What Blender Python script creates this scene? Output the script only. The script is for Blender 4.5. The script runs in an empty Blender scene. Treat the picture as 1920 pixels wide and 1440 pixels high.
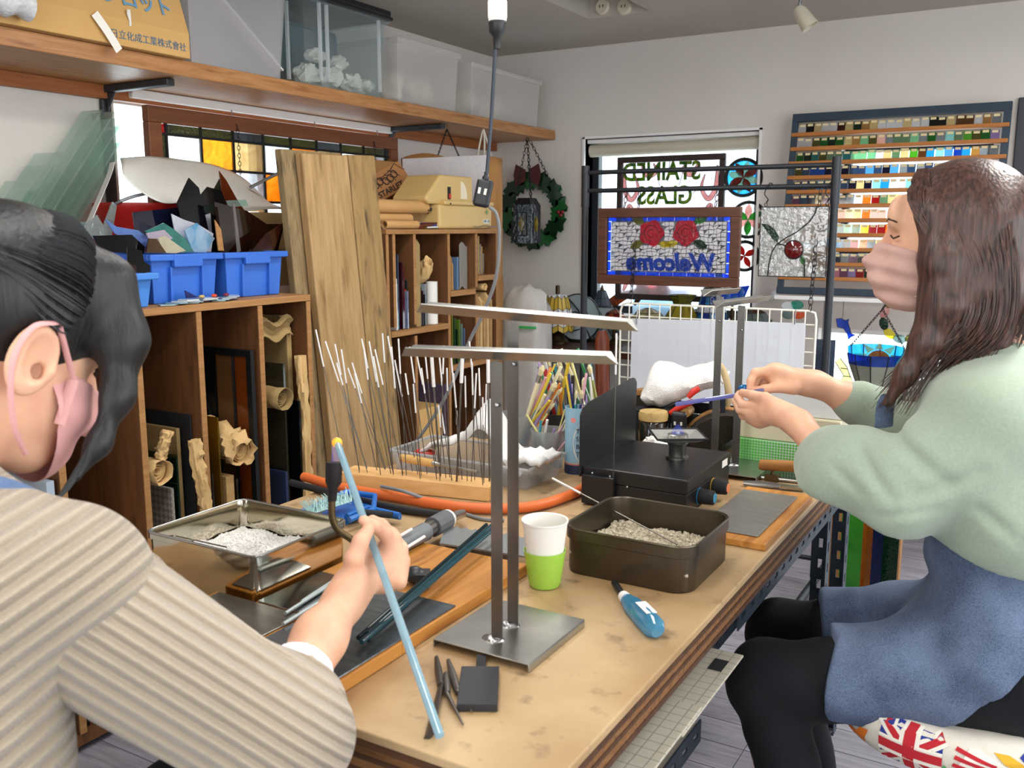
import bpy,bmesh,math,random
import numpy as np
from mathutils import Vector,Matrix,Euler,noise
SC=bpy.context.scene
COL=SC.collection
RND=random.Random(11)
# camera
CAM_F=1745.0
TILT=math.atan(293.0/CAM_F)
YAW=math.atan(1040.0/(CAM_F/math.cos(TILT)))
CAM=Vector((0,0,1.32))
cam_data=bpy.data.cameras.new('camera')
cam_data.sensor_width=36.0
cam_data.lens=36.0*CAM_F/1920.0
cam_data.clip_start=0.05
cam_data.dof.use_dof=True
cam_data.dof.focus_distance=2.3
cam_data.dof.aperture_fstop=9.0
cam=bpy.data.objects.new('camera',cam_data)
COL.objects.link(cam)
cam.location=CAM
cam.rotation_euler=(math.pi/2-TILT,0,YAW)
SC.camera=cam
# world: bright overcast sky
W=bpy.data.worlds.new('overcast_sky');SC.world=W
W.use_nodes=True
bg=W.node_tree.nodes['Background']
bg.inputs[0].default_value=(0.93,0.97,1.0,1)
bg.inputs[1].default_value=3.6
# exposure
SC.view_settings.view_transform='Standard'
SC.view_settings.look='None'
SC.view_settings.gamma=1.0
SC.view_settings.use_curve_mapping=False
SC.view_settings.exposure=0.25
SC.cycles.transparent_max_bounces=40
def area(name,loc,sx,sy,power,col=(1,1,1),rot=(0,0,0)):
 d=bpy.data.lights.new(name,'AREA');d.shape='RECTANGLE'
 d.size=sx;d.size_y=sy;d.energy=power;d.color=col
 o=bpy.data.objects.new(name,d);COL.objects.link(o)
 o.location=loc;o.rotation_euler=rot
 return o
LAMPS=[(-0.75,0.55),(-1.35,2.05),(0.55,1.0),(0.25,2.6),(-0.6,-0.9)]
LAMP_POWER=[9,12,8,30,8]
for(lx,ly),lp in zip(LAMPS,LAMP_POWER):
 area('ceiling_lamp_light',(lx,ly,2.158),0.22,1.15,lp,(1.0,0.975,0.94))
 # helpers
def at(x,y,X=None,Y=None,Z=None):
 """photo position -> the real point on a plane X=, Y= or Z= of the room"""
 h=Vector((-math.sin(YAW),math.cos(YAW),0));r=Vector((math.cos(YAW),math.sin(YAW),0));u=Vector((0,0,1))
 fw=h*math.cos(TILT)-u*math.sin(TILT);up=h*math.sin(TILT)+u*math.cos(TILT)
 d=fw+r*((x-960)/CAM_F)-up*((y-720)/CAM_F)
 if X is not None:t=X/d.x
 elif Y is not None:t=Y/d.y
 else:t=(Z-CAM.z)/d.z
 return CAM+d*t
def lin(c):
 return c/12.92 if c<=0.04045 else((c+0.055)/1.055)**2.4
def rgb(h):
 if isinstance(h,(tuple,list)):return(lin(h[0]/255),lin(h[1]/255),lin(h[2]/255),1)
 return tuple(lin(int(h[i:i+2],16)/255)for i in(0,2,4))+(1,)
MATS={}
def _new(name):
 m=bpy.data.materials.new(name);m.use_nodes=True
 nt=m.node_tree;nt.nodes.clear()
 out=nt.nodes.new('ShaderNodeOutputMaterial')
 return m,nt,out
def N(nt,t,**kw):
 n=nt.nodes.new('ShaderNode'+t)
 for k,v in kw.items():
  if k in n.inputs:n.inputs[k].default_value=v
  else:setattr(n,k,v)
 return n
def coords(nt,scale=(1,1,1),kind='Object'):
 tc=N(nt,'TexCoord');mp=N(nt,'Mapping');mp.inputs['Scale'].default_value=scale
 nt.links.new(tc.outputs[kind],mp.inputs[0])
 return mp.outputs[0]
def mat(name,col,rough=0.5,metal=0.0,col2=None,nscale=30,stretch=(1,1,1),amt=0.5,bump=0.0,bscale=None,spec=0.5,sheen=0.0,detail=4,emit=None):
 """general purpose material: two tones mixed by (stretched) noise, with fine relief"""
 if name in MATS:return MATS[name]
 m,nt,out=_new(name)
 p=N(nt,'BsdfPrincipled');p.inputs['Roughness'].default_value=rough;p.inputs['Metallic'].default_value=metal
 p.inputs['Specular IOR Level'].default_value=spec
 if sheen:p.inputs['Sheen Weight'].default_value=sheen
 c1=rgb(col)
 p.inputs['Base Color'].default_value=c1
 if col2 is not None or bump:
  co=coords(nt,stretch)
  if col2 is not None:
   nz=N(nt,'TexNoise',Scale=nscale,Detail=detail);nt.links.new(co,nz.inputs['Vector'])
   rp=N(nt,'ValToRGB');rp.color_ramp.elements[0].position=0.5-amt/2;rp.color_ramp.elements[1].position=0.5+amt/2
   rp.color_ramp.elements[0].color=c1;rp.color_ramp.elements[1].color=rgb(col2)
   nt.links.new(nz.outputs[0],rp.inputs[0]);nt.links.new(rp.outputs[0],p.inputs['Base Color'])
  if bump:
   nb=N(nt,'TexNoise',Scale=bscale or nscale,Detail=3);nt.links.new(co,nb.inputs['Vector'])
   bp=N(nt,'Bump',Strength=bump,Distance=0.004);nt.links.new(nb.outputs[0],bp.inputs['Height'])
   nt.links.new(bp.outputs[0],p.inputs['Normal'])
 if emit:
  p.inputs['Emission Color'].default_value=c1;p.inputs['Emission Strength'].default_value=emit
 nt.links.new(p.outputs[0],out.inputs[0])
 MATS[name]=m
 return m
def wood(name,c1,c2,c3=None,scale=6,stretch=(1,12,12),rough=0.55,stain=None,bump=0.15):
 """wood grain: noise stretched along one axis, plus darker stains"""
 if name in MATS:return MATS[name]
 m,nt,out=_new(name)
 p=N(nt,'BsdfPrincipled',Roughness=rough);p.inputs['Specular IOR Level'].default_value=0.35
 co=coords(nt,stretch)
 nz=N(nt,'TexNoise',Scale=scale,Detail=6,Distortion=0.6);nt.links.new(co,nz.inputs['Vector'])
 rp=N(nt,'ValToRGB');e=rp.color_ramp.elements
 e[0].position=0.3;e[0].color=rgb(c1);e[1].position=0.72;e[1].color=rgb(c2)
 nt.links.new(nz.outputs[0],rp.inputs[0])
 last=rp.outputs[0]
 if c3 is not None:
  co2=coords(nt,tuple(s*0.45 if s>1 else s for s in stretch))
  n2=N(nt,'TexNoise',Scale=(stain or scale*1.3),Detail=5);nt.links.new(co2,n2.inputs['Vector'])
  r2=N(nt,'ValToRGB');r2.color_ramp.elements[0].position=0.56;r2.color_ramp.elements[1].position=0.75
  nt.links.new(n2.outputs[0],r2.inputs[0])
  mx=N(nt,'MixRGB');mx.inputs[2].default_value=rgb(c3)
  nt.links.new(r2.outputs[0],mx.inputs[0]);nt.links.new(last,mx.inputs[1]);last=mx.outputs[0]
 nt.links.new(last,p.inputs['Base Color'])
 bp=N(nt,'Bump',Strength=bump,Distance=0.002);nt.links.new(nz.outputs[0],bp.inputs['Height'])
 nt.links.new(bp.outputs[0],p.inputs['Normal'])
 nt.links.new(p.outputs[0],out.inputs[0])
 MATS[name]=m
 return m
def glass(name,col,clear=0.6,col2=None,nscale=12,stretch=(1,1,1),gloss=0.12,rough=0.08,bump=0.0,bscale=60,amt=.5):
 """coloured sheet glass: see-through tint + light spread inside + surface shine"""
 if name in MATS:return MATS[name]
 m,nt,out=_new(name)
 co=coords(nt,stretch)
 src=None
 if col2 is not None:
  nz=N(nt,'TexNoise',Scale=nscale,Detail=3,Distortion=0.8);nt.links.new(co,nz.inputs['Vector'])
  rp=N(nt,'ValToRGB');rp.color_ramp.elements[0].color=rgb(col);rp.color_ramp.elements[1].color=rgb(col2)
  rp.color_ramp.elements[0].position=.5-amt/2;rp.color_ramp.elements[1].position=.5+amt/2
  nt.links.new(nz.outputs[0],rp.inputs[0]);src=rp.outputs[0]
 tr=N(nt,'BsdfTransparent');tl=N(nt,'BsdfTranslucent');df=N(nt,'BsdfDiffuse');gl=N(nt,'BsdfGlossy',Roughness=rough)
 for n in(tr,tl,df):
  if src:nt.links.new(src,n.inputs['Color'])
  else:n.inputs['Color'].default_value=rgb(col)
 ad=N(nt,'MixShader');ad.inputs[0].default_value=0.45
 nt.links.new(tl.outputs[0],ad.inputs[1]);nt.links.new(df.outputs[0],ad.inputs[2])
 m1=N(nt,'MixShader');m1.inputs[0].default_value=clear
 nt.links.new(ad.outputs[0],m1.inputs[1]);nt.links.new(tr.outputs[0],m1.inputs[2])
 lw=N(nt,'LayerWeight',Blend=0.5);pw=N(nt,'Math',operation='POWER');pw.inputs[1].default_value=4.0;nt.links.new(lw.outputs['Facing'],pw.inputs[0])
 mm=N(nt,'Math',operation='MULTIPLY_ADD');mm.inputs[1].default_value=0.45;mm.inputs[2].default_value=gloss*0.5
 nt.links.new(pw.outputs[0],mm.inputs[0])
 m2=N(nt,'MixShader');nt.links.new(mm.outputs[0],m2.inputs[0])
 nt.links.new(m1.outputs[0],m2.inputs[1]);nt.links.new(gl.outputs[0],m2.inputs[2])
 if bump:
  nb=N(nt,'TexNoise',Scale=bscale,Detail=2);nt.links.new(co,nb.inputs['Vector'])
  bp=N(nt,'Bump',Strength=bump,Distance=0.004);nt.links.new(nb.outputs[0],bp.inputs['Height'])
  nt.links.new(bp.outputs[0],gl.inputs['Normal']);nt.links.new(bp.outputs[0],df.inputs['Normal'])
 nt.links.new(m2.outputs[0],out.inputs[0])
 MATS[name]=m
 return m
class MB:
 """collects shapes; build() links them as ONE mesh object"""
 def __init__(s):s.v=[];s.f=[]
 def add(s,vs,fs,M=None):
  b=len(s.v)
  s.v+=[tuple(M@Vector(p))for p in vs]if M is not None else[tuple(p)for p in vs]
  s.f+=[tuple(i+b for i in f)for f in fs]
  return s
 def box(s,x0,x1,y0,y1,z0,z1,M=None):
  vs=[(x0,y0,z0),(x1,y0,z0),(x1,y1,z0),(x0,y1,z0),(x0,y0,z1),(x1,y0,z1),(x1,y1,z1),(x0,y1,z1)]
  return s.add(vs,[(3,2,1,0),(4,5,6,7),(0,1,5,4),(1,2,6,5),(2,3,7,6),(3,0,4,7)],M)
 def cbox(s,c,d,M=None):
  return s.box(c[0]-d[0]/2,c[0]+d[0]/2,c[1]-d[1]/2,c[1]+d[1]/2,c[2]-d[2]/2,c[2]+d[2]/2,M)
 def tube(s,pts,r,n=8,closed=False,M=None,flat=1.0):
  pts=[Vector(p)for p in pts];k=len(pts)
  rs=r if isinstance(r,(list,tuple))else[r]*k
  tang=[]
  for i in range(k):
   a=pts[i-1]if(i or closed)else pts[i];b=pts[(i+1)%k]if(i<k-1 or closed)else pts[i]
   t=(b-a);tang.append(t.normalized()if t.length>1e-9 else Vector((0,0,1)))
  u=tang[0].orthogonal().normalized();vs=[];fs=[]
  for i in range(k):
   t=tang[i];u=(u-t*u.dot(t))
   u=u.normalized()if u.length>1e-6 else t.orthogonal().normalized()
   w=t.cross(u)
   for j in range(n):
    a=2*math.pi*j/n
    vs.append(pts[i]+(u*math.cos(a)+w*math.sin(a)*flat)*rs[i])
  for i in range(k if closed else k-1):
   q=(i+1)%k
   for j in range(n):
    fs.append((i*n+j,i*n+(j+1)%n,q*n+(j+1)%n,q*n+j))
  if not closed:
   fs.append(tuple(range(n-1,-1,-1)));fs.append(tuple((k-1)*n+j for j in range(n)))
  return s.add(vs,fs,M)
 def lathe(s,prof,n=24,M=None,c=(0,0,0)):
  """prof: (radius, z) pairs from bottom to top; radius 0 closes"""
  vs=[];fs=[];rows=[]
  for r,z in prof:
   if r<1e-6:rows.append([len(vs)]);vs.append((c[0],c[1],c[2]+z))
   else:
    rows.append(list(range(len(vs),len(vs)+n)))
    vs+=[(c[0]+r*math.cos(2*math.pi*j/n),c[1]+r*math.sin(2*math.pi*j/n),c[2]+z)for j in range(n)]
  for a,b in zip(rows,rows[1:]):
   for j in range(n):
    q=(j+1)%n
    if len(a)==1 and len(b)==1:continue
    if len(a)==1:fs.append((a[0],b[q],b[j]))
    elif len(b)==1:fs.append((a[j],a[q],b[0]))
    else:fs.append((a[j],a[q],b[q],b[j]))
  return s.add(vs,fs,M)
 def prism(s,poly,t,M=None,z0=0.0):
  n=len(poly)
  ar=sum(poly[i][0]*poly[(i+1)%n][1]-poly[(i+1)%n][0]*poly[i][1]for i in range(n))
  if ar<0:poly=poly[::-1]
  vs=[(p[0],p[1],z0)for p in poly]+[(p[0],p[1],z0+t)for p in poly]
  fs=[tuple(range(n-1,-1,-1)),tuple(range(n,2*n))]+[(i,(i+1)%n,n+(i+1)%n,n+i)for i in range(n)]
  return s.add(vs,fs,M)
 def grid(s,fn,nu,nv,M=None,t=0.0):
  vs=[fn(i/nu,j/nv)for i in range(nu+1)for j in range(nv+1)]
  fs=[(i*(nv+1)+j,(i+1)*(nv+1)+j,(i+1)*(nv+1)+j+1,i*(nv+1)+j+1)for i in range(nu)for j in range(nv)]
  return s.add(vs,fs,M)
 def ball(s,c,r,n=12,M=None,sc=(1,1,1)):
  pr=[(r*math.sin(math.pi*i/n),-r*math.cos(math.pi*i/n))for i in range(n+1)]
  pr[0]=(0,-r);pr[-1]=(0,r)
  b=MB();b.lathe(pr,n*2)
  return s.add([(p[0]*sc[0]+c[0],p[1]*sc[1]+c[1],p[2]*sc[2]+c[2])for p in b.v],b.f,M)
 def build(s,name,m,parent=None,smooth=None,bevel=0.0,solid=0.0,world=False,sub=0,kind=None,seg=2):
  me=bpy.data.meshes.new(name)
  vs=[Vector(p)for p in s.v]
  o=bpy.data.objects.new(name,me)
  if parent is None:
   xs=[p.x for p in vs];ys=[p.y for p in vs];zs=[p.z for p in vs]
   o.location=((min(xs)+max(xs))/2,(min(ys)+max(ys))/2,min(zs))
   vs=[p-o.location for p in vs]
  else:
   o.parent=parent
   if world:
    r=parent
    Mi=parent.matrix_basis.inverted()if parent.parent is None else(parent.parent.matrix_basis@parent.matrix_basis).inverted()
    vs=[Mi@p for p in vs]
  me.from_pydata([tuple(p)for p in vs],[],s.f)
  me.validate();me.update()
  if smooth is not None:
   me.shade_smooth();me.set_sharp_from_angle(angle=math.radians(smooth))
  if isinstance(m,(list,tuple)):
   for q in m:me.materials.append(q)
  elif m is not None:me.materials.append(m)
  COL.objects.link(o)
  if solid:
   md=o.modifiers.new('solid','SOLIDIFY');md.thickness=solid;md.offset=0
  if sub:
   md=o.modifiers.new('sub','SUBSURF');md.levels=sub;md.render_levels=sub
  if bevel:
   md=o.modifiers.new('bevel','BEVEL');md.width=bevel;md.segments=seg;md.limit_method='ANGLE';md.angle_limit=math.radians(40)
  if kind:o['kind']=kind
  return o
def tag(o,label,cat,group=None):
 o['label']=label;o['category']=cat
 if group:o['group']=group
 return o
def thing(name,label,cat,loc=(0,0,0),rz=0.0,group=None):
 o=bpy.data.objects.new(name,None);COL.objects.link(o)
 o.empty_display_size=0.05
 o.location=loc;o.rotation_euler=(0,0,rz)
 bpy.context.view_layer.update()if False else None
 o.matrix_basis=Matrix.Translation(Vector(loc))@Matrix.Rotation(rz,4,'Z')
 return tag(o,label,cat,group)
def struct(o):
 o['kind']='structure';return o
def clone(o,parent=None):
 c=o.copy();COL.objects.link(c);c.parent=parent
 for ch in[q for q in o.children]:clone(ch,c)
 return c
def TR(x,y,z,rz=0,rx=0,ry=0):
 return Matrix.Translation((x,y,z))@Euler((rx,ry,rz),'XYZ').to_matrix().to_4x4()
def basis(o,ex,ey,ez=None):
 """matrix with the given axes at o"""
 ex=Vector(ex).normalized();ey=Vector(ey);ey=(ey-ex*ey.dot(ex)).normalized();e3=ex.cross(ey)
 M=Matrix(((ex.x,ey.x,e3.x,o[0]),(ex.y,ey.y,e3.y,o[1]),(ex.z,ey.z,e3.z,o[2]),(0,0,0,1)))
 return M
def spline(pts,n=8):
 """Catmull-Rom through the points"""
 P=[Vector(p)for p in pts];P=[P[0]*2-P[1]]+P+[P[-1]*2-P[-2]];out=[]
 for i in range(1,len(P)-2):
  a,b,c,d=P[i-1:i+3]
  for k in range(n):
   t=k/n
   out.append(0.5*((2*b)+(c-a)*t+(2*a-5*b+4*c-d)*t*t+(3*b-a-3*c+d)*t**3))
 out.append(P[-2]);return out
def text_mesh(body,size,M,name,m,parent,depth=0.0006,world=False,bold=0.0,align='LEFT',shear=0.0):
 """flat lettering as a thin mesh part"""
 cu=bpy.data.curves.new('t','FONT');cu.body=body;cu.size=size;cu.extrude=depth;cu.offset=bold
 cu.align_x=align;cu.resolution_u=3;cu.shear=shear
 ob=bpy.data.objects.new('t',cu);COL.objects.link(ob)
 dg=bpy.context.evaluated_depsgraph_get();dg.update()
 me=bpy.data.meshes.new_from_object(ob.evaluated_get(dg))
 bpy.data.objects.remove(ob);bpy.data.curves.remove(cu)
 b=MB();b.add([v.co for v in me.vertices],[tuple(p.vertices)for p in me.polygons],M)
 bpy.data.meshes.remove(me)
 return b.build(name,m,parent,world=world)
def chain(mb,a,b,sag=0.0,link=0.018,r=0.0012):
 """links of wire between two points"""
 a=Vector(a);b=Vector(b);L=(b-a).length;n=max(2,int(L/(link*0.72)))
 d=(b-a).normalized();u=d.orthogonal().normalized();w=d.cross(u)
 for i in range(n):
  t=(i+.5)/n;c=a.lerp(b,t)+Vector((0,0,-sag*4*t*(1-t)))
  s=u if i%2 else w
  mb.tube([c+d*(math.cos(q)*link/2)+s*(math.sin(q)*link*.27)for q in[2*math.pi*j/8 for j in range(8)]],r,4,closed=True)
 return mb
def nz(p,s=1.0):
 return noise.noise(Vector(p)*s)
 # soft solid modelling for bodies and cloth
class SDF:
 def __init__(s,lo,hi,h):
  s.h=h;s.lo=np.array(lo,float)
  s.n=np.ceil((np.array(hi,float)-s.lo)/h).astype(int)+1
  s.D=np.full(s.n,0.08,np.float32)
  s.ax=[(s.lo[i]+h*np.arange(s.n[i])).astype(np.float32)for i in range(3)]
 def sub(s,lo,hi):
  a=np.clip(np.floor((np.array(lo)-s.lo)/s.h).astype(int),0,s.n);b=np.clip(np.ceil((np.array(hi)-s.lo)/s.h).astype(int)+1,0,s.n)
  sl=tuple(slice(a[i],b[i])for i in range(3))
  return sl,s.ax[0][sl[0]][:,None,None],s.ax[1][sl[1]][None,:,None],s.ax[2][sl[2]][None,None,:]
 def put(s,sl,d,k):
  A=s.D[sl]
  if A.size==0:return
  d=d.astype(np.float32)
  if k<=0:s.D[sl]=np.minimum(A,d)
  else:
   hh=np.maximum(k-np.abs(A-d),0)/k
   s.D[sl]=np.minimum(A,d)-hh*hh*k*0.25
 def carve(s,sl,d,k):
  A=s.D[sl];d=-d.astype(np.float32)
  hh=np.maximum(k-np.abs(A-d),0)/k if k>0 else 0
  s.D[sl]=np.maximum(A,d)+(hh*hh*k*0.25 if k>0 else 0)
 def cone(s,a,b,ra,rb,k=0.01,side=None,ea=1.0,eb=1.0,carve=False):
  """tapered limb from a to b; side/ea/eb: wider across the side axis by that factor"""
  a=np.array(a,float);b=np.array(b,float);m=max(ra*max(ea,1),rb*max(eb,1))+k+2*s.h+0.004
  sl,X,Y,Z=s.sub(np.minimum(a,b)-m,np.maximum(a,b)+m)
  ba=b-a;L2=max(float(ba@ba),1e-12)
  t=np.clip(((X-a[0])*ba[0]+(Y-a[1])*ba[1]+(Z-a[2])*ba[2])/L2,0,1)
  qx=X-a[0]-t*ba[0];qy=Y-a[1]-t*ba[1];qz=Z-a[2]-t*ba[2]
  l2=qx*qx+qy*qy+qz*qz;r=ra+(rb-ra)*t
  if side is None:d=np.sqrt(l2)-r
  else:
   sd=np.array(side,float);sd/=np.linalg.norm(sd);e=ea+(eb-ea)*t
   c=qx*sd[0]+qy*sd[1]+qz*sd[2]
   rho=np.sqrt(np.maximum(l2-c*c,0)+(c/e)**2)/r;l=np.sqrt(l2)
   d=np.where(rho>1e-4,l*(1-1/np.maximum(rho,1e-4)),-r)
  (s.carve if carve else s.put)(sl,d,k)
  return s
 def chain(s,pts,k=0.01,side=None):
  """pts: (point, radius[, ellipse]) in a row"""
  for p,q in zip(pts,pts[1:]):
   s.cone(p[0],q[0],p[1],q[1],k,side,p[2]if len(p)>2 else 1.0,q[2]if len(q)>2 else 1.0)
  return s
 def ell(s,c,r,k=0.01,M=None,carve=False):
  c=np.array(c,float);r=np.array(r,float);m=r.max()+k+2*s.h+0.004
  sl,X,Y,Z=s.sub(c-m,c+m)
  x=X-c[0];y=Y-c[1];z=Z-c[2]
  if M is not None:
   M=np.array(M,float)
   x,y,z=(M[0,0]*x+M[0,1]*y+M[0,2]*z,M[1,0]*x+M[1,1]*y+M[1,2]*z,M[2,0]*x+M[2,1]*y+M[2,2]*z)
  k0=np.sqrt((x/r[0])**2+(y/r[1])**2+(z/r[2])**2);k1=np.sqrt((x/r[0]**2)**2+(y/r[1]**2)**2+(z/r[2]**2)**2)
  d=k0*(k0-1)/np.maximum(k1,1e-6)
  (s.carve if carve else s.put)(sl,d,k)
  return s
 def plane_cut(s,p,nrm):
  """removes everything on the side the normal points to"""
  p=np.array(p,float);nn=np.array(nrm,float);nn/=np.linalg.norm(nn)
  X,Y,Z=s.ax[0][:,None,None],s.ax[1][None,:,None],s.ax[2][None,None,:]
  s.D=np.maximum(s.D,((X-p[0])*nn[0]+(Y-p[1])*nn[1]+(Z-p[2])*nn[2]).astype(np.float32))
  return s
 def field(s,fn):
  X,Y,Z=s.ax[0][:,None,None],s.ax[1][None,:,None],s.ax[2][None,None,:]
  s.D=fn(s.D,X,Y,Z).astype(np.float32);return s
 def mesh(s):
  D=s.D;n=s.n;ins=D<0
  c=ins[:-1,:-1,:-1].astype(np.int8)
  for dx in(0,1):
   for dy in(0,1):
    for dz in(0,1):
     if dx+dy+dz:c=c+ins[dx:n[0]-1+dx,dy:n[1]-1+dy,dz:n[2]-1+dz]
  act=np.argwhere((c>0)&(c<8))
  idx=-np.ones(n-1,np.int64);idx[act[:,0],act[:,1],act[:,2]]=np.arange(len(act))
  acc=np.zeros((len(act),3));cnt=np.zeros(len(act))
  cor=[(i&1,(i>>1)&1,i>>2)for i in range(8)]
  val=[D[act[:,0]+q[0],act[:,1]+q[1],act[:,2]+q[2]]for q in cor]
  for i in range(8):
   for bit in(1,2,4):
    if i&bit:continue
    j=i|bit;m=(val[i]<0)!=(val[j]<0)
    t=val[i][m]/(val[i][m]-val[j][m])
    p=np.array(cor[i],float)[None,:]+t[:,None]*(np.array(cor[j])-np.array(cor[i]))[None,:]
    acc[m]+=p;cnt[m]+=1
  V=s.lo+s.h*(act+acc/cnt[:,None])
  F=[]
  for a in range(3):
   u,w=(a+1)%3,(a+2)%3
   sl0=[slice(1,n[i]-1)for i in range(3)];sl1=list(sl0)
   sl0[a]=slice(0,n[a]-1);sl1[a]=slice(1,n[a])
   A=ins[tuple(sl0)];B=ins[tuple(sl1)]
   e=np.argwhere(A!=B)
   if not len(e):continue
   flip=A[e[:,0],e[:,1],e[:,2]]
   e=e.copy()
   for i in(u,w):e[:,i]+=1
   du=np.zeros(3,int);du[u]=1;dw=np.zeros(3,int);dw[w]=1
   def g(q):return idx[q[:,0],q[:,1],q[:,2]]
   q=np.stack([g(e-du-dw),g(e-dw),g(e),g(e-du)],1)
   q[~flip]=q[~flip][:,::-1]
   F.append(q)
  F=np.concatenate(F)
  return V,F[(F>=0).all(1)]
def smooth_np(V,F,it=2,lam=0.5):
 E=np.concatenate([F[:,[0,1]],F[:,[1,2]],F[:,[2,3]],F[:,[3,0]]])
 deg=np.bincount(E.ravel(),minlength=len(V)).astype(float)[:,None]
 for _ in range(it):
  S=np.zeros_like(V)
  for k in range(3):
   S[:,k]=np.bincount(E[:,0],V[E[:,1],k],len(V))+np.bincount(E[:,1],V[E[:,0],k],len(V))
  V=V+lam*(S/np.maximum(deg,1)-V)
 return V
def np_object(name,V,F,m,parent=None,world=True,smooth=True):
 me=bpy.data.meshes.new(name);o=bpy.data.objects.new(name,me)
 V=np.array(V,float)
 if parent is None:
  loc=np.array([(V[:,0].min()+V[:,0].max())/2,(V[:,1].min()+V[:,1].max())/2,V[:,2].min()])
  o.location=loc;V=V-loc
 else:
  o.parent=parent
  if world:
   Mi=np.array((parent.matrix_basis if parent.parent is None else parent.parent.matrix_basis@parent.matrix_basis).inverted())
   V=V@Mi[:3,:3].T+Mi[:3,3]
 me.vertices.add(len(V));me.vertices.foreach_set('co',V.astype(np.float32).ravel())
 k=F.shape[1]
 me.loops.add(F.size);me.loops.foreach_set('vertex_index',F.astype(np.int32).ravel())
 me.polygons.add(len(F));me.polygons.foreach_set('loop_start',np.arange(0,F.size,k,dtype=np.int32))
 me.update(calc_edges=True);me.validate()
 if smooth:me.shade_smooth()
 me.materials.append(m);COL.objects.link(o)
 return o
def merge(*vf):
 Vs,Fs,b=[],[],0
 for V,F in vf:
  Vs.append(V);Fs.append(F+b);b+=len(V)
 return np.concatenate(Vs),np.concatenate(Fs)
 # room shell
XW,YB,ZC=-2.83,4.60,2.255
XR,YN=1.65,-1.9
ZT=0.76
m_wall=mat('wall_paint','d9d4cf',0.85,col2='d3cdc7',nscale=3,bump=0.08,bscale=420)
m_ceil=mat('ceiling_paint','b9b2aa',0.9,col2='b2aba2',nscale=2)
m_white=mat('white_paint','ecebea',0.5)
m_dark=mat('dark_frame','1d232b',0.45)
m_navy=mat('navy_paint','1f3140',0.5,col2='263b4c',nscale=9)
m_plank=wood('floor_wood','7d7a83','9a97a0','6a6570',scale=5,stretch=(1,14,14),rough=0.35)
m_gap=mat('floor_gap','3a3335',0.8)
m_cav=mat('window_glass_tint','e8f2f5',0.1)
m_pane=glass('window_pane','f4fafc',clear=0.97,gloss=0.02)
def wall_with_holes(name,axis,pos,thick,u0,u1,z0,z1,holes,m):
 """a wall in the plane x=pos or y=pos with rectangular openings (u0,u1,z0,z1)"""
 b=MB()
 us=sorted({u0,u1}|{h[0]for h in holes}|{h[1]for h in holes});zs=sorted({z0,z1}|{h[2]for h in holes}|{h[3]for h in holes})
 for ua,ub in zip(us,us[1:]):
  run=None
  for za,zb in zip(zs,zs[1:]):
   uc,zc=(ua+ub)/2,(za+zb)/2
   if any(h[0]<uc<h[1]and h[2]<zc<h[3]for h in holes):continue
   if axis=='x':b.box(min(pos,pos+thick),max(pos,pos+thick),ua,ub,za,zb)
   else:b.box(ua,ub,min(pos,pos+thick),max(pos,pos+thick),za,zb)
 return struct(b.build(name,m))
WIN_L=(2.14,3.66,1.05,1.795)
WIN_B=(-2.249,-1.315,0.86,1.785)
WIN_R=(-0.93,-0.30,1.19,1.70)
WIN_S=(-0.99,0.35,0.30,0.845)
DOOR=(-0.22,0.75,0.0,1.86)
wall_with_holes('wall_left','x',XW,-0.16,YN,YB+0.16,0,ZC,[WIN_L],m_wall)
wall_with_holes('wall_back','y',YB,0.16,XW,XR,0,ZC,[WIN_B,WIN_R,(WIN_S[0],-0.22,WIN_S[2],WIN_S[3]),DOOR],m_wall)
wall_with_holes('wall_right','x',XR,0.16,YN,YB+0.16,0,ZC,[(-1.2,3.6,0.75,1.95)],m_wall)
wall_with_holes('wall_rear','y',YN,-0.16,XW-0.16,XR+0.16,0,ZC,[(-2.2,1.2,0.8,1.95)],m_wall)
hc=at(1105,36,Z=ZC);hd=at(1218,20,Z=ZC)
HX0,HX1,HY1=hc.x,hd.x,hc.y;HY0=HY1-0.75
b=MB();b.box(XW-.16,HX0,YN-.16,YB+.16,ZC,ZC+.03).box(HX1,XR+.16,YN-.16,YB+.16,ZC,ZC+.03)
b.box(HX0,HX1,YN-.16,HY0,ZC,ZC+.03).box(HX0,HX1,HY1,YB+.16,ZC,ZC+.03)
b.box(HX0-.02,HX0,HY0,HY1,ZC+.03,ZC+.2).box(HX1,HX1+.02,HY0,HY1,ZC+.03,ZC+.2).box(HX0,HX1,HY1,HY1+.02,ZC+.03,ZC+.2).box(HX0,HX1,HY0-.02,HY0,ZC+.03,ZC+.2)
b.box(HX0-.02,HX1+.02,HY0-.02,HY1+.02,ZC+.2,ZC+.22)
ceil=struct(b.build('ceiling',m_ceil))
m_cream=mat('cream_plastic','cfc6b2',0.4)
m_slot=mat('black_slot','14120f',0.7)
for px in(1131,1172):
 p=at(px,13,Y=HY1)
 t=thing('ceiling_socket','round cream wall socket inside the ceiling well','socket',(p.x,HY1,p.z),group='sockets in the ceiling well')
 q=MB();q.lathe([(0,0),(.036,0),(.036,.012),(.028,.02),(0,.02)],20,Matrix.Rotation(math.pi/2,4,'X'));q.build('socket_body',m_cream,t,smooth=40)
 q=MB();q.cbox((-.008,-.021,0),(.003,.004,.01)).cbox((.008,-.021,0),(.003,.004,.01));q.build('slot',m_slot,t)
fl=MB();fl.box(XW-0.16,XR+0.16,YN-0.16,YB+0.16,-0.08,-0.012);floor=struct(fl.build('floor',m_gap))
y=YN-0.16;i=0;bw=0.115;rest=MB()
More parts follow.
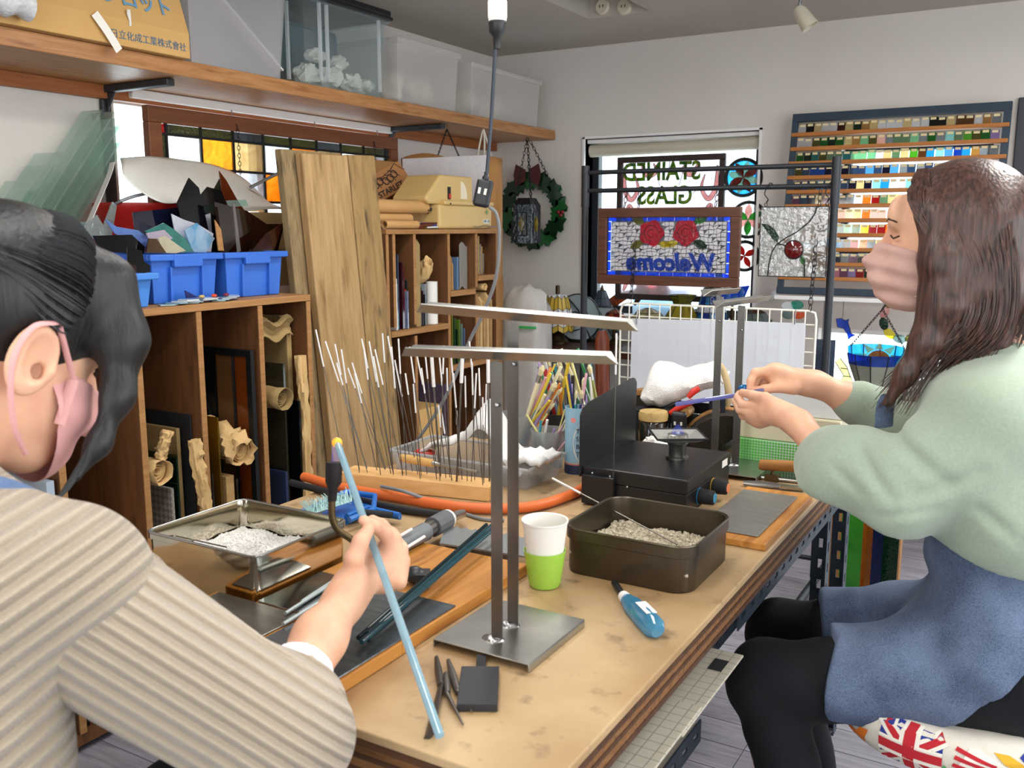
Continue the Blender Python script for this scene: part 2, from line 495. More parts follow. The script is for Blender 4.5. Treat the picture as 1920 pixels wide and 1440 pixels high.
while y<YB+0.1:
 if 1.0<y<2.6:
  p=MB();p.box(-0.6,1.0,y+0.0015,y+bw-0.0015,-0.012,0.0);p.build('floor_board',m_plank,floor,world=True)
  rest.box(XW,-0.602,y+0.0015,y+bw-0.0015,-0.012,0.0).box(1.002,XR,y+0.0015,y+bw-0.0015,-0.012,0.0)
 else:rest.box(XW,XR,y+0.0015,y+bw-0.0015,-0.012,0.0)
 y+=bw
rest.build('floor_board_field',m_plank,floor,world=True,kind='stuff')
def window(name,axis,pos,u0,u1,z0,z1,mf,fw=0.03,mull=(),depth=0.05,trans=()):
 b=MB()
 def bar(a,c,d,e,q=0.0):
  if axis=='x':b.box(pos-0.11-depth/2-q,pos-0.11+depth/2,a,c,d,e)
  else:b.box(a,c,pos+0.11-depth/2,pos+0.11+depth/2+q,d,e)
 bar(u0,u1,z0,z0+fw);bar(u0,u1,z1-fw,z1);bar(u0,u0+fw,z0+fw,z1-fw);bar(u1-fw,u1,z0+fw,z1-fw)
 for q in mull:bar(q-fw*.6,q+fw*.6,z0+fw,z1-fw)
 for q in trans:bar(u0+fw,u1-fw,q-fw*.4,q+fw*.4)
 o=struct(b.build(name,mf,bevel=0.003))
 p=MB()
 if axis=='x':p.box(pos-0.113,pos-0.108,u0+fw*.8,u1-fw*.8,z0+fw*.8,z1-fw*.8)
 else:p.box(u0+fw*.8,u1-fw*.8,pos+0.108,pos+0.113,z0+fw*.8,z1-fw*.8)
 p.build('window_pane',m_pane,o,world=True)
 return o
window('window_1','x',XW,*WIN_L,m_white,fw=0.045,mull=(2.9,))
w2=window('window_2','y',YB,*WIN_B,m_dark,fw=0.04)
w3=window('window_3','y',YB,*WIN_R,m_dark,fw=0.03,mull=())
w4=window('window_4','y',YB,WIN_S[0],-0.22,WIN_S[2],WIN_S[3],m_white,fw=0.03)
b=MB();b.box(WIN_B[0]-0.012,WIN_B[0],YB-0.012,YB+0.15,WIN_B[2],WIN_B[3]+.01).box(WIN_B[1],WIN_B[1]+0.012,YB-0.012,YB+0.15,WIN_B[2],WIN_B[3]+.01)
b.box(WIN_B[0]-.012,WIN_B[1]+.012,YB-.012,YB+.15,WIN_B[3],WIN_B[3]+.012)
struct(b.build('trim_1',m_white))
b=MB();x0,x1,z0,z1=DOOR
b.box(x0,x0+.05,YB-.02,YB+.1,z0,z1).box(x1-.05,x1,YB-.02,YB+.1,z0,z1).box(x0+.05,x1-.05,YB-.02,YB+.1,z1-.05,z1)
dr=struct(b.build('door_1',m_dark,bevel=.004))
b=MB();b.box(x0+.05,x0+.12,YB+.02,YB+.06,.02,z1-.05).box(x1-.12,x1-.05,YB+.02,YB+.06,.02,z1-.05).box(x0+.12,x1-.12,YB+.02,YB+.06,.02,.2).box(x0+.12,x1-.12,YB+.02,YB+.06,z1-.13,z1-.05)
b.build('door_leaf',m_dark,dr,world=True)
b=MB();b.box(x0+.12,x1-.12,YB+.035,YB+.045,.2,z1-.13);b.build('door_pane',m_pane,dr,world=True)
b=MB();b.box(x0+.075,x0+.1,YB-.02,YB+.02,1.2,1.5);b.build('door_handle',mat('door_metal','a9adb1',.3,1),dr,world=True)
m_hedge=mat('hedge_green','5c7d4a',.9,col2='8ba873',nscale=8)
# long wall shelf with storage boxes
m_pine=wood('pine_board','9c683c','b98858','80522e',scale=5,stretch=(16,1,16),rough=.42)
m_pine_dk=wood('pine_ledger','8f542c','a9683a',None,scale=5,stretch=(16,1,16),rough=.5)
m_bracket=mat('grey_steel','3e4044',.45,.6)
m_gal=mat('galvanised','8d9094',.4,.8)
XS,ZS=-2.43,1.838
t=thing('wall_shelf','long orange pine wall shelf on grey steel brackets','shelf',(-2.6,2.7,1.79))
b=MB();b.box(XW+.002,XS,0.6,YB-.002,1.789,ZS);b.build('board',m_pine,t,world=True,bevel=.003)
b=MB();b.box(XW+.002,XW+.03,0.6,YB-.002,1.745,1.788);b.build('ledger',m_pine_dk,t,world=True)
for by in(2.10,3.62):
 b=MB();b.box(XW+.002,XW+.02,by-.018,by+.018,1.36,1.745);b.box(XW+.002,XS-.06,by-.016,by+.016,1.765,1.788)
 b.add([(XW+.02,by-.004,1.70),(XW+.02,by+.004,1.70),(XW+.07,by+.004,1.766),(XW+.07,by-.004,1.766),(XW+.02,by-.004,1.766),(XW+.02,by+.004,1.766)],[(0,1,2,3),(0,3,4),(1,5,2),(0,4,5,1),(3,2,5,4)])
 b.build('bracket',m_bracket,t,world=True,bevel=.004)
m_card=mat('cardboard','c79c5c',.85,col2='d2aa6c',nscale=4,bump=.05,bscale=60)
m_card2=mat('brown_cardboard','9b6a3c',.8,col2='a97747',nscale=5)
m_ink=mat('blue_ink','4d6f86',.8)
m_black=mat('black_plastic','17191d',.4)
m_blackm=mat('black_matt','15161a',.75)
m_paper=mat('white_paper','e9e8e4',.8,col2='dedcd6',nscale=8)
t=thing('cardboard_box','long tan cardboard box with blue Japanese printing on wall shelf','box',(-2.62,1.5,ZS+.001))
fx=-2.40
P0=at(357,102,X=fx);yr=P0.y
b=MB()
z0,zm,z1=ZS+.001,ZS+.075,ZS+.26
b.add([(-2.8,.75,z0),(fx,.75,z0),(fx,yr,z0),(-2.8,yr,z0),(-2.8,.75,z1),(fx-.06,.75,z1),(fx-.06,yr,z1),(-2.8,yr,z1),(fx+.0,.75,zm),(fx,yr,zm)],[(3,2,1,0),(4,5,6,7),(1,2,9,8),(8,9,6,5),(0,4,7,3),(0,1,8,5,4),(3,7,6,9,2)])
b.build('carton',m_card,t,world=True,bevel=.003)
up=(Vector((fx-.06,0,z1))-Vector((fx,0,zm))).normalized()
MF=basis((fx+.0008,yr-.285,ZS+.022),(0,1,0),(0,0,1));text_mesh('日立化成工業株式會社',.027,MF,'printing',m_ink,t,world=True)
MF=basis((fx-.012,yr-.36,zm+.045),(0,1,0),up);text_mesh('エスレンロット',.062,MF@Matrix.Translation((-.12,0,.0008)),'printing',mat('blue_ink_light','6d9cc0',.8),t,world=True,bold=.001)
b=MB();MT=basis((fx-.006,yr-.58,zm+.025),(0,1,0),up)
for i in range(4):b.cbox((.0,i*.03,.0012),(.34,.002,.0008),MT)
for i in range(6):b.cbox((-.17+i*.068,.045,.0012),(.002,.09,.0008),MT)
b.build('printed_table',m_ink,t,world=True)
b=MB();MT=basis(at(176,25,X=fx+.004),(0,.5,-.62),(0,1,.6));b.grid(lambda u,v:(u*.115,(v-.5)*.026,.003+.004*math.sin(u*3)),6,3,MT)
b.build('tape_flap',mat('white_tape','eeeae0',.5),t,world=True,solid=.001)
b=MB();MT=basis(at(240,18,X=fx+.001),(0,.12,-1),(0,1,0));b.prism([(0,-.004),(.012,-.007),(.03,-.003),(.045,-.006),(.044,.002),(.02,.005),(.0,.006)],.002,MT)
b.build('torn_edge',m_paper,t,world=True)
m_bub=mat('bubble_wrap','dfe1e2',.25,col2='c4c8cb',nscale=80,bump=.8,bscale=120)
p=at(5,12,X=-2.41)
b=MB();b.grid(lambda u,v:(p.x+.045+.04*math.cos(v*6.28),p.y-.25+u*.29,p.z+.01+.04*math.sin(v*6.28)+.006*math.sin(u*30)),24,16)
tag(b.build('bubble_wrap_roll',m_bub,smooth=80),'clear bubble wrap roll lying against the printed cardboard box','bubble wrap')
def plastic(name,col,clear,rough=.35):
 return glass(name,col,clear=clear,gloss=.1,rough=rough,col2='ffffff',nscale=2,amt=1.0)
m_bin1=plastic('bin_milky','f4f5f8',.70);m_bin2=plastic('bin_clear','eef8fa',.90,.15);m_bin3=plastic('bin_frosted','fbfaf8',.66)
m_lidk=mat('black_lid','14171c',.25)
m_crump=mat('crumpled_paper','d9d4c8',.85,col2='f0ece2',nscale=14,bump=.8,bscale=30)
def bin_(label,y0,y1,h,m,lid=None,x0=-2.79,x1=-2.44,taper=.02,ribs=(),rim=True,z0=ZS+.002):
 t=thing('storage_bin',label,'storage bin',((x0+x1)/2,(y0+y1)/2,z0),group='plastic bins on the wall shelf')
 b=MB();tk=.004;zt=z0+h
 def ring(z,e):return[(x0-e+0,y0-e,z),(x1+e,y0-e,z),(x1+e,y1+e,z),(x0-e,y1+e,z)]
 vs=ring(z0,-taper)+ring(zt,0)+ring(zt,-tk)+ring(z0+tk,-taper-tk)
 fs=[(3,2,1,0),(12,13,14,15)]
 for a,c in((0,4),(4,8),(8,12)):
  for i in range(4):fs.append((a+i,a+(i+1)%4,c+(i+1)%4,c+i))
 b.add(vs,fs);b.build('tub',m,t,world=True,bevel=.012,seg=3)
 if rim:
  b=MB()
  for(xa,xb,ya,yb)in((x0-.008,x1+.008,y0-.008,y0+.002),(x0-.008,x1+.008,y1-.002,y1+.008),(x1-.002,x1+.01,y0-.008,y1+.008),(x0-.01,x0+.002,y0-.008,y1+.008)):b.box(xa,xb,ya,yb,zt-.022,zt+.003)
  b.build('rim',m,t,world=True,bevel=.003)
 if ribs:
  for q in ribs:
   b=MB()
   if q[0]=='y':b.box(x1-.001,x1+.008,q[1]-.006,q[1]+.006,z0+.02,zt-.02)
   else:b.box(q[1]-.006,q[1]+.006,y0-.008,y0+.001,z0+.02,zt-.02)
   b.build('rib',plastic('bin_rib','e4eef0',.4),t,world=True)
 if lid:
  b=MB();b.box(x0-.014,x1+.014,y0-.014,y1+.014,zt+.003,zt+.028)
  b.box(x0-.018,x1+.02,y0-.02,y1+.02,zt-.012,zt+.004)
  b.build('lid',lid,t,world=True,bevel=.006)
 return t
ya,yb=at(352,60,X=XS).y,at(556,150,X=XS).y
bin_('wide milky plastic storage bin holding a white strip, beside the tan carton',ya+.015,yb-.02,.36,m_bin1,taper=.025)
b=MB();b.cbox((0,0,0),(.05,.50,.006),TR(-2.50,(ya+yb)/2+.02,ZS+.185,0,-.62,0));tag(b.build('white_strip',m_paper),'long white strip standing slantwise inside the wide milky bin','strip')
yc,yd=at(566,140,X=XS).y+.02,at(738,185,X=XS).y-.01
bin_('clear storage bin with black lid and white crumpled paper inside',yc+.012,yd-.012,.315,m_bin2,lid=m_lidk,taper=.022,ribs=(('y',yc+.09),('y',yc+.13),('y',yd-.07),('x',-2.52),('x',-2.6)))
ye,yf=at(748,180,X=XS).y,at(866,205,X=XS).y
bin_('frosted white storage bin standing beside the black-lidded bin',ye+.01,yf-.01,.255,m_bin3,taper=.012)
yg,yh=at(886,210,X=XS).y,at(1010,230,X=XS).y
bin_('frosted grey storage bin at the end of the shelf near the back wall',yg+.01,yh+.03,.235,m_bin3,taper=.012)
def crumple(label,c,r,m=None,seed=0,name='crumpled_paper',group='crumpled papers in the storage bins',n=10,amp=.45,flat=.7):
 b=MB()
 bb=MB().ball((0,0,0),1.0,n)
 for v in bb.v:
  p=Vector(v);q=1+amp*nz(p*1.7+Vector((seed*3.1,0,0)))+amp*.6*nz(p*4.1+Vector((0,seed*2.7,0)))
  b.v.append((c[0]+p.x*r*q,c[1]+p.y*r*q,c[2]+p.z*r*q*flat))
 b.f=bb.f
 o=b.build(name,m or m_crump)
 return tag(o,label,'paper',group)
for i,(yy,xx,zz,r)in enumerate(((yc+.12,-2.535,.058,.05),(yc+.25,-2.53,.06,.05),(yc+.38,-2.535,.058,.048),(yc+.18,-2.54,.135,.038),(yc+.31,-2.54,.125,.036),(yc+.47,-2.545,.055,.042))):
 crumple('white crumpled paper inside the black-lidded clear bin',(xx,yy,ZS+zz),r,seed=i)
for i,(yy,rr)in enumerate(((ye+.13,.072),(ye+.34,.075),(yg+.14,.072),(yg+.40,.075))):
 crumple('pale crumpled paper inside a frosted bin',(-2.59,yy,ZS+.085),rr,seed=20+i,flat=.8)
b=MB();b.cbox((0,0,0),(.1,.36,.2),TR(-2.69,(yc+yd)/2,ZS+.17));tag(b.build('teal_bag',mat('teal_film','3c6470',.35,col2='2c505c',nscale=6,bump=.4),bevel=.02),'dark teal bag above the papers in the black-lidded bin','bag')
crumple('tawny furry ball on top of the black lid',(-2.56,yc+.07,ZS+.412),.06,mat('tawny_fur','a8834d',.95,col2='7a5a30',nscale=60,bump=.8),40,'fur_ball',None,flat=.9)
# window rail and hung stained glass panel
t=thing('blind_rail','white window rail with small hooks under the wall shelf','rail',(XW+.03,2.9,1.75))
b=MB();b.box(XW+.012,XW+.05,2.18,3.62,1.757,1.788);b.build('rail',m_white,t,world=True,bevel=.004)
for yy in(2.62,3.08,3.5):
 b=MB();b.tube([(XW+.05,yy,1.762),(XW+.056,yy,1.745),(XW+.05,yy,1.735),(XW+.042,yy,1.742)],.0022,6);b.build('hook',m_gal,t,world=True)
m_fbrown=wood('brown_frame','6b3f26','7f4c2d',None,scale=6,stretch=(14,1,14),rough=.45)
m_lead=mat('lead_came','17181b',.5,.4)
SGC={}
def sg(key):
 tab={'amber':('e9a032','ffce63',.55),'amber2':('d78c2c','f2b04c',.5),'clear':('e6e4e0','ffffff',.62),'cleargrey':('c9c8cc','eeeef2',.62),'greenbrown':('4b4a28','6c6a34',.4),'smoke':('4c4e52','6b6d70',.45),'tan':('cdb48a','e4d2ae',.5),'red':('7a1f14','a03018',.5),'blue':('1f56c8','3f86e8',.45),'cyan':('35b4e6','7fd8f6',.5),'white':('e8eaee','ffffff',.1),'green':('1f8a34','5fc060',.45),'dgreen':('14422a','2c6b40',.45),'yellow':('d8c83c','f2e97a',.5),'rose':('e01848','ff4468',.4),'pinkish':('d9aaa6','f0cdc8',.5),'ruby':('8c0f1e','b5182a',.45),'teal':('3cb6a4','86dcd0',.5),'slate':('6f8aa0','93aec2',.4),'navy':('12235c','203a86',.4),'orange':('f07a30','ffb070',.5),'cream':('eadfae','f8f0cc',.45),'purple':('7a5a9a','a98cc8',.5),'olive':('8a8a3a','b8b45a',.45),'brown':('6a3d1e','8f5a30',.45),'skyw':('cfe6f6','f4fbff',.35),'dred':('9a1212','c42a1e',.4),'greyg':('8fa3a0','bccac6',.45)}[key]
 return glass('stained_'+key,tab[0],min(.9,tab[2]+.25),tab[1],nscale=22,gloss=.1,bump=.5,bscale=90)
PX=-2.755
y0,y1=2.205,3.605;zt=1.735;zb=1.325
t=thing('hanging_stained_glass','wide stained glass panel of amber and clear squares in brown frame','stained glass',(PX,(y0+y1)/2,zb))
fwid=.055
for nm,bx in(('frame_rail',(y0,y1,zt-fwid,zt)),('frame_rail',(y0,y1,zb,zb+fwid)),('frame_stile',(y0,y0+fwid,zb+fwid,zt-fwid)),('frame_stile',(y1-fwid,y1,zb+fwid,zt-fwid))):
 b=MB();b.box(PX-.016,PX+.016,*bx);b.build(nm,m_fbrown,t,world=True,bevel=.003)
gy0,gy1,gz1,gz0=y0+fwid,y1-fwid,zt-fwid,zb+fwid
ycols=[gy0,gy0+.028]+[gy0+.028+i*(gy1-gy0-.056)/8 for i in range(1,9)]+[gy1]
zrows=[gz1,gz1-.036]+[gz1-.036-i*.112 for i in range(1,5)]
zrows=[z for z in zrows if z>gz0]+[gz0]
pat=['clear','amber','tan','cleargrey','amber2','clear','clear','cleargrey']
for i in range(len(ycols)-1):
 for j in range(len(zrows)-1):
  edge=j==0 or i in(0,len(ycols)-2)
  key=('greenbrown' if(i+j)%3 else 'smoke')if edge else['clear','amber','tan','cleargrey','amber2','tan','clear','cleargrey'][(i-1)%8]if j%2 else['amber','tan','cleargrey','amber2','tan','clear','amber','tan'][(i-1)%8]
  if i==0 and j==0:key='dred'
  b=MB();b.box(PX-.002,PX+.002,ycols[i]+.002,ycols[i+1]-.002,zrows[j+1]+.002,zrows[j]-.002);b.build('pane',sg(key),t,world=True)
for yy in ycols[1:-1]:
 b=MB();b.box(PX-.005,PX+.005,yy-.0045,yy+.0045,gz0,gz1);b.build('lead_came',m_lead,t,world=True)
for zz in zrows[1:-1]:
 b=MB();b.box(PX-.0052,PX+.0052,gy0,gy1,zz-.0045,zz+.0045);b.build('lead_came',m_lead,t,world=True)
for yy in(2.60,3.42):
 b=MB();chain(b,(XW+.05,yy,1.735),(PX+.02,yy+.004,1.70),link=.02,r=.0012);chain(b,(PX+.02,yy+.004,1.70),(PX+.022,yy+.008,1.45),link=.02)
 b.build('hanging_chain',m_lead,t,world=True)
 # front pigeonhole cabinet with sheets and rolls
m_ply=wood('plywood_brown','5e3c22','744a2a','422816',scale=4,stretch=(10,10,1),rough=.6)
m_plyedge=wood('ply_edge','94683c','ad8050',None,scale=8,stretch=(1,1,14),rough=.6)
m_kraft=mat('kraft_paper','a5814f',.9,col2='bd9a66',nscale=9,bump=.5,bscale=160,stretch=(1,1,3))
m_kraft2=mat('kraft_light','c8a36c',.9,col2='d6b47e',nscale=9,bump=.5,bscale=120)
m_corr=mat('corrugated_kraft','8f764a',.9,col2='a68c5c',nscale=20,stretch=(6,1,1),bump=.7,bscale=90)
m_dglass=glass('dark_glass','0c0e12',.12,gloss=.25,rough=.05)
m_bglass=mat('black_glass','090a0d',.08,spec=.6)
m_cgl=glass('clear_sheet_glass','d6ece4',.82,gloss=.12,rough=.04)
m_cgl_edge=mat('sheet_glass_edge','9fc4b8',.2)
XF,ZC1=-2.05,1.112
t=thing('pigeonhole_cabinet','brown plywood pigeonhole cabinet carrying blue crates of scrap glass','cabinet',(-2.4,1.5,0))
Y0,Y1=.62,2.222
b=MB();b.box(XW+.03,XF+.004,Y0,Y1,ZC1-.02,ZC1);b.build('top_board',m_plyedge,t,world=True,bevel=.002)
b=MB();b.box(XW+.03,XW+.045,Y0,Y1,.02,ZC1-.021);b.build('back_panel',m_ply,t,world=True)
b=MB();b.box(XW+.046,XF,Y0,Y1,.02,.05);b.build('bottom_board',m_ply,t,world=True)
DIV=[Y0+.01,.86,1.1,1.335,1.572,1.775,2.005,Y1-.01]
for i,y in enumerate(DIV):
 o=MB();o.box(XW+.046,XF,y-.009,y+.009,.051,ZC1-.021)
 o.build('end_panel' if i in(0,len(DIV)-1)else 'divider',m_ply,t,world=True)
 o=MB();o.box(XF,XF+.003,y-.009,y+.009,.051,ZC1-.021);o.build('edge_strip',m_plyedge,t,world=True)
def sheet(name,label,cat,y,ztop,xf,m,thick=.006,zb=.052,xb=-2.7,lean=0.0,group=None,bevel=0,cut=0):
 """an upright sheet in a pigeonhole; lean tips its top along the wall"""
 h=ztop-zb;b=MB()
 M=TR(0,y,zb,0,-lean,0)
 b.prism([(xb,0),(xf,0),(xf,h-cut),(xf-cut*.7,h),(xb,h)],thick,M@Matrix(((1,0,0,0),(0,0,1,0),(0,1,0,0),(0,0,0,1))))
 return tag(b.build(name,m,bevel=bevel),label,cat,group)
def krumple(name,label,pts,r,m,seed=0,cat='paper',wave=.3,n=18,hole=0.0,group=None):
 """crumpled tube of wrapping paper along pts"""
 sp=spline(pts,6);b=MB();k=len(sp);vs=[];fs=[]
 ax=(sp[-1]-sp[0]).normalized();u=ax.orthogonal().normalized();w=ax.cross(u)
 for i,p in enumerate(sp):
  for j in range(n):
   a=2*math.pi*j/n;q=r*(1+wave*nz((math.cos(a)*2+seed,math.sin(a)*2,i*.6))+wave*.7*nz((math.cos(a)*5,math.sin(a)*5+seed,i*1.1)))
   vs.append(p+(u*math.cos(a)+w*math.sin(a))*q)
 for i in range(k-1):
  for j in range(n):fs.append((i*n+j,i*n+(j+1)%n,(i+1)*n+(j+1)%n,(i+1)*n+j))
 fs.append(tuple(range(n-1,-1,-1)))
 b.add(vs,fs)
 e=sp[-1]
 for lay in range(3):
  rr=r*(.78-.22*lay)
  b.grid(lambda uu,vv:tuple(e-ax*(.02+vv*.05)+(u*math.cos(uu*6.2)+w*math.sin(uu*6.2))*rr*(1+.15*math.sin(uu*11+lay+seed))),16,1)
 return tag(b.build(name,m,smooth=45,solid=.0015),label,cat,group)
G1='sheets in the front pigeonhole cabinet'
sheet('kraft_wrap','tall corrugated kraft wrap with folded top in cabinet beside the planks','wrapping',2.165,1.045,-2.10,m_corr,.02,cut=.04)
b=MB();b.grid(lambda u,v:(-2.095+.012*math.sin(v*7),2.03+u*.15,1.04-v*.04+.012*math.sin(u*9)-.02*v*v),10,4);tag(b.build('paper_flap',m_corr,solid=.003),'torn kraft flap folded over the tall corrugated wrap','paper')
sheet('glass_sheet','dark streaky glass sheet behind the rolled corrugated paper','glass sheet',2.118,.90,-2.075,glass('dark_streaky','3a3a30',.3,'55523f',40,(1,1,8)),.008,group=G1)
krumple('corrugated_roll','rolled corrugated kraft paper with open spiral end',[(-2.5,2.078,.80),(-2.25,2.078,.80),(-2.03,2.077,.80)],.034,m_corr,3,wave=.16)
sheet('kraft_wrap','torn kraft strip standing along the divider with crumpled edges','wrapping',2.020,.96,-2.07,m_kraft2,.012,cut=.03)
sheet('glass_sheet','black green glass sheet with thick edge beside torn kraft wrap','glass sheet',2.150,.78,-2.045,m_bglass,.007,group=G1)
krumple('crumpled_kraft','long torn kraft strip hanging down along the cabinet end panel',[(-2.062,2.182,.92),(-2.05,2.178,.75),(-2.045,2.174,.6),(-2.046,2.172,.42)],.016,m_kraft2,8,wave=.7)
sheet('blue_folder','navy blue packet with white price label low in the cabinet','packet',2.092,.56,-2.058,mat('navy_card','16264a',.5),.01)
lp=thing('leaded_panel','black leaded glass panel with amber strip standing in cabinet','stained glass',(-2.35,1.975,.3))
y=1.975
def xz(name,poly,m,y,th,parent):
 b=MB();b.prism(poly,th,Matrix(((1,0,0,0),(0,0,-1,y),(0,1,0,0),(0,0,0,1))));return b.build(name,m,parent,world=True)
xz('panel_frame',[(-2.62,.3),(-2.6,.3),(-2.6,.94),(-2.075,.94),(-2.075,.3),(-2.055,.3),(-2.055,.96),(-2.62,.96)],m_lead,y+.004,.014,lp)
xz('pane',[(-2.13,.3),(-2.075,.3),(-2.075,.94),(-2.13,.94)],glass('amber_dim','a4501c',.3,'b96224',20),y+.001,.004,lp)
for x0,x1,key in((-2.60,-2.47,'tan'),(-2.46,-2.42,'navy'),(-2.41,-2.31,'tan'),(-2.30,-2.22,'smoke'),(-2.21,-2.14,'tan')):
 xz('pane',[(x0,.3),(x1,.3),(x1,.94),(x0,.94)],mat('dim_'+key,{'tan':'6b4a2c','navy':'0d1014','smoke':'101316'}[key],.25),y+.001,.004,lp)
b=MB()
for a in((-2.2,.45,-2.3,.9),(-2.38,.42,-2.28,.7),(-2.55,.92,-2.45,.62),(-2.3,.35,-2.42,.66)):b.tube(spline([(a[0],y-.004,a[1]),((a[0]+a[2])/2+.03,y-.004,(a[1]+a[3])/2),(a[2],y-.004,a[3])],5),.007,5)
b.tube([(-2.136,y-.003,.3),(-2.136,y-.003,.95)],.006,5)
b.build('lead_line',m_lead,lp,world=True)
sheet('glass_sheet','amber olive glass sheet with small white label in the cabinet','glass sheet',1.815,.84,-2.09,glass('olive_amber','8a6a1e',.5,'a8842c',10),.006,group=G1)
sheet('glass_sheet','second amber glass sheet with dark edge beside the labelled one','glass sheet',1.835,.78,-2.065,glass('olive_amber','8a6a1e',.5),.006,group=G1)
b=MB();b.box(-2.13,-2.09,1.8135,1.8145,.79,.82);tag(b.build('price_label',m_paper),'small white label stuck on the amber olive glass sheet','label')
krumple('crumpled_kraft','crumpled kraft wrapper with torn open end in the middle pigeonhole',[(-2.55,1.90,.78),(-2.3,1.90,.735),(-2.14,1.905,.70),(-2.03,1.905,.665)],.044,m_kraft2,12,wave=.45)
sheet('kraft_wrap','kraft wrapped packet standing beneath the crumpled wrapper','wrapping',1.852,.60,-2.06,m_kraft,.03)
sheet('glass_sheet','brown glass sheet standing under the crumpled kraft wrapper','glass sheet',1.905,.58,-2.075,glass('brown_sheet','4a3a18',.4),.006,group=G1)
sheet('glass_sheet','smoky glass sheet with cut corner and paper tag','glass sheet',1.80,.62,-2.06,glass('smoky_sheet','4e4a44',.5),.006,group=G1)
sheet('black_sheet','black sheet leaning across the cabinet hole above a paper roll','sheet',1.755,.80,-2.085,m_blackm,.006)
sheet('kraft_wrap','kraft wrapped flat packet behind the torn paper roll','wrapping',1.735,.76,-2.12,m_corr,.012)
krumple('corrugated_roll','torn corrugated paper roll with frayed strips beside divider',[(-2.5,1.625,.665),(-2.25,1.63,.665),(-2.06,1.635,.665)],.034,m_kraft2,21,wave=.3)
krumple('crumpled_kraft','frayed kraft strip standing up from the torn paper roll',[(-2.075,1.64,.70),(-2.07,1.648,.735),(-2.065,1.662,.775)],.014,m_kraft2,4,wave=.6)
krumple('crumpled_kraft','torn pale kraft strip hanging between black sheet and divider',[(-2.03,1.72,.74),(-2.025,1.725,.66),(-2.022,1.74,.56),(-2.02,1.75,.45)],.016,m_kraft2,31,wave=.7)
sheet('glass_sheet','dark green glass sheet edge beside the hanging kraft strip','glass sheet',1.712,.69,-2.10,glass('dgreen_sheet','0f3a26',.3),.005,group=G1)
def diamond(name,c1,c2,sc):
 m,nt,out=_new(name);p=N(nt,'BsdfPrincipled',Roughness=.45)
 co=coords(nt,(1,1,1));mp=N(nt,'Mapping');mp.inputs['Rotation'].default_value=(0,math.radians(45),0);nt.links.new(co,mp.inputs[0])
 ck=N(nt,'TexChecker',Scale=sc);ck.inputs[1].default_value=rgb(c1);ck.inputs[2].default_value=rgb(c2);nt.links.new(mp.outputs[0],ck.inputs[0])
 nt.links.new(ck.outputs[0],p.inputs['Base Color']);bp=N(nt,'Bump',Strength=.5,Distance=.002);nt.links.new(ck.outputs[1],bp.inputs['Height']);nt.links.new(bp.outputs[0],p.inputs['Normal'])
 nt.links.new(p.outputs[0],out.inputs[0]);return m
sheet('embossed_sheet','pale embossed sheet with diamond pattern in cabinet','sheet',1.688,.60,-2.10,diamond('embossed','8f8a80','b9b2a4',75),.01)
def stripes(name,cols,sc=30):
 m,nt,out=_new(name);p=N(nt,'BsdfPrincipled',Roughness=.25)
 co=coords(nt,(1,.05,.05));nn=N(nt,'TexNoise',Scale=sc,Detail=2);nt.links.new(co,nn.inputs['Vector'])
 rp=N(nt,'ValToRGB');rp.color_ramp.elements[0].position=.3;rp.color_ramp.elements[1].position=.7
 rp.color_ramp.elements[0].color=rgb(cols[0]);rp.color_ramp.elements[1].color=rgb(cols[-1])
 for i,c in enumerate(cols[1:-1]):
  e=rp.color_ramp.elements.new(.3+.4*(i+1)/(len(cols)-1));e.color=rgb(c)
 nt.links.new(nn.outputs[0],rp.inputs[0]);nt.links.new(rp.outputs[0],p.inputs['Base Color']);nt.links.new(p.outputs[0],out.inputs[0]);return m
sheet('glass_sheet','rust red streaky glass panel before the embossed sheet','glass sheet',1.664,.48,-2.09,stripes('streak_rust',['5a2412','a84a1c','c0602a','4a2a14']),.007,group=G1)
sheet('glass_sheet','blue and green streaky glass panel standing before the rust red one','glass sheet',1.640,.455,-2.075,stripes('streak_blue',['2c4a70','5a6a6a','3e5a3a','6a7a9a']),.007,group=G1)
sheet('glass_sheet','small green streaky glass panel standing before the blue one','glass sheet',1.610,.375,-2.06,stripes('streak_green',['3a5a1c','6f8a2c','4a6a3a']),.007,group=G1)
sheet('glass_sheet','black glass sheet with paper tag beside kraft packet in the cabinet','glass sheet',1.36,.64,-2.07,m_bglass,.008,group=G1)
sheet('kraft_wrap','kraft packet standing between black glass and divider','wrapping',1.42,.60,-2.08,m_kraft,.02)
krumple('crumpled_kraft','crumpled kraft paper low beside the kraft packet',[(-2.3,1.5,.5),(-2.15,1.49,.5),(-2.06,1.485,.5)],.035,m_kraft2,44,wave=.4)
sheet('panel_board','pale blue smooth panel standing in the cabinet','panel',1.292,.72,-2.05,mat('pale_blue_panel','a9b8c8',.3),.02)
sheet('sample_board','yellow plastic tray edge standing on the cabinet divider shelf','tray',1.16,.66,-2.06,mat('yellow_plastic','d9a81c',.4),.05,zb=.62)
b=MB();b.box(-2.7,-2.052,1.11,1.285,.595,.615);b.build('middle_shelf',m_plyedge,t,world=True)
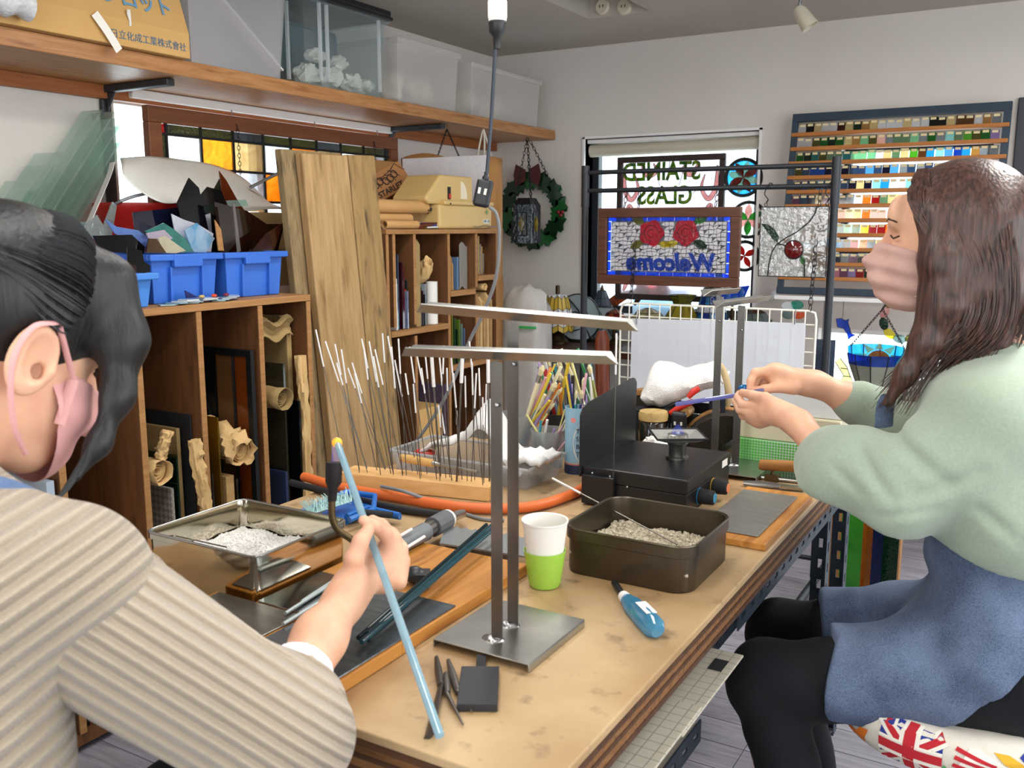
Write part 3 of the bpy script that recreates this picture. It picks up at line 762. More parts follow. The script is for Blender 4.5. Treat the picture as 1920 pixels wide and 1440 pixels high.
# blue crates of scrap glass
m_blue=mat('blue_crate','2c62c0',.42,col2='356ccc',nscale=6)
m_blue2=mat('light_blue_crate','3f7fd0',.42)
ZB=ZC1+.001
def crate(label,x0,x1,y0,y1,h,m):
 t=thing('plastic_crate',label,'crate',((x0+x1)/2,(y0+y1)/2,ZB),group='blue crates on the cabinet')
 tk=.006;tp=.012
 def ring(z,e):return[(x0+e,y0+e,z),(x1-e,y0+e,z),(x1-e,y1-e,z),(x0+e,y1-e,z)]
 z0,z1=ZB,ZB+h
 vs=ring(z0,tp)+ring(z1,0.002)+ring(z1,tk)+ring(z0+tk,tp+tk);fs=[(3,2,1,0),(12,13,14,15)]
 for a,c in((0,4),(4,8),(8,12)):
  for i in range(4):fs.append((a+i,a+(i+1)%4,c+(i+1)%4,c+i))
 b=MB();b.add(vs,fs);b.build('tub',m,t,world=True,bevel=.003)
 b=MB()
 for(xa,xb,ya,yb)in((x1-.004,x1+.012,y0-.01,y1+.01),(x0-.012,x0+.004,y0-.01,y1+.01),(x0,x1,y0-.012,y0+.004),(x0,x1,y1-.004,y1+.012)):b.box(xa,xb,ya,yb,z1-.016,z1+.002)
 yc=(y0+y1)/2;b.box(x1-.002,x1+.014,yc-.05,yc+.05,z1-.034,z1+.002)
 b.build('rim',m,t,world=True,bevel=.003)
 for yy in(yc-.055,yc+.055):
  b=MB();b.add([(x1-.014,yy-.003,z0),(x1-.014,yy+.003,z0),(x1+.001,yy+.003,z0+.005),(x1+.001,yy-.003,z0+.005),(x1-.005,yy-.003,z1-.034),(x1-.005,yy+.003,z1-.034),(x1+.005,yy+.003,z1-.034),(x1+.005,yy-.003,z1-.034)],[(3,2,1,0),(4,5,6,7),(0,1,5,4),(1,2,6,5),(2,3,7,6),(3,0,4,7)])
  b.build('rib',m,t,world=True)
 return t
crate('blue crate of mixed pale scrap glass on the cabinet',-2.46,-2.125,1.69,1.925,.133,m_blue)
crate('blue crate of dark amber scrap glass beside the planks',-2.46,-2.125,1.952,2.19,.133,m_blue)
crate('lighter blue low crate of dark scraps at the cabinet edge',-2.36,-2.075,1.40,1.655,.088,m_blue2)
crate('blue crate standing behind the low lighter blue crate',-2.64,-2.385,1.40,1.655,.13,m_blue)
def shard(label,c,n,up,poly,m,th=.004,group='scrap glass in the crates',name='glass_shard'):
 """flat broken piece: c centre, n its face normal, up the direction of local +y"""
 n=Vector(n).normalized();u=Vector(up);ex=u.cross(n).normalized();M=basis(c,ex,u)
 b=MB();b.prism(poly,th,M);return tag(b.build(name,m),label,'glass piece',group)
def gl2(k,c,c2=None,clear=.25):return glass('shard_'+k,c,clear,c2,16,gloss=.25,rough=.06)
P=lambda x,y,X=-2.25:at(x,y,X=X)
def shard_px(label,pts,m,X,name='glass_shard',drop=0.0,lean=.12,th=.004,group='scrap glass in the crates'):
 """broken piece whose corners stand on the leaning plane through X (front face towards the room)"""
 q=[at(x,y,X=X)for x,y in pts]
 b=MB();n=len(q);off=Vector((-th,0,0))
 zb=min(p.z for p in q)
 q=[p+Vector((-(p.z-zb)*lean,0,0))for p in q]
 nr=Vector((0,0,0))
 for i in range(n):
  a,c=q[i],q[(i+1)%n];nr+=a.cross(c)
 fs=[tuple(range(n)),tuple(range(2*n-1,n-1,-1))]+[(i,n+i,n+(i+1)%n,(i+1)%n)for i in range(n)]
 if nr.x<0:fs=[f[::-1]for f in fs]
 b.add(q+[p+off for p in q],fs)
 return tag(b.build(name,m),label,'glass piece',group)
S=shard_px
S('black glass shard with jagged point behind the blue crates',[(340,380),(366,333),(383,352),(400,470),(352,470)],m_bglass,-2.30)
S('big black glass shard with curved top in the right crate',[(368,385),(400,350),(425,357),(433,382),(440,478),(372,478)],m_bglass,-2.33)
S('olive green glass shard pointing up behind black glass',[(398,372),(421,335),(432,385),(430,440),(400,440)],gl2('olive','3c4a30',None,.2),-2.38)
S('tall rust red curved glass shard pointing up',[(424,320),(436,338),(452,372),(480,420),(470,470),(432,470),(427,380)],gl2('rust','6a2a12','8c3a18'),-2.36)
S('large dark amber glass sheet standing in the right crate',[(410,378),(470,395),(505,420),(538,420),(520,476),(415,476)],gl2('damber','1c0f0a','3a1c10',.2),-2.26)
S('dark amber glass strip with chipped edge in right crate',[(448,382),(452,470),(446,474),(444,382)],gl2('edge','9a9490',None,.3),-2.22)
S('red brown shard leaning at the right end of the crate',[(500,440),(536,418),(512,474),(470,474)],gl2('rbrown','5a2410','2a120a',.25),-2.20)
S('small clear glass offcut lying over the amber sheet',[(426,376),(462,374),(466,386),(430,389)],m_cgl,-2.29)
S('dark navy glass sheet with straight top behind pale shards',[(255,398),(362,387),(378,470),(258,470)],gl2('navy','161a33','22264a',.1),-2.36)
S('pale blue grey streaked shard with pointed top',[(366,392),(374,387),(384,400),(400,470),(378,470)],gl2('pblue','7f8fb8','a8b4d2',.1),-2.31)
S('white opal shard with pointed top in the left crate',[(328,401),(350,412),(375,420),(403,438),(396,472),(336,472)],gl2('opal','dfe2ee','f0f2f8',.05),-2.28)
S('white glass shard at the right end of the left crate',[(384,404),(398,400),(398,440),(386,430)],gl2('opal','dfe2ee','f0f2f8',.05),-2.33)
S('sky blue and white streaked shard in the left crate',[(350,432),(374,418),(405,447),(386,474),(362,472)],gl2('skyst','58b4e0','eef8fc',.1),-2.24)
S('teal green curved shard in the left crate',[(275,434),(312,418),(330,430),(350,448),(364,472),(340,474),(315,446)],gl2('teal','2c8a86','3fa89a',.1),-2.21)
S('light blue wavy shard in the left crate',[(202,411),(222,425),(262,432),(280,446),(282,462),(262,462),(218,438)],gl2('lblue','6f96d8','8fb0ea',.1),-2.23)
S('pale lilac shard lying between the teal and blue pieces',[(276,437),(310,431),(325,447),(300,456),(282,452)],gl2('lilac','c9bcd2','e0d6e4',.1),-2.195)
S('cream opal shard lying on the front edge of the left crate',[(300,446),(312,442),(349,470),(330,475),(304,474)],gl2('creamop','ded6b8','efe8d2',.1),-2.18)
S('brown amber triangular shard beside the cream shard',[(281,447),(296,448),(312,474),(275,474)],gl2('bramber','5a3a10','7a5218',.3),-2.175)
S('black glass sheet with cut corner over the rear crate',[(178,442),(250,440),(272,462),(270,476),(190,472)],m_bglass,-2.20)
S('dark scrap with stepped edge standing in the low crate',[(243,464),(270,470),(272,490),(283,498),(281,512),(240,510)],m_bglass,-2.10)
S('maroon glass scrap in the low lighter blue crate',[(215,500),(256,496),(257,510),(216,512)],gl2('maroon','3a1620',None,.2),-2.095)
S('clear textured glass offcut behind the hair of the near worker',[(165,420),(186,403),(203,436),(190,450),(160,445)],glass('clear_text','b9c4c2',.6,'d6dedc',60,bump=.6),-2.33)
S('clear rippled glass offcut leaning behind the rear crate',[(190,440),(218,378),(226,385),(205,470)],glass('clear_text','b9c4c2',.6),-2.43)
S('thin wood edged strip standing in the right crate',[(408,412),(418,430),(420,470),(410,470)],m_plyedge,-2.215,name='wood_strip',group=None)
for i in range(12):
 u=i/12;yy=1.70+.26*u+RND.uniform(-.01,.01);q=[(RND.uniform(.02,.034)*math.cos(a+RND.uniform(-.3,.3)),RND.uniform(.028,.05)*math.sin(a))for a in(.4,1.7,2.9,4.1,5.4)]
 b=MB();b.prism(q,.0025,TR(-2.085+RND.uniform(-.005,.006),yy,ZB+.0005+.0028*(i%4),RND.uniform(0,6)))
 k=['greyg','slate','cleargrey','white'][i%4]
 tag(b.build('glass_offcut',mat('offcut_'+k,{'greyg':'93a8a2','slate':'7c98a8','cleargrey':'a9b4b8','white':'c4cac8'}[k],.15)),{'greyg':'grey green','slate':'slate blue','cleargrey':'clear grey','white':'whitish'}[k]+' flat glass offcut lying on the cabinet edge','glass piece','flat offcuts on the cabinet edge')
for i,(c,lab)in enumerate((('b89a5a','tan'),('c8401c','orange red'),('7a1a3a','ruby'))):
 b=MB();b.ball((0,0,0),.007,6,TR(-2.083,1.82+i*.045,ZB+.016),(1,1.4,.7));tag(b.build('glass_nugget',mat('nugget%d'%i,c,.15),smooth=60),lab+' glass nugget lying on the flat offcuts','glass piece')
b=MB();b.prism([(0,0),(.04,.0),(.0,.022)],.003,basis((-2.1,1.78,ZB+.013),(0,1,0),(-.3,0,1)));tag(b.build('glass_shard',gl2('cobalt','1c2c86')),'cobalt blue triangular shard standing among flat offcuts','glass piece')
# tipped clear glass sheets against the wall
d=Vector((0,.61,.792))
for i,(yt,zt_,x0,x1)in enumerate(((2.00,1.685,-2.80,-2.70),(2.025,1.68,-2.80,-2.67),(2.065,1.665,-2.80,-2.68),(2.07,1.64,-2.80,-2.66),(2.06,1.585,-2.80,-2.67),(1.83,1.54,-2.81,-2.66),(1.79,1.50,-2.80,-2.665),(1.72,1.45,-2.80,-2.66))):
 L=(zt_-ZB)/d.z;yb=yt-L*d.y
 o=Vector((0,yb,ZB+.006));b=MB()
 b.prism([(x0,0),(x1,0),(x1,L),(x0,L)],.005,Matrix(((1,0,0,0),(0,d.y,-d.z,o.y),(0,d.z,d.y,o.z),(0,0,0,1))))
 tag(b.build('glass_sheet',glass('clear_green_glass','e4f2ec',.86,'f0faf6',3,gloss=.2,rough=.05)),'clear greenish glass sheet tipped against the left wall','glass sheet','tipped clear glass sheets')
b=MB();b.prism([(-2.655,0),(-2.58,0),(-2.58,.25),(-2.655,.25)],.02,Matrix(((1,0,0,0),(0,.62,-.78,1.70),(0,.78,.62,1.13),(0,0,0,1))))
tag(b.build('mirror_panel',mat('grey_blue_panel','8fa3ad',.2)),'small grey blue panel tipped beside the clear glass sheets','panel')
t=thing('red_bucket','red plastic bucket with white wire handle half under a cloth','bucket',(-2.62,2.06,ZB))
m_redp=mat('red_plastic','b3201c',.35,col2='c92a1e',nscale=3)
b=MB();b.lathe([(0,.0),(.11,0),(.14,.26),(.147,.27),(.147,.285),(.135,.285),(.105,.01),(0,.008)],28);b.build('pail',m_redp,t,smooth=50)
b=MB();b.box(.128,.146,-.03,.03,.14,.23,TR(0,0,0,-.5));b.build('badge',mat('orange_red','e8481c',.3),t)
b=MB();b.tube([Vector((.04+.1*math.sin(a),-.145*math.cos(a),.27+.05*math.sin(a)))for a in[math.pi*i/16 for i in range(17)]],.005,6);b.build('handle',m_gal,t)
m_cloth=mat('white_cloth','dcdcd4',.9,col2='e8e8e2',nscale=40,stretch=(1,1,14),bump=.2,bscale=200)
A=[at(*q,X=x)for q,x in(((225,297),-2.70),((330,297),-2.72),((425,318),-2.72),((500,372),-2.70))]
Bm=[at(*q,X=x)for q,x in(((222,318),-2.50),((300,340),-2.47),((400,352),-2.47),((520,385),-2.50))]
Cm=[at(*q,X=x)for q,x in(((235,330),-2.43),((325,385),-2.41),((410,385),-2.42),((526,400),-2.44))]
As,Bs,Cs=spline(A,8),spline(Bm,8),spline(Cm,8)
b=MB()
def cl(u,v):
 i=u*(len(As)-1);k=min(int(i),len(As)-2);f=i-k
 a,m_,c=(q[k].lerp(q[k+1],f)for q in(As,Bs,Cs))
 p=a*(1-v)**2+m_*2*v*(1-v)*1.0+c*v*v
 return p+Vector((.008*math.sin(u*17+v*4),0,.012*math.sin(u*11+v*3)*(.3+v)))
b.grid(cl,40,18)
tag(b.build('dust_cloth',m_cloth,smooth=80,solid=.003),'white striped cloth draped over things on the cabinet','cloth')
b=MB();A=[at(214,305,X=-2.62),at(205,335,X=-2.58),at(160,440,X=-2.56)]
b.grid(lambda u,v:tuple(Vector(spline(A,6)[int(u*12)])+Vector((.05*v-.02,-.02*v,0))),12,4);tag(b.build('paper_sheet',m_paper,solid=.002),'white sheet hanging slantwise beside the red bucket','paper')
b=MB();b.cbox((-2.58,2.46,ZB+.13),(.3,.4,.26));tag(b.build('carton',mat('tan_carton','b99a66',.85,col2='c4a672',nscale=5),bevel=.004),'plain tan carton under the white cloth behind the planks','box')
b=MB();b.tube([at(468,352,X=-2.6),at(535,318,X=-2.5)],.006,8);tag(b.build('metal_rod',m_gal),'thin metal rod sticking out over the white cloth','rod')
# old planks leaning between the two cabinets
m_plankA=wood('plank_weathered','7a6446','94805c','463c2c',scale=7,stretch=(12,12,1),rough=.8,stain=9)
m_plankB=wood('plank_clean','9a7a50','b39468','7c5e38',scale=4,stretch=(14,14,.7),rough=.7)
m_plankC=wood('plank_stained','866a44','a58758','342e24',scale=5,stretch=(10,10,.8),rough=.8,stain=7)
def plank(label,xt,px0,px1,ptop,zbx,m,thick,wob=0.0):
 yl=at(px0,ptop,X=xt).y;yr=at(px1,ptop+8,X=xt).y;zt=at(px0,ptop,X=xt).z
 b=MB();n=10;vs=[]
 for k in range(n+1):
  f=k/n;x=zbx+(xt-zbx)*f;z=.002+(zt-.002)*f
  w=wob*math.sin(f*7)
  vs+=[(x-thick,yl+w,z),(x,yl+w,z),(x,yr+w*.6,z+.006*f),(x-thick,yr+w*.6,z+.006*f)]
 fs=[(3,2,1,0),tuple(4*n+i for i in range(4))]
 for k in range(n):
  for i in range(4):fs.append((4*k+i,4*k+(i+1)%4,4*k+4+(i+1)%4,4*k+4+i))
 b.add(vs,fs);return tag(b.build('plank',m,bevel=.004),label,'plank','planks leaning between the cabinets')
plank('weathered grey edged plank leaning behind the other two planks',-2.185,527,640,279,-2.045,m_plankA,.03)
plank('clean grained plank leaning in the middle between the cabinets',-2.148,566,652,287,-2.008,m_plankB,.032)
plank('dark stained plank leaning next to the pigeonholes',-2.146,654,703,290,-2.006,m_plankC,.032)
# second pigeonhole cabinet
X2,Z2=-2.15,1.314
m_ply2=wood('plywood_light','5e3c22','744c2c','462a14',scale=4,stretch=(10,10,1),rough=.6)
t=thing('pigeonhole_cabinet','tall light plywood pigeonhole cabinet carrying the cream machine','cabinet',(-2.48,3.1,0))
V=[2.742,2.79,2.918,3.150,3.530]
y0,y1=V[0],V[-1]
b=MB();b.box(XW+.03,X2+.004,y0,y1+.01,Z2-.018,Z2);b.build('top_board',m_plyedge,t,world=True,bevel=.002)
b=MB();b.box(XW+.03,XW+.045,y0,y1,.02,Z2-.019);b.build('back_panel',m_ply2,t,world=True)
b=MB();b.box(XW+.046,X2,y0,y1,.02,.05);b.build('bottom_board',m_ply2,t,world=True)
def upright(y,za,zb,nm='divider'):
 b=MB();b.box(XW+.046,X2,y-.008,y+.008,za,zb);b.build(nm,m_ply2,t,world=True)
 b=MB();b.box(X2,X2+.002,y-.008,y+.008,za,zb);b.build('edge_strip',m_plyedge,t,world=True)
def shelf(ya,yb,z,dx=0):
 b=MB();b.box(XW+.046,X2+.004+dx,ya,yb,z-.022,z);b.build('shelf',m_plyedge,t,world=True)
upright(V[0]+.008,.051,Z2-.019,'end_panel');upright(V[1]+.0,.95,Z2-.019);upright(V[2],.051,.905);upright(V[2],.95,Z2-.019);upright(V[3],.051,Z2-.019);upright(V[4]-.004,.051,Z2-.019,'end_panel')
shelf(V[0]+.02,V[3]-.01,.935);upright(3.357,1.07,Z2-.019);shelf(V[3]+.01,3.347,1.064);shelf(3.367,V[4]-.014,1.118);shelf(V[3]+.01,V[4]-.014,.755);upright(3.357,.78,1.04)
def sheet2(name,label,cat,y,ztop,xf,m,zb,thick=.006,lean=0.0,group=None,cut=0.0):
 return sheet(name,label,cat,y,ztop,xf,m,thick,zb+.001,-2.72,lean,group,0,cut)
G2='sheets in the tall pigeonhole cabinet'
s=lambda n,l,c,y,zt,xf,m,zb,th=.006,lean=0.0,g=G2,cut=0.0:sheet2(n,l,c,y,zt,xf,m,zb,th,lean,g,cut)
s('glass_sheet','white edged glass sheet first in the narrow pigeonhole','glass sheet',2.812,1.13,-2.16,m_paper,.935)
s('glass_sheet','mottled teal glass sheet beside the white one','glass sheet',2.824,1.11,-2.165,gl2('mteal','4a7a80','8fb0b0',.2),.935)
s('glass_sheet','slate blue glass sheet tall in the narrow pigeonhole','glass sheet',2.838,1.22,-2.17,gl2('sl','4a5a78','6a7a98',.1),.935)
s('glass_sheet','dark maroon glass sheet behind slate blue one','glass sheet',2.852,1.19,-2.16,gl2('mar','3a0f1a','56141f',.1),.935)
s('glass_sheet','deep red glass sheet in the narrow pigeonhole','glass sheet',2.866,1.175,-2.165,gl2('dred','6a1016','8a141c',.1),.935)
s('glass_sheet','pale blue rough edged glass strip in the narrow pigeonhole','glass sheet',2.880,1.08,-2.158,gl2('pb','8a9ac0','b4c0da',.1),.935)
s('black_sheet','black sheet with orange sticker in the narrow pigeonhole','sheet',2.893,1.12,-2.17,m_blackm,.935)
b=MB();b.box(-2.20,-2.172,2.8915,2.8925,1.06,1.085);tag(b.build('sticker',mat('orange_sticker','e4502c',.6)),'orange square sticker on the black sheet','sticker')
s('kraft_wrap','folded corrugated cardboard strip tall in the second hole','wrapping',2.945,1.275,-2.165,m_corr,.935,.03,0,None,.02)
for i,(yy,zt,k,c)in enumerate(((2.982,1.09,'black green','10160f'),(2.994,1.075,'dark maroon','2a0d12'),(3.006,1.06,'near black','0c0c0e'))):s('glass_sheet',k+' glass sheet beside the corrugated strip','glass sheet',yy,zt,-2.17,mat('cab2_dark%d'%i,c,.1),.935)
s('glass_sheet','frosted blue white glass sheet before the white roll','glass sheet',3.02,1.10,-2.175,gl2('fbw','b8c4d0','d6dee6',.2),.935)
krumple('crumpled_kraft','torn kraft envelope hanging open beside the white paper roll',[(-2.3,3.045,1.10),(-2.2,3.045,1.13),(-2.17,3.04,1.19)],.022,m_kraft2,51,wave=.4)
b=MB();b.lathe([(0,0),(.024,0),(.024,.17),(.018,.17),(.018,.02),(0,.02)],20,TR(-2.19,3.085,.936));tag(b.build('paper_roll',m_paper,smooth=50),'white paper roll standing upright in the second hole','paper roll')
for i,(yy,zt)in enumerate(((3.172,1.26),(3.186,1.235),(3.202,1.225),(3.216,1.2))):s('kraft_wrap',['thin brown kraft folder in the third hole','creased brown kraft folder with torn corner','dark brown card sheet beside kraft folders','brown card sheet before the blue panel'][i],'wrapping',yy,zt,-2.165-.004*i,m_kraft if i%2 else m_card2,1.064,.007,0,None,.03)
s('panel_board','slate blue flat panel behind the translucent sheet','panel',3.238,1.20,-2.168,mat('slate_panel','5d7a9c',.4),1.064,.012,0,None)
b=MB();b.grid(lambda u,v:(-2.165-.02*u,3.252+u*.088,1.066+v*.185+.01*math.sin(u*5)),12,6);tag(b.build('plastic_sheet',glass('milky_sheet','c9c6c0',.2,'dedbd6',4),solid=.002),'wavy translucent white plastic sheet in the third hole','sheet')
for i,(yy,zt)in enumerate(((3.380,1.28),(3.400,1.275),(3.418,1.285),(3.437,1.25),(3.456,1.24),(3.475,1.21))):s(*[('kraft_wrap','kraft edged packet with frayed wrapping in the small upper hole','wrapping'),('glass_sheet','bubble wrapped glass sheet in the small upper hole','glass sheet')][i%2],yy,zt,-2.17-.004*i,[m_kraft,mat('wrap_grey','6e6a62',.3,col2='9a968e',nscale=40,bump=.6)][i%2],1.118,.009)
for i,(yy,zt,nm,c)in enumerate(((3.175,.93,'cobalt blue','26406a'),(3.192,.97,'olive yellow','a8a03a'),(3.21,.95,'leaf green','3a6a44'),(3.228,.90,'dark green','24402c'),(3.246,.94,'lime green','8aa84a'),(3.264,.92,'pale aqua','9ab4ac'),(3.284,.90,'light blue','7a94b0'))):s('glass_sheet',nm+' glass sheet in the lower right hole','glass sheet',yy,zt,-2.165,gl2('cab2g%d'%i,c,None,.2),.755,.007)
for i in range(5):s('kraft_wrap',['tall kraft packet leaning in the lower right hole','creased kraft packet beside the tall one','thin kraft packet with folded corner','pale kraft packet with torn edge','kraft packet against the end panel'][i],'wrapping',3.378+.027*i,1.04-.015*(i%3),-2.16,[m_kraft,m_kraft2][i%2],.755,.016,0,None,.02)
krumple('crumpled_kraft','crumpled kraft paper bag stuffed in the middle right hole',[(-2.5,3.44,1.066),(-2.3,3.44,1.066),(-2.155,3.44,1.066)],.014,m_kraft2,61,wave=.3)
s('carton','flat cardboard carton lying in the lowest hole','box',2.96,.60,-2.17,m_card,.05,.16,0,None)
s('panel_board','dull purple board standing in the lowest hole','panel',3.125,.68,-2.16,mat('dull_purple','4a3a52',.6),.05,.012,0,None)
# things on top of the second cabinet
ZT2=Z2+.001
m_cream2=mat('cream_machine','cfb277',.45,col2='c8a96c',nscale=3)
t=thing('bench_machine','cream plastic bench machine with sloped hood on the tall cabinet','machine',(-2.35,3.32,ZT2))
ya,yb=at(806,400,X=-2.17).y,at(921,420,X=-2.17).y
zt=at(890,333,X=-2.2).z;zb_=ZT2
b=MB();zm=ZT2+.098
b.box(-2.37,-2.165,ya+.06,yb,ZT2,zm);b.build('base',m_cream2,t,world=True,bevel=.012,seg=3)
b=MB();yh=at(885,400,X=-2.19).y
prof=[(ya+.0,zm+.012),(ya+.0,zm+.03),(ya+.10,zt),(yh,zt),(yh,zm),(ya+.02,zm)]
bb=MB();bb.prism([(p[0],p[1])for p in prof],.17,Matrix(((0,0,-1,-2.185),(1,0,0,0),(0,1,0,0),(0,0,0,1))));bb.build('hood',m_cream2,t,world=True,bevel=.014,seg=3)
b=MB();b.box(-2.375,-2.158,ya+.09,yb+.006,zm-.002,zm+.016);b.build('seam_lip',m_cream2,t,world=True,bevel=.006)
b=MB();p=at(842,362,X=-2.184);b.cbox((-2.184,p.y,p.z),(.006,.02,.05));b.build('switch_plate',m_blackm,t,world=True,bevel=.002)
b=MB();b.cbox((-2.180,p.y,p.z-.012),(.006,.012,.018));b.build('rocker_switch',mat('red_rocker','c0301c',.35),t,world=True)
b=MB();p=at(869,357,X=-2.184);bb=[(0,-.035),(.006,-.035)];
b.prism([(-.022,-.036),(.024,-.036),(.022,-.015),(.012,.012),(-.004,.03),(-.022,.036)],.004,basis((-2.1845,p.y,p.z),(0,1,0),(0,0,1)));b.build('scale_window',mat('window_cream','e4d9c0',.3),t,world=True)
for q in(845,):
 p=at(q,380,X=-2.157);b=MB();b.cbox((-2.157,p.y,p.z-.004),(.003,.006,.006));b.build('screw',m_blackm,t,world=True)
p=at(912,415,X=-2.163);b=MB();b.cbox((-2.1635,p.y,p.z),(.002,.046,.018));b.build('label_plate',mat('pale_label','d8dcd6',.4),t,world=True)
text_mesh('HC-15',.016,basis((-2.162,p.y-.021,p.z-.005),(0,1,0),(0,0,1)),'lettering',mat('label_blue','2a3a5a',.6),t,world=True)
p=at(913,398,X=-2.163);b=MB();b.prism([(0,-.012),(.012,0),(0,.012),(-.012,0)],.001,basis((-2.1635,p.y,p.z),(0,1,0),(0,0,1)));b.build('emblem',mat('green_emblem','7a9a5a',.5),t,world=True)
t=thing('printed_carton','tilted brown carton with dark printed script lettering','box',(-2.5,3.1,ZT2+.02))
P0,P1,P2=at(712,379,X=-2.44),at(759,353,X=-2.40),at(705,342,X=-2.47)
ML0=basis(P0,P1-P0,P2-P0)
ML=ML0@Matrix(((0,1,0,0),(0,0,1,0),(1,0,0,0),(0,0,0,1)))
b=MB();b.box(-.24,0,0,.19,0,.115,ML);b.build('carton',m_card2,t,world=True,bevel=.003)
m_dkink=mat('dark_brown_ink','33201a',.8)
text_mesh('STARLET',.034,ML@basis((.0008,.012,.012),(0,1,0),(0,0,1)),'lettering',m_dkink,t,world=True,bold=.0008,shear=.12)
b=MB()
for k in range(5):
 cc=(.0012,.03+.026*k,.068+.006*math.sin(k*2));b.tube([ML@Vector((cc[0],cc[1]+.013*math.cos(a),cc[2]+.016*math.sin(a)))for a in[6.283*j/12 for j in range(12)]],.0026,4,closed=True)
 b.tube([ML@Vector((.0012,cc[1]-.016,cc[2]+.024)),ML@Vector((.0012,cc[1]+.01,cc[2]+.0)),ML@Vector((.0012,cc[1]+.018,cc[2]-.02))],.002,4)
b.build('script_lettering',m_dkink,t,world=True,kind='stuff')
b=MB();b.tube([ML@Vector(q)for q in((.0012,.02,.092),(.0012,.08,.085),(.0012,.13,.095),(.0012,.165,.112),(.0012,.175,.09),(.0012,.19,.07))],.0018,4);b.build('printed_outline',m_dkink,t,world=True)
b=MB();b.cbox((-2.58,3.13,ZT2+.03),(.2,.16,.06));tag(b.build('carton',m_card2),'flat brown carton propping the tilted printed carton','box')
m_tube=mat('tube_card','b98d55',.75,col2='c69a62',nscale=4)
def ctube(label,px,r,y0_,z):
 b=MB();ye=at(*px,X=-2.20).y
 M=Matrix.Translation((-2.20-r,y0_,z))@Matrix.Rotation(-math.pi/2,4,'X');L=ye-y0_
 b.lathe([(r*.82,0),(r,0),(r,L),(r*.82,L),(r*.82,0)],24,M);return tag(b.build('cardboard_tube',m_tube,smooth=50),label,'tube','cardboard tubes on the tall cabinet')
ctube('thick cardboard tube with pencils sticking out of it',(806,393),.026,2.76,ZT2+.085)
ctube('medium cardboard tube lying below the thick one',(775,408),.017,2.75,ZT2+.041)
b=MB();b.cbox((-2.24,2.87,ZT2+.012),(.09,.2,.022));tag(b.build('paper_pack',mat('lilac_card','9a86a8',.7)),'thin lilac card pack under the cardboard tubes','card')
b=MB();M=Matrix.Translation((-2.168,2.76,ZT2+.0165))@Matrix.Rotation(-math.pi/2,4,'X');b.lathe([(.012,0),(.0155,0),(.0155,.2),(.012,.2),(.012,0)],16,M);tag(b.build('cardboard_tube',m_tube,smooth=50),'thin cardboard tube lying at the cabinet edge','tube','cardboard tubes on the tall cabinet')
pens=[('dark red','6a1420'),('red','b31c20'),('blue','2a3a8a'),('yellow','d8b020'),('white','dcdcd6'),('grey','8a8c8e'),('maroon','4a1418'),('orange','d87020'),('brown','6a4020'),('black','1c1c20')]
for i in range(9):
 a=RND.uniform(-.12,.12);nm,c=pens[i%4+(6 if i%2 else 0)if(i%4+6)<10 else i%4]
 yy=3.09+RND.uniform(-.02,.06);zz=ZT2+.062+.0065*(i%5);L=.11
 b=MB();b.tube([(-2.222+.006*(i%4)+.0,yy-.0,zz),(-2.22+.006*(i%4)+L*math.sin(a)*.3,yy+L,zz-.006)],.0032,6);tag(b.build('pencil',mat('pen_'+nm,c,.35)),nm+' pencil sticking out of the thick cardboard tube','pencil','pencils in the cardboard tube')
for i in range(26):
 nm,c=pens[(i*7)%10];a=RND.uniform(-.5,.5);L=RND.uniform(.07,.13);cx=-2.18-.016*(i%4);cy=2.99+.0085*i+RND.uniform(-.005,.005);zz=ZT2+.006+.0075*(i%3)
 b=MB();b.tube([(cx-L/2*math.sin(a)*.4,cy-L/2*math.cos(a),zz),(cx+L/2*math.sin(a)*.4,cy+L/2*math.cos(a),zz+.002)],.004,6);tag(b.build('pen',mat('pen_'+nm,c,.35)),nm+' pen lying in the heap before the cream machine','pen','pens heaped on the tall cabinet')
b=MB();b.grid(lambda u,v:(-2.2+.05*v,3.36+.2*u,ZT2+.004+.012*abs(math.sin(u*5+v*3))),10,5);tag(b.build('plastic_bag',glass('film','d8d8da',.5),solid=.001),'thin clear plastic bag lying below the cream machine','bag')
b=MB();b.box(-2.725,-2.69,3.16,3.535,ZT2,1.62);tag(b.build('portfolio',mat('brown_board','b98a50',.8,col2='a87a44',nscale=3),bevel=.006),'big brown cardboard portfolio standing against the wall behind the machine','portfolio')
b=MB();b.box(-2.68,-2.22,3.555,3.575,.35,1.635);tag(b.build('foam_board',mat('white_foam','dcdce4',.6,col2='e6e6ec',nscale=60,bump=.3),bevel=.002),'tall white foam board standing beside the tall cabinet','board')
for i,zt in enumerate((1.53,1.40)):
 b=MB();b.box(-2.70,-2.235-.02*i,3.5765+.006*i,3.581+.006*i,.36,zt);tag(b.build('card_sheet',m_card2),['brown card sheet standing behind the white foam board','shorter brown card sheet behind the white foam board'][i],'card')
b=MB();ys=3.60
def bagf(u,v):
 x=-2.72+.47*u;z=.25+1.39*v
 return(x,ys+.012*nz((u*6,v*9,1)),z+.02*math.sin(u*6)*(v>.95))
b.grid(bagf,14,24)
def bagf2(u,v):
 z=.25+1.39*v;return(-2.25+.018*nz((u*5,v*8,4)),ys+.14*u,z-.01*u)
b.grid(bagf2,6,24)
def bagf3(u,v):return(-2.72+.47*u,ys+.14+.0*v,.25+1.38*v)
b.grid(bagf3,6,6)
bag=tag(b.build('paper_bag',mat('bag_kraft','b8864e',.75,col2='a4743e',nscale=5,bump=.4,bscale=14),smooth=60,solid=.002),'tall creased brown paper bag hanging on white rope','bag')
b=MB()
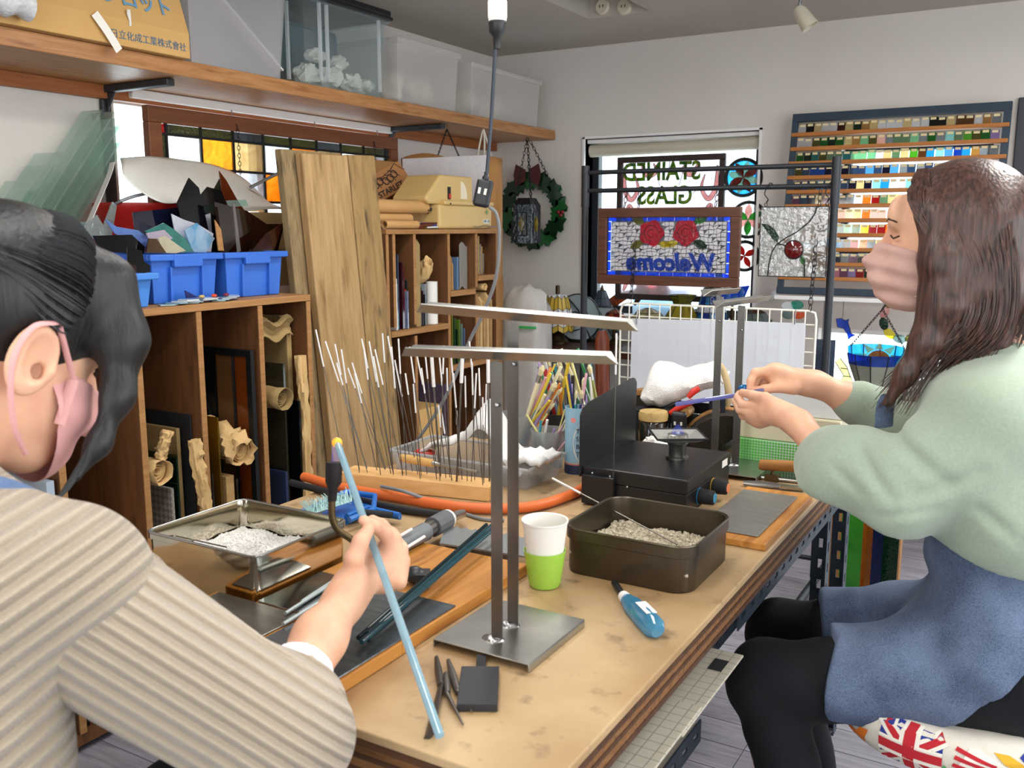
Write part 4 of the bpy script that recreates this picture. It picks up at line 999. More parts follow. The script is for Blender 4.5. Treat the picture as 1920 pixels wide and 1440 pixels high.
for dx in(-.02,.02):b.tube(spline([(-2.30+dx,ys+.03,1.6),(-2.30+dx*.6,ys+.05,1.70),(-2.30,ys+.06,1.755),(-2.30+dx*.4,ys+.08,1.70),(-2.30+dx*1.4,ys+.1,1.6)],6),.004,6)
tag(b.build('rope_loop',mat('white_rope','d6d2c4',.9,col2='beb9a8',nscale=200),kind='stuff'),'white rope loops holding up the brown paper bag','rope')
b=MB();b.box(-2.62,-2.3,3.755,3.80,.02,.99);tag(b.build('folded_carton',m_card,bevel=.004),'folded brown carton standing behind the paper bag','carton')
b=MB();tp=at(838,252,X=-2.6)
for q in((812,318),(868,310)):chain(b,(tp.x,tp.y,1.786),at(q[0],q[1],X=-2.6),link=.013,r=.0018)
tag(b.build('hanging_chain',m_lead,kind='stuff'),'dark bead chain hung in a triangle under the shelf','chain')
t=thing('stained_glass_wreath','stained glass holly wreath with red bow against the back wall','wreath',(-2.5,4.55,1.1))
wc=at(1000,395,Y=4.56);rr=.165
for i in range(22):
 a=2*math.pi*i/22;c=Vector((wc.x+rr*math.cos(a),4.545+.012*(i%2),wc.z+rr*math.sin(a)));rot=a+1.57+(.5 if i%2 else-.5)
 lf=[(.06,0),(.035,.012),(.03,.026),(.01,.015),(-.008,.03),(-.025,.014),(-.045,.012),(-.055,0),(-.045,-.012),(-.025,-.014),(-.008,-.03),(.01,-.015),(.03,-.026),(.035,-.012)]
 b=MB();b.prism([(x*math.cos(rot)-y*math.sin(rot),x*math.sin(rot)+y*math.cos(rot))for x,y in[(1.35*q_[0],1.7*q_[1])for q_ in lf]],.004,basis(c,(1,0,0),(0,0,1)));b.build('holly_leaf',mat('holly_dark' if i%3 else 'holly','12301c' if i%3 else '1f5a2a',.2),t,world=True)
for dx in(-.06,.05):
 b=MB();b.prism([(0,-.03),(.06,-.06),(.075,0),(.06,.06),(0,.03)]if dx>0 else[(0,-.03),(0,.03),(-.06,.06),(-.075,0),(-.06,-.06)],.006,basis((wc.x+dx*.2-.02,4.53,wc.z+.19),(1,0,0),(0,0,1)));b.build('bow',mat('dark_red_glass','4a1416',.2),t,world=True)
for i in range(3):
 b=MB();b.ball((wc.x+.17+.012*i,4.535,wc.z-.01-.015*(i%2)),.011,7);b.build('berry',mat('berry','7a1a1c',.2),t,world=True,smooth=60)
b=MB();top=(wc.x-.01,4.54,1.785);chain(b,(wc.x+.12,4.55,wc.z+.14),top,link=.026,r=.0016);b.build('hanging_chain',m_lead,t,world=True)
t=thing('hanging_lantern','dark stained glass lantern with yellow diamond hung from shelf end','lantern',(wc.x-.0,4.36,1.18))
lc=at(988,420,Y=4.36);hw,hh=.052,.10;m_lglass=glass('lantern_glass','2c2e3a',.2,'3c3e4c',60,bump=.5)
for(dx,dy,rz)in((0,-hw,0),(0,hw,math.pi),(hw,0,math.pi/2),(-hw,0,-math.pi/2)):
 M=TR(lc.x+dx,4.36+dy,lc.z,rz)
 for x0,x1,z0,z1,m in((-hw,-.028,-hh,hh,m_lglass),(.028,hw,-hh,hh,m_lglass),(-.028,.028,.06,hh,m_lglass),(-.028,.028,-hh,-.06,m_lglass),(-.028,.028,-.06,.06,glass('lantern_pale','6a6c72',.4,'8a8c92',50,bump=.6))):
  b=MB();b.box(x0,x1,-.002,.002,z0,z1,M);b.build('pane',m,t,world=True)
 b=MB();b.prism([(0,-.04),(.018,0),(0,.036),(-.018,0)],.006,M@basis((0,-.002,0),(1,0,0),(0,0,1)));b.build('diamond',glass('lantern_yellow','b8a020',.4,'d8c040'),t,world=True)
 b=MB()
 for p,q in(((-.028,-.06),(-.028,.06)),((.028,-.06),(.028,.06)),((-.028,.06),(.028,.06)),((-.028,-.06),(.028,-.06)),((0,.04),(0,.06)),((0,-.04),(0,-.06)),((-.022,0),(-.028,0)),((.022,0),(.028,0))):b.tube([M@Vector((p[0],-.004,p[1])),M@Vector((q[0],-.004,q[1]))],.0025,5)
 b.build('lead_line',m_lead,t,world=True,kind='stuff')
b=MB();b.add([(lc.x+sx*hw,4.36+sy*hw,lc.z+hh)for sx,sy in((-1,-1),(1,-1),(1,1),(-1,1))]+[(lc.x+sx*.035,4.36+sy*.035,lc.z+hh+.035)for sx,sy in((-1,-1),(1,-1),(1,1),(-1,1))],[(0,1,5,4),(1,2,6,5),(2,3,7,6),(3,0,4,7),(4,5,6,7),(3,2,1,0)]);b.build('cap',m_lglass,t,world=True)
b=MB();tp=Vector((lc.x-.01,4.38,1.785))
for sx,sy in((-.06,-.05),(.06,-.05),(0,.05)):chain(b,(lc.x+sx*.8,4.36+sy*.8,lc.z+hh+.03),tp,link=.024,r=.0016)
b.build('hanging_chain',m_lead,t,world=True,kind='stuff')
# clothes rack with hung panels
m_rack=mat('rack_black','23272d',.45,.2)
YR_=3.38
t=thing('tube_rack','black steel tube rack with two top rails and hung glass panels','rack',(-1.17,YR_,0))
xl,xr=-1.651,-.697
for x in(xl,xr):
 b=MB();b.tube([(x,YR_,.05),(x,YR_,1.40)],.0135,12).tube([(x,YR_,1.40),(x,YR_,1.56)],.016,12);b.build('post',m_rack,t,world=True,smooth=50)
 b=MB();b.tube([(x,YR_-.24,.03),(x,YR_+.24,.03)],.014,10);b.build('foot',m_rack,t,world=True,smooth=50)
for z in(1.533,1.463):
 b=MB();b.tube([(xl,YR_,z),(xr,YR_,z)],.009,10);b.build('rail',m_rack,t,world=True,smooth=50)
b=MB();b.tube([(xl,YR_,.12),(xr,YR_,.12)],.009,10);b.build('rail',m_rack,t,world=True,smooth=50)
def frame_panel(t,x0,x1,z0,z1,y,fw,m,d=.022):
 for nm,q in(('frame_rail',(x0,x1,z1-fw,z1)),('frame_rail',(x0,x1,z0,z0+fw)),('frame_stile',(x0,x0+fw,z0+fw,z1-fw)),('frame_stile',(x1-fw,x1,z0+fw,z1-fw))):
  b=MB();b.box(q[0],q[1],y-d/2,y+d/2,q[2],q[3]);b.build(nm,m,t,world=True,bevel=.003)
def XZ(y):return Matrix(((1,0,0,0),(0,0,-1,y),(0,1,0,0),(0,0,0,1)))
def pane(t,poly,key,y,th=.004,name='pane',m=None):
 b=MB();b.prism(poly,th,XZ(y+th/2));return b.build(name,m or sg(key),t,world=True)
def lead(t,lines,y,r=.0022,closed=False,name='lead_line',m=None):
 b=MB()
 for ln in lines:b.tube([(p[0],y,p[1])for p in ln],r,5,closed=closed)
 return b.build(name,m or m_lead,t,world=True,kind='stuff')
m_walnut=wood('walnut_frame','45291d','5c3828',None,scale=6,stretch=(1,14,14),rough=.4)
YW=3.335
c00=at(1122,532,Y=YW);c11=at(1391,387,Y=YW);x0,x1,z0,z1=c00.x,c11.x,c00.z+.001,c11.z-.001
t=thing('welcome_panel','mosaic glass sign with two red roses and mirrored Welcome in walnut frame','glass sign',((x0+x1)/2,YW,z0))
fw=.036;frame_panel(t,x0,x1,z0,z1,YW,fw,m_walnut,.026)
gx0,gx1,gz0,gz1=x0+fw,x1-fw,z0+fw,z1-fw;bw=.014
m_grout=mat('dark_grout','2e2f33',.7)
n=9
for i in range(n):
 a,c=gx0+(gx1-gx0)*i/n,gx0+(gx1-gx0)*(i+1)/n
 for zz in(gz0,gz1-bw):pane(t,[(a+.001,zz),(c-.001,zz),(c-.001,zz+bw),(a+.001,zz+bw)],'blue',YW,name='border_tile')
for i in range(5):
 a,c=gz0+bw+(gz1-gz0-2*bw)*i/5,gz0+bw+(gz1-gz0-2*bw)*(i+1)/5
 for xx in(gx0,gx1-bw):pane(t,[(xx,a+.001),(xx+bw,a+.001),(xx+bw,c-.001),(xx,c-.001)],'blue',YW,name='border_tile')
b=MB();b.box(gx0+bw,gx1-bw,YW+.003,YW+.005,gz0+bw,gz1-bw);b.build('grout_bed',glass('grout_bed','8a8c90',.75),t,world=True)
ix0,ix1,iz0,iz1=gx0+bw+.002,gx1-bw-.002,gz0+bw+.002,gz1-bw-.002
RC=[at(1222,437,Y=YW),at(1286,436,Y=YW)]
pc=[]
def rose(c,r,sgn):
 ptsr=[(c.x+r*(1+.10*math.cos(5*a+sgn))*math.cos(a),c.z+r*(1+.10*math.cos(5*a+sgn))*math.sin(a))for a in[6.283*k/20 for k in range(20)]]
 pane(t,ptsr,'rose',YW-.002,.006,'rose')
 lead(t,[[(c.x+r*.62*math.cos(a),c.z+r*.62*math.sin(a))for a in[6.283*k/12 for k in range(10)]],[(c.x+r*.3*math.cos(a),c.z+r*.3*math.sin(a))for a in[1+6.283*k/10 for k in range(8)]],[(c.x+r*.6,c.z),(c.x+r,c.z+.01)],[(c.x-r*.6,c.z),(c.x-r,c.z-.01)],[(c.x,c.z-r*.6),(c.x-.01,c.z-r)]],YW-.006,.0009)
def leafp(cx,cz,ang,L,wd,key):
 q=[(u*L,wd*math.sin(math.pi*u)**.8)for u in(0,.2,.4,.6,.8,1)]+[(u*L,-wd*math.sin(math.pi*u)**.8)for u in(.8,.6,.4,.2)]
 ca,sa=math.cos(ang),math.sin(ang);pane(t,[(cx+p[0]*ca-p[1]*sa,cz+p[0]*sa+p[1]*ca)for p in q],key,YW-.001,.005,'leaf')
RR=.047
for c,s in((RC[0],0),(RC[1],1.5)):rose(c,RR,s)
c=RC[0];leafp(c.x-.03,c.z+.035,math.radians(150),.06,.017,'olive');leafp(c.x-.03,c.z-.03,math.radians(205),.06,.015,'olive');leafp(c.x+.028,c.z-.038,math.radians(-8),.052,.013,'yellow')
c=RC[1];leafp(c.x+.03,c.z+.035,math.radians(30),.06,.017,'green');leafp(c.x+.03,c.z-.03,math.radians(-25),.06,.016,'dgreen');leafp(c.x-.028,c.z-.038,math.radians(188),.052,.013,'yellow')
lz0,lz1=at(1250,512,Y=YW).z,at(1250,466,Y=YW).z;lx0,lx1=at(1172,490,Y=YW).x,at(1342,490,Y=YW).x
nx,nz_=27,13;cw,ch=(ix1-ix0)/nx,(iz1-iz0)/nz_
J={}
for i in range(nx+1):
 for j in range(nz_+1):
  e=0 if i in(0,nx)else RND.uniform(-.34,.34);f=0 if j in(0,nz_)else RND.uniform(-.34,.34);J[i,j]=(ix0+(i+e)*cw,iz0+(j+f)*ch)
tiles=[]
for i in range(nx):
 for j in range(nz_):
  q=[J[i,j],J[i+1,j],J[i+1,j+1],J[i,j+1]];mx=sum(p[0]for p in q)/4;mz=sum(p[1]for p in q)/4
  if any(math.hypot(mx-c.x,mz-c.z)<RR+.003 for c in RC):continue
  q=[(mx+(p[0]-mx)*.80,mz+(p[1]-mz)*.80)for p in q]
  if(i*7+j*3)%4==0:q=q[:3]
  tiles.append(q)
m_tile=glass('opal_tile','eceaf0',.22,'ffffff',30,gloss=.06)
tiles.sort(key=lambda q:-max(abs(p[0]-q[0][0])for p in q))
for q in tiles[:280]:pane(t,q,None,YW-.0005,.005,'mosaic_tile',m_tile)
if len(tiles)>280:
 b=MB()
 for q in tiles[280:]:b.prism(q,.005,XZ(YW+.002))
 b.build('mosaic_tile_field',m_tile,t,world=True,kind='stuff')
ML=Matrix.Translation((lx1+.002,YW-.003,lz0+.012))@Matrix(((-1,0,0,0),(0,0,-1,0),(0,1,0,0),(0,0,0,1)))
text_mesh('Welcome',.088,ML,'lettering',sg('blue'),t,depth=.003,world=True,bold=.0035,shear=.15)
for x in(x0+.1,x1-.1):
 b=MB();chain(b,(x,YW+.006,z1),(x,YR_-.01,1.458),link=.026,r=.0016);b.build('hanging_chain',m_lead,t,world=True,kind='stuff')
c00=at(1421,518,Y=YW);c11=at(1556,386,Y=YW);x0,x1,z0,z1=c00.x,c11.x,c00.z,c11.z
t=thing('textured_panel','clear textured glass panel with red jewel, leaves and dark stem lines','stained glass',((x0+x1)/2,YW,z0))
W_,H_=x1-x0,z1-z0;U=lambda u,v:(x0+u*W_,z0+v*H_)
m_ham=glass('hammered_clear','b9bbbc',.45,'f2f2f0',55,gloss=.35,rough=.12,bump=1.0,bscale=70,amt=.3)
m_wat=glass('water_clear','a09080',.5,'e8ecec',24,gloss=.3,rough=.08,bump=1.0,bscale=30,amt=.3)
vine=[U(.82,1),U(.80,.9),U(.72,.78),U(.55,.64),U(.40,.56),U(.27,.47),U(.2,.36),U(.16,.18),U(.15,0)]
pane(t,[U(0,0),*vine[::-1],U(0,1)],None,YW,.003,'pane',m_ham)
pane(t,[U(1,0),U(1,1),*vine[:7],U(.3,.46),U(.44,.42),U(.6,.36),U(.68,.22),U(.69,0)],None,YW,.003,'pane',m_wat)
pane(t,[U(.69,0),U(.68,.22),U(.6,.36),U(.44,.42),U(.3,.46),U(.2,.36),U(.16,.18),U(.15,0)],None,YW,.003,'pane',m_ham)
frame_panel(t,x0,x1,z0,z1,YW,.003,m_lead,.007)
lead(t,[[U(*p)for p in((.27,.47),(.36,.46),(.48,.42))],[U(.6,.33),U(.68,.22),U(.69,.1),U(.69,0)],vine],YW-.003,.0022)
jc=U(.52,.39);b=MB();b.lathe([(0,0),(.031,0),(.03,.006),(.018,.012),(0,.014)],24,TR(jc[0],YW+.001,jc[1],0,math.pi/2));b.build('red_jewel',glass('jewel_red','8c0f1e',.35,gloss=.2),t,world=True,smooth=40)
b=MB();b.tube([(jc[0]+.031*math.cos(a),YW-.002,jc[1]+.031*math.sin(a))for a in[6.283*k/24 for k in range(24)]],.003,5,closed=True);b.build('jewel_rim',m_lead,t,world=True)
pane(t,[U(.02,.755),U(.12,.75),U(.22,.68),U(.29,.58),U(.28,.49),U(.22,.52),U(.12,.64)],'dgreen',YW-.002,.005,'leaf');pane(t,[U(.62,.31),U(.68,.28),U(.7,.22),U(.68,.16),U(.63,.22)],'green',YW-.002,.005,'leaf')
for u in(.06,.95):
 b=MB();xx=x0+u*W_;chain(b,(xx,YW+.004,z1),(xx,YR_-.008,1.42),link=.02,r=.0014);b.tube(spline([(xx,YR_-.008,1.42),(xx-.012,YR_-.012,1.44),(xx,YR_-.012,1.47),(xx+.008,YR_-.004,1.476),(xx+.012,YR_+.01,1.465)],5),.002,6);b.build('hook',m_lead,t,world=True,kind='stuff')
YG=3.30
gc0=at(1162,574,Y=YG);gc1=at(1534,577,Y=YG);gx0,gx1=gc0.x,gc1.x;gz1=(gc0.z+gc1.z)/2;gz0=gz1-.42
m_grid=mat('white_wire','e2e0d4',.4)
t=thing('wire_grid','white wire grid panel hung on chains from the black rack','wire grid',((gx0+gx1)/2,YG,gz0))
b=MB();rr=.03
b.tube([(gx0+.004,YG,gz0),(gx0+.004,YG,gz1-rr),(gx0+rr*.4,YG,gz1-rr*.2),(gx0+rr,YG,gz1),(gx1-rr,YG,gz1),(gx1-rr*.3,YG,gz1-rr*.2),(gx1-.004,YG,gz1-rr),(gx1-.004,YG,gz0)],.0042,8);b.build('rim',m_grid,t,world=True,smooth=60)
nv=18
for i in range(1,nv):
 x=gx0+(gx1-gx0)*i/nv;b=MB();b.tube([(x,YG-.003,gz0),(x,YG-.003,gz1)],.0026,6);b.build('upright_wire',m_grid,t,world=True)
for j in range(9):
 z=gz1-.048*(j+1)+.0;b=MB();b.tube([(gx0,YG+.002,z),(gx1,YG+.002,z)],.0026,6);b.build('cross_wire',m_grid,t,world=True)
for x in(at(1183,520,Y=YG).x,at(1523,500,Y=YG).x):
 b=MB();chain(b,(x,YG,gz1),(x+.0,YR_-.012,1.455),link=.03,r=.0018);b.build('hanging_chain',m_lead,t,world=True,kind='stuff')
p0=at(1184,597,Y=YG-.012);p1=at(1511,602,Y=YG-.012)
b=MB();b.grid(lambda u,v:(p0.x+(p1.x-p0.x)*u,YG-.008-.003*math.sin(u*7+v*2),(p0.z+.015*u)-.34*v),16,10)
tag(b.build('paper_sheet',glass('thin_paper','f2f4fa',.22,'fafcff',3,gloss=.0),solid=.0006),'large white paper sheet clipped to the wire grid','paper')
for q in(1193,1490):
 p=at(q,604,Y=YG-.014);b=MB();b.tube([(p.x,YG-.012,p.z-.008),(p.x,YG-.014,p.z+.02),(p.x,YG,p.z+.045)],.0022,6);tag(b.build('paper_clip',m_gal),'small metal hook holding the paper on the wire grid','hook','hooks on the wire grid')
 # back window: blind, signs, suncatchers
t=thing('roller_blind','rolled up cream roller blind above the back window','blind',((WIN_B[0]+WIN_B[1])/2,YB-.01,1.72))
b=MB();b.tube([(WIN_B[0]+.012,YB+.045,1.725),(WIN_B[1]-.01,YB+.045,1.73)],.032,20);b.build('blind_roll',mat('blind_cloth','c9c3b0',.7,col2='bdb6a2',nscale=4),t,world=True,smooth=50)
b=MB();b.box(WIN_B[0]+.002,WIN_B[1]-.002,YB+.02,YB+.075,1.763,1.782);b.build('headrail',m_white,t,world=True)
b=MB();b.tube([(-1.78,YB+.02,1.70),(-1.78,YB+.02,1.62)],.0015,5);b.build('pull_cord',m_white,t,world=True)
YS_=4.61
c00=at(1154,560,Y=YS_);c11=at(1362,283,Y=YS_);x0,x1,z0,z1=c00.x,c11.x,c00.z,c11.z-.01
t=thing('glass_sign','stained glass sign reading mirrored STAINED GLASS with pink scrolls','glass sign',((x0+x1)/2,YS_,z0))
frame_panel(t,x0,x1,z0,z1,YS_,.03,mat('dark_wood_frame','2b1d1a',.5),.025)
ax0,ax1,az0,az1=x0+.03,x1-.03,z0+.03,z1-.03;W_,H_=ax1-ax0,az1-az0
U=lambda u,v:(ax0+u*W_,az0+v*H_)
pane(t,[U(0,0),U(1,0),U(1,1),U(0,1)],None,YS_+.004,.003,'pane',glass('sign_white','f4eef2',.5))
def ribbon(pts,w0,w1,key,th=.004,y=YS_,nm='scroll'):
 sp=spline([(p[0],0,p[1])for p in pts],6);k=len(sp);L,Rr=[],[]
 for i,p in enumerate(sp):
  tg=(sp[min(i+1,k-1)]-sp[max(i-1,0)]).normalized();nn=Vector((-tg.z,0,tg.x));w=(w0+(w1-w0)*i/(k-1))*(math.sin(math.pi*(i+.35)/(k-.3))**.6)
  L.append((p.x+nn.x*w,p.z+nn.z*w));Rr.append((p.x-nn.x*w,p.z-nn.z*w))
 b=MB();vs=[]
 for(a,c)in zip(L,Rr):vs+=[(a[0],y-th,a[1]),(c[0],y-th,c[1])]
 b.add(vs,[(2*i,2*i+1,2*i+3,2*i+2)for i in range(k-1)]);b.build(nm,sg(key),t,world=True,solid=th)
 lead(t,[L,Rr],y-th-.002,.0016)
for sx in(0,1):
 f=(lambda u,v:U(u,v))if sx==0 else(lambda u,v:U(1-u,v))
 ribbon([f(.02,.96),f(.03,.8),f(.1,.72),f(.17,.8),f(.14,.9)],.016,.008,'pinkish');ribbon([f(.2,.99),f(.27,.9),f(.36,.93),f(.33,.99)],.015,.008,'pinkish')
 ribbon([f(.02,.62),f(.08,.52),f(.13,.6),f(.08,.68),f(.04,.62)],.012,.008,'pinkish');ribbon([f(.01,.22),f(.08,.36),f(.2,.33),f(.24,.22),f(.16,.16)],.018,.008,'pinkish');ribbon([f(.03,.02),f(.1,.12),f(.2,.08)],.014,.008,'pinkish')
lead(t,[[U(0,.5),U(.2,.45),U(.35,.5),U(.5,.45),U(.65,.5),U(.8,.45),U(1,.5)],[U(.5,1),U(.48,.85)],[U(.36,.93),U(.4,.82)],[U(.64,.93),U(.6,.82)],[U(.45,.3),U(.5,.22),U(.55,.3)],[U(.2,.8),U(.26,.76)],[U(.8,.8),U(.74,.76)]],YS_-.006,.0016)
ML=lambda u,v:Matrix.Translation((ax0+u*W_,YS_-.004,az0+v*H_))@Matrix(((-1,0,0,0),(0,0,-1,0),(0,1,0,0),(0,0,0,1)))
zA=at(1255,337,Y=YS_).z;zBt=at(1250,382,Y=YS_).z
m_letg=glass('letter_green','1a6b30',.3,'8fb02c',60,gloss=.1,amt=.25)
for word,zz,u in(('STAINED',zA,.815),('GLASS',zBt,.74)):
 M=Matrix.Translation((ax0+u*W_,YS_-.005,zz))@Matrix(((-1,0,0,0),(0,0,-1,0),(0,1,0,0),(0,0,0,1)))
 text_mesh(word,.128,M@Matrix.Diagonal((.83,1,1,1)),'lettering',m_letg,t,depth=.002,world=True,bold=.003)
def disc(label,px,r,keys,kind,y=4.60):
 c=at(*px,Y=y);t2=thing('round_suncatcher',label,'suncatcher',(c.x,y,c.z-r),group='round suncatchers in the back window')
 b=MB();b.lathe([(0,0),(r,0),(r,.004),(0,.004)],32,TR(c.x,y+.004,c.z,0,math.pi/2));b.build('disc',sg(keys[0]),t2,world=True)
 b=MB();b.tube([(c.x+r*math.cos(a),y,c.z+r*math.sin(a))for a in[6.283*k/32 for k in range(32)]],.009,6,closed=True);b.build('rim',m_lead,t2,world=True,smooth=60)
 for k in range(kind):
  a=6.283*k/kind+.5;q=[(u*r*.92,r*.22*math.sin(math.pi*u)**.8)for u in(0,.25,.5,.75,1)]+[(u*r*.92,-r*.22*math.sin(math.pi*u)**.8)for u in(.75,.5,.25)]
  b=MB();b.prism([(c.x+p[0]*math.cos(a)-p[1]*math.sin(a),c.z+p[0]*math.sin(a)+p[1]*math.cos(a))for p in q],.004,XZ(y-.002));b.build('petal',sg(keys[1+k%(len(keys)-1)]),t2,world=True)
 b=MB();chain(b,(c.x,y,c.z+r),(c.x,y+.0,c.z+r+.04),link=.014);b.build('hanging_chain',m_lead,t2,world=True,kind='stuff')
 return t2
disc('round suncatcher with red and white flower on sky blue',(1394,333),.088,['cyan','dred','cream'],8)
disc('round suncatcher with pale ground and green leaf swirl',(1403,412),.085,['clear','green','pinkish'],6)
disc('round suncatcher with red ribbon shapes on clear glass',(1396,480),.07,['clear','dred'],4)
c00=at(1130,720,Y=4.62);c11=at(1415,545,Y=4.62);x0,x1,z0,z1=c00.x+.05,c11.x,.80,c11.z-.012
x0=c00.x+.16
t=thing('branch_panel','pale blue stained glass panel with brown branch and red blossoms','stained glass',((x0+x1)/2,4.625,z0))
pane(t,[(x0,z0),(x1-.35,z0),(x1-.35,z1),(x0,z1)],None,4.64,.004,'pane',glass('pale_sky','c4e0f2',.35,'eef7fd',6,gloss=.05))
def brp(pts,w0,w1,key,nm):ribbon(pts,w0,w1,key,y=4.632,nm=nm)
pp=lambda x,y:(lambda q:(q.x,q.z))(at(x,y,Y=4.632))
brp([pp(1130,585),pp(1160,560),pp(1195,545)],.035,.02,'brown','branch');brp([pp(1190,572),pp(1205,552),pp(1230,540)],.018,.01,'brown','branch')
for px in((1205,542),(1228,546),(1243,543)):
 c=pp(*px)
 for k in range(5):
  a=6.283*k/5+1;b=MB();b.lathe([(0,0),(.022,0),(.018,.004),(0,.006)],12,TR(c[0]+.024*math.cos(a),4.628,c[1]+.024*math.sin(a),0,math.pi/2));b.build('blossom_petal',sg('rose' if px[0]==1228 else 'ruby'),t,world=True)
m_dkw=wood('dark_console','3a1c14','4d281c',None,scale=4,stretch=(1,12,12),rough=.4)
zc_=.725
t=thing('console_table','low dark brown console table along the back wall under lamps','table',(-1.85,4.35,0))
b=MB();b.box(-2.62,-1.10,4.10,4.585,zc_-.03,zc_);b.build('table_top',m_dkw,t,world=True,bevel=.003)
for x in(-2.58,-1.14):
 for y in(4.13,4.55):b=MB();b.box(x-.02,x+.02,y-.02,y+.02,0,zc_-.031);b.build('leg',m_dkw,t,world=True)
b=MB();b.box(-2.54,-1.18,4.15,4.53,.30,.32);b.build('shelf',m_dkw,t,world=True)
ZK=zc_+.001
m_bronze=mat('bronze','2a2116',.35,.7,col2='4a3a20',nscale=30)
def shade_rings(t,c,prof,nseg,keyf,stagger=False,m_line=.0022):
 """lamp shade of flat glass pieces: rings of panes with lead between"""
 for r in range(len(prof)-1):
  (r0,z0),(r1,z1)=prof[r],prof[r+1]
  for k in range(nseg):
   a0,a1=6.283*k/nseg,6.283*(k+1)/nseg
   vs=[(c[0]+r0*math.cos(a0),c[1]+r0*math.sin(a0),c[2]+z0),(c[0]+r0*math.cos(a1),c[1]+r0*math.sin(a1),c[2]+z0),(c[0]+r1*math.cos(a1),c[1]+r1*math.sin(a1),c[2]+z1),(c[0]+r1*math.cos(a0),c[1]+r1*math.sin(a0),c[2]+z1)]
   b=MB();b.add(vs,[(0,1,2,3)]);b.build('shade_pane',sg(keyf(r,k)),t,world=True,solid=.003)
 b=MB()
 for k in range(nseg):
  a=6.283*k/nseg;b.tube([(c[0]+r*math.cos(a),c[1]+r*math.sin(a),c[2]+z)for r,z in prof],m_line,4)
 for r,z in prof:b.tube([(c[0]+r*math.cos(6.283*k/24),c[1]+r*math.sin(6.283*k/24),c[2]+z)for k in range(24)],m_line,4,closed=True)
 b.build('lead_line',m_lead,t,world=True,kind='stuff')
lc=at(1045,652,Y=4.28);
t=thing('table_lamp','table lamp with white and gold chevron glass shade on bronze base','lamp',(lc.x,4.28,ZK))
c=(lc.x,4.28,ZK)
b=MB();b.lathe([(0,0),(.06,0),(.06,.01),(.04,.03),(.026,.1),(.022,.16),(.036,.17),(.042,.185),(.03,.195),(.02,.205),(.028,.22),(.018,.235),(.012,.25),(.012,.30),(0,.30)],20,TR(*c));b.build('base',m_bronze,t,world=True,smooth=40)
sh0=at(1045,602,Y=4.28).z-ZK;sh1=at(1045,553,Y=4.28).z-ZK
prof=[(.082,sh0-.05),(.08,sh0-.02),(.078,sh0+.01),(.074,sh0+.04),(.066,sh0+.065),(.05,sh1-.01),(.018,sh1+.004)]
for r in range(len(prof)-1):
 (r0,z0),(r1,z1)=prof[r],prof[r+1]
 for k in range(18):
  a0,a1=6.283*k/18,6.283*(k+1)/18;s=.016 if k%2 else-.016;s2=-s
  f=0 if r==len(prof)-2 else 1
  vs=[(c[0]+r0*math.cos(a0),c[1]+r0*math.sin(a0),c[2]+z0+s/2),(c[0]+r0*math.cos(a1),c[1]+r0*math.sin(a1),c[2]+z0-s/2),(c[0]+r1*math.cos(a1),c[1]+r1*math.sin(a1),c[2]+z1-f*s/2),(c[0]+r1*math.cos(a0),c[1]+r1*math.sin(a0),c[2]+z1+f*s/2)]
  b=MB();b.add(vs,[(0,1,2,3)]);b.build('shade_pane',mat('chev_gold','c8a83c',.3)if r%2==0 else mat('chev_white','d8dadc',.3),t,world=True,solid=.003)
b=MB()
for k in range(18):
 a=6.283*k/18;b.tube([(c[0]+(r+.002)*math.cos(a),c[1]+(r+.002)*math.sin(a),c[2]+z+(.008 if k%2 else-.008)*(i<6))for i,(r,z)in enumerate(prof)],.0016,4)
for i,(r,z)in enumerate(prof[:-1]):b.tube([(c[0]+(r+.002)*math.cos(6.283*k/18),c[1]+(r+.002)*math.sin(6.283*k/18),c[2]+z+(.008 if k%2 else-.008))for k in range(18)],.0016,4,closed=True)
b.build('lead_line',m_lead,t,world=True,kind='stuff')
b=MB();b.lathe([(0,0),(.014,0),(.006,.012),(.011,.02),(.005,.03),(.009,.038),(0,.05)],12,TR(c[0],c[1],c[2]+sh1+.004));b.build('finial',m_bronze,t,world=True,smooth=40)
lc=at(1008,640,Y=4.42);t=thing('table_lamp','square blue and navy pebble glass lamp beside the chevron lamp','lamp',(lc.x,4.42,ZK))
zt_,zb_=at(1015,605,Y=4.38).z,at(1015,640,Y=4.38).z-.02
for(dx,dy,rz)in((0,-.085,.3),(.085,0,1.87),(-.085,0,-1.27),(0,.085,3.44)):
 M=TR(lc.x,4.38,0,rz-(0 if True else 0));M=TR(lc.x,4.42,0,.3+{(0,-1):0,(1,0):1.5708,(-1,0):-1.5708,(0,1):3.1416}[(int(dx*20),int(dy*20))if False else((dx>0)-(dx<0),(dy>0)-(dy<0))])
 for u0,u1,m in((-.085,-.05,mat('lamp_slate','2c3c58',.25)),(-.05,.02,mat('lamp_navy','0e1424',.25)),(.02,.05,mat('lamp_pebble','24509c',.25,col2='c8d4e4',nscale=70,amt=.2)),(.05,.085,mat('lamp_pale','6f8cb0',.25,col2='90a8c4',nscale=20))):
  b=MB();b.box(u0,u1,-.087,-.083,max(ZK+.03,zb_-.06),zt_,M);b.build('shade_pane',m,t,world=True)
b=MB();b.lathe([(0,0),(.075,0),(.07,.015),(.02,.03),(.015,max(.05,zb_-.06-ZK)),(0,max(.05,zb_-.06-ZK))],16,TR(lc.x,4.42,ZK));b.build('base',m_bronze,t,world=True,smooth=40)
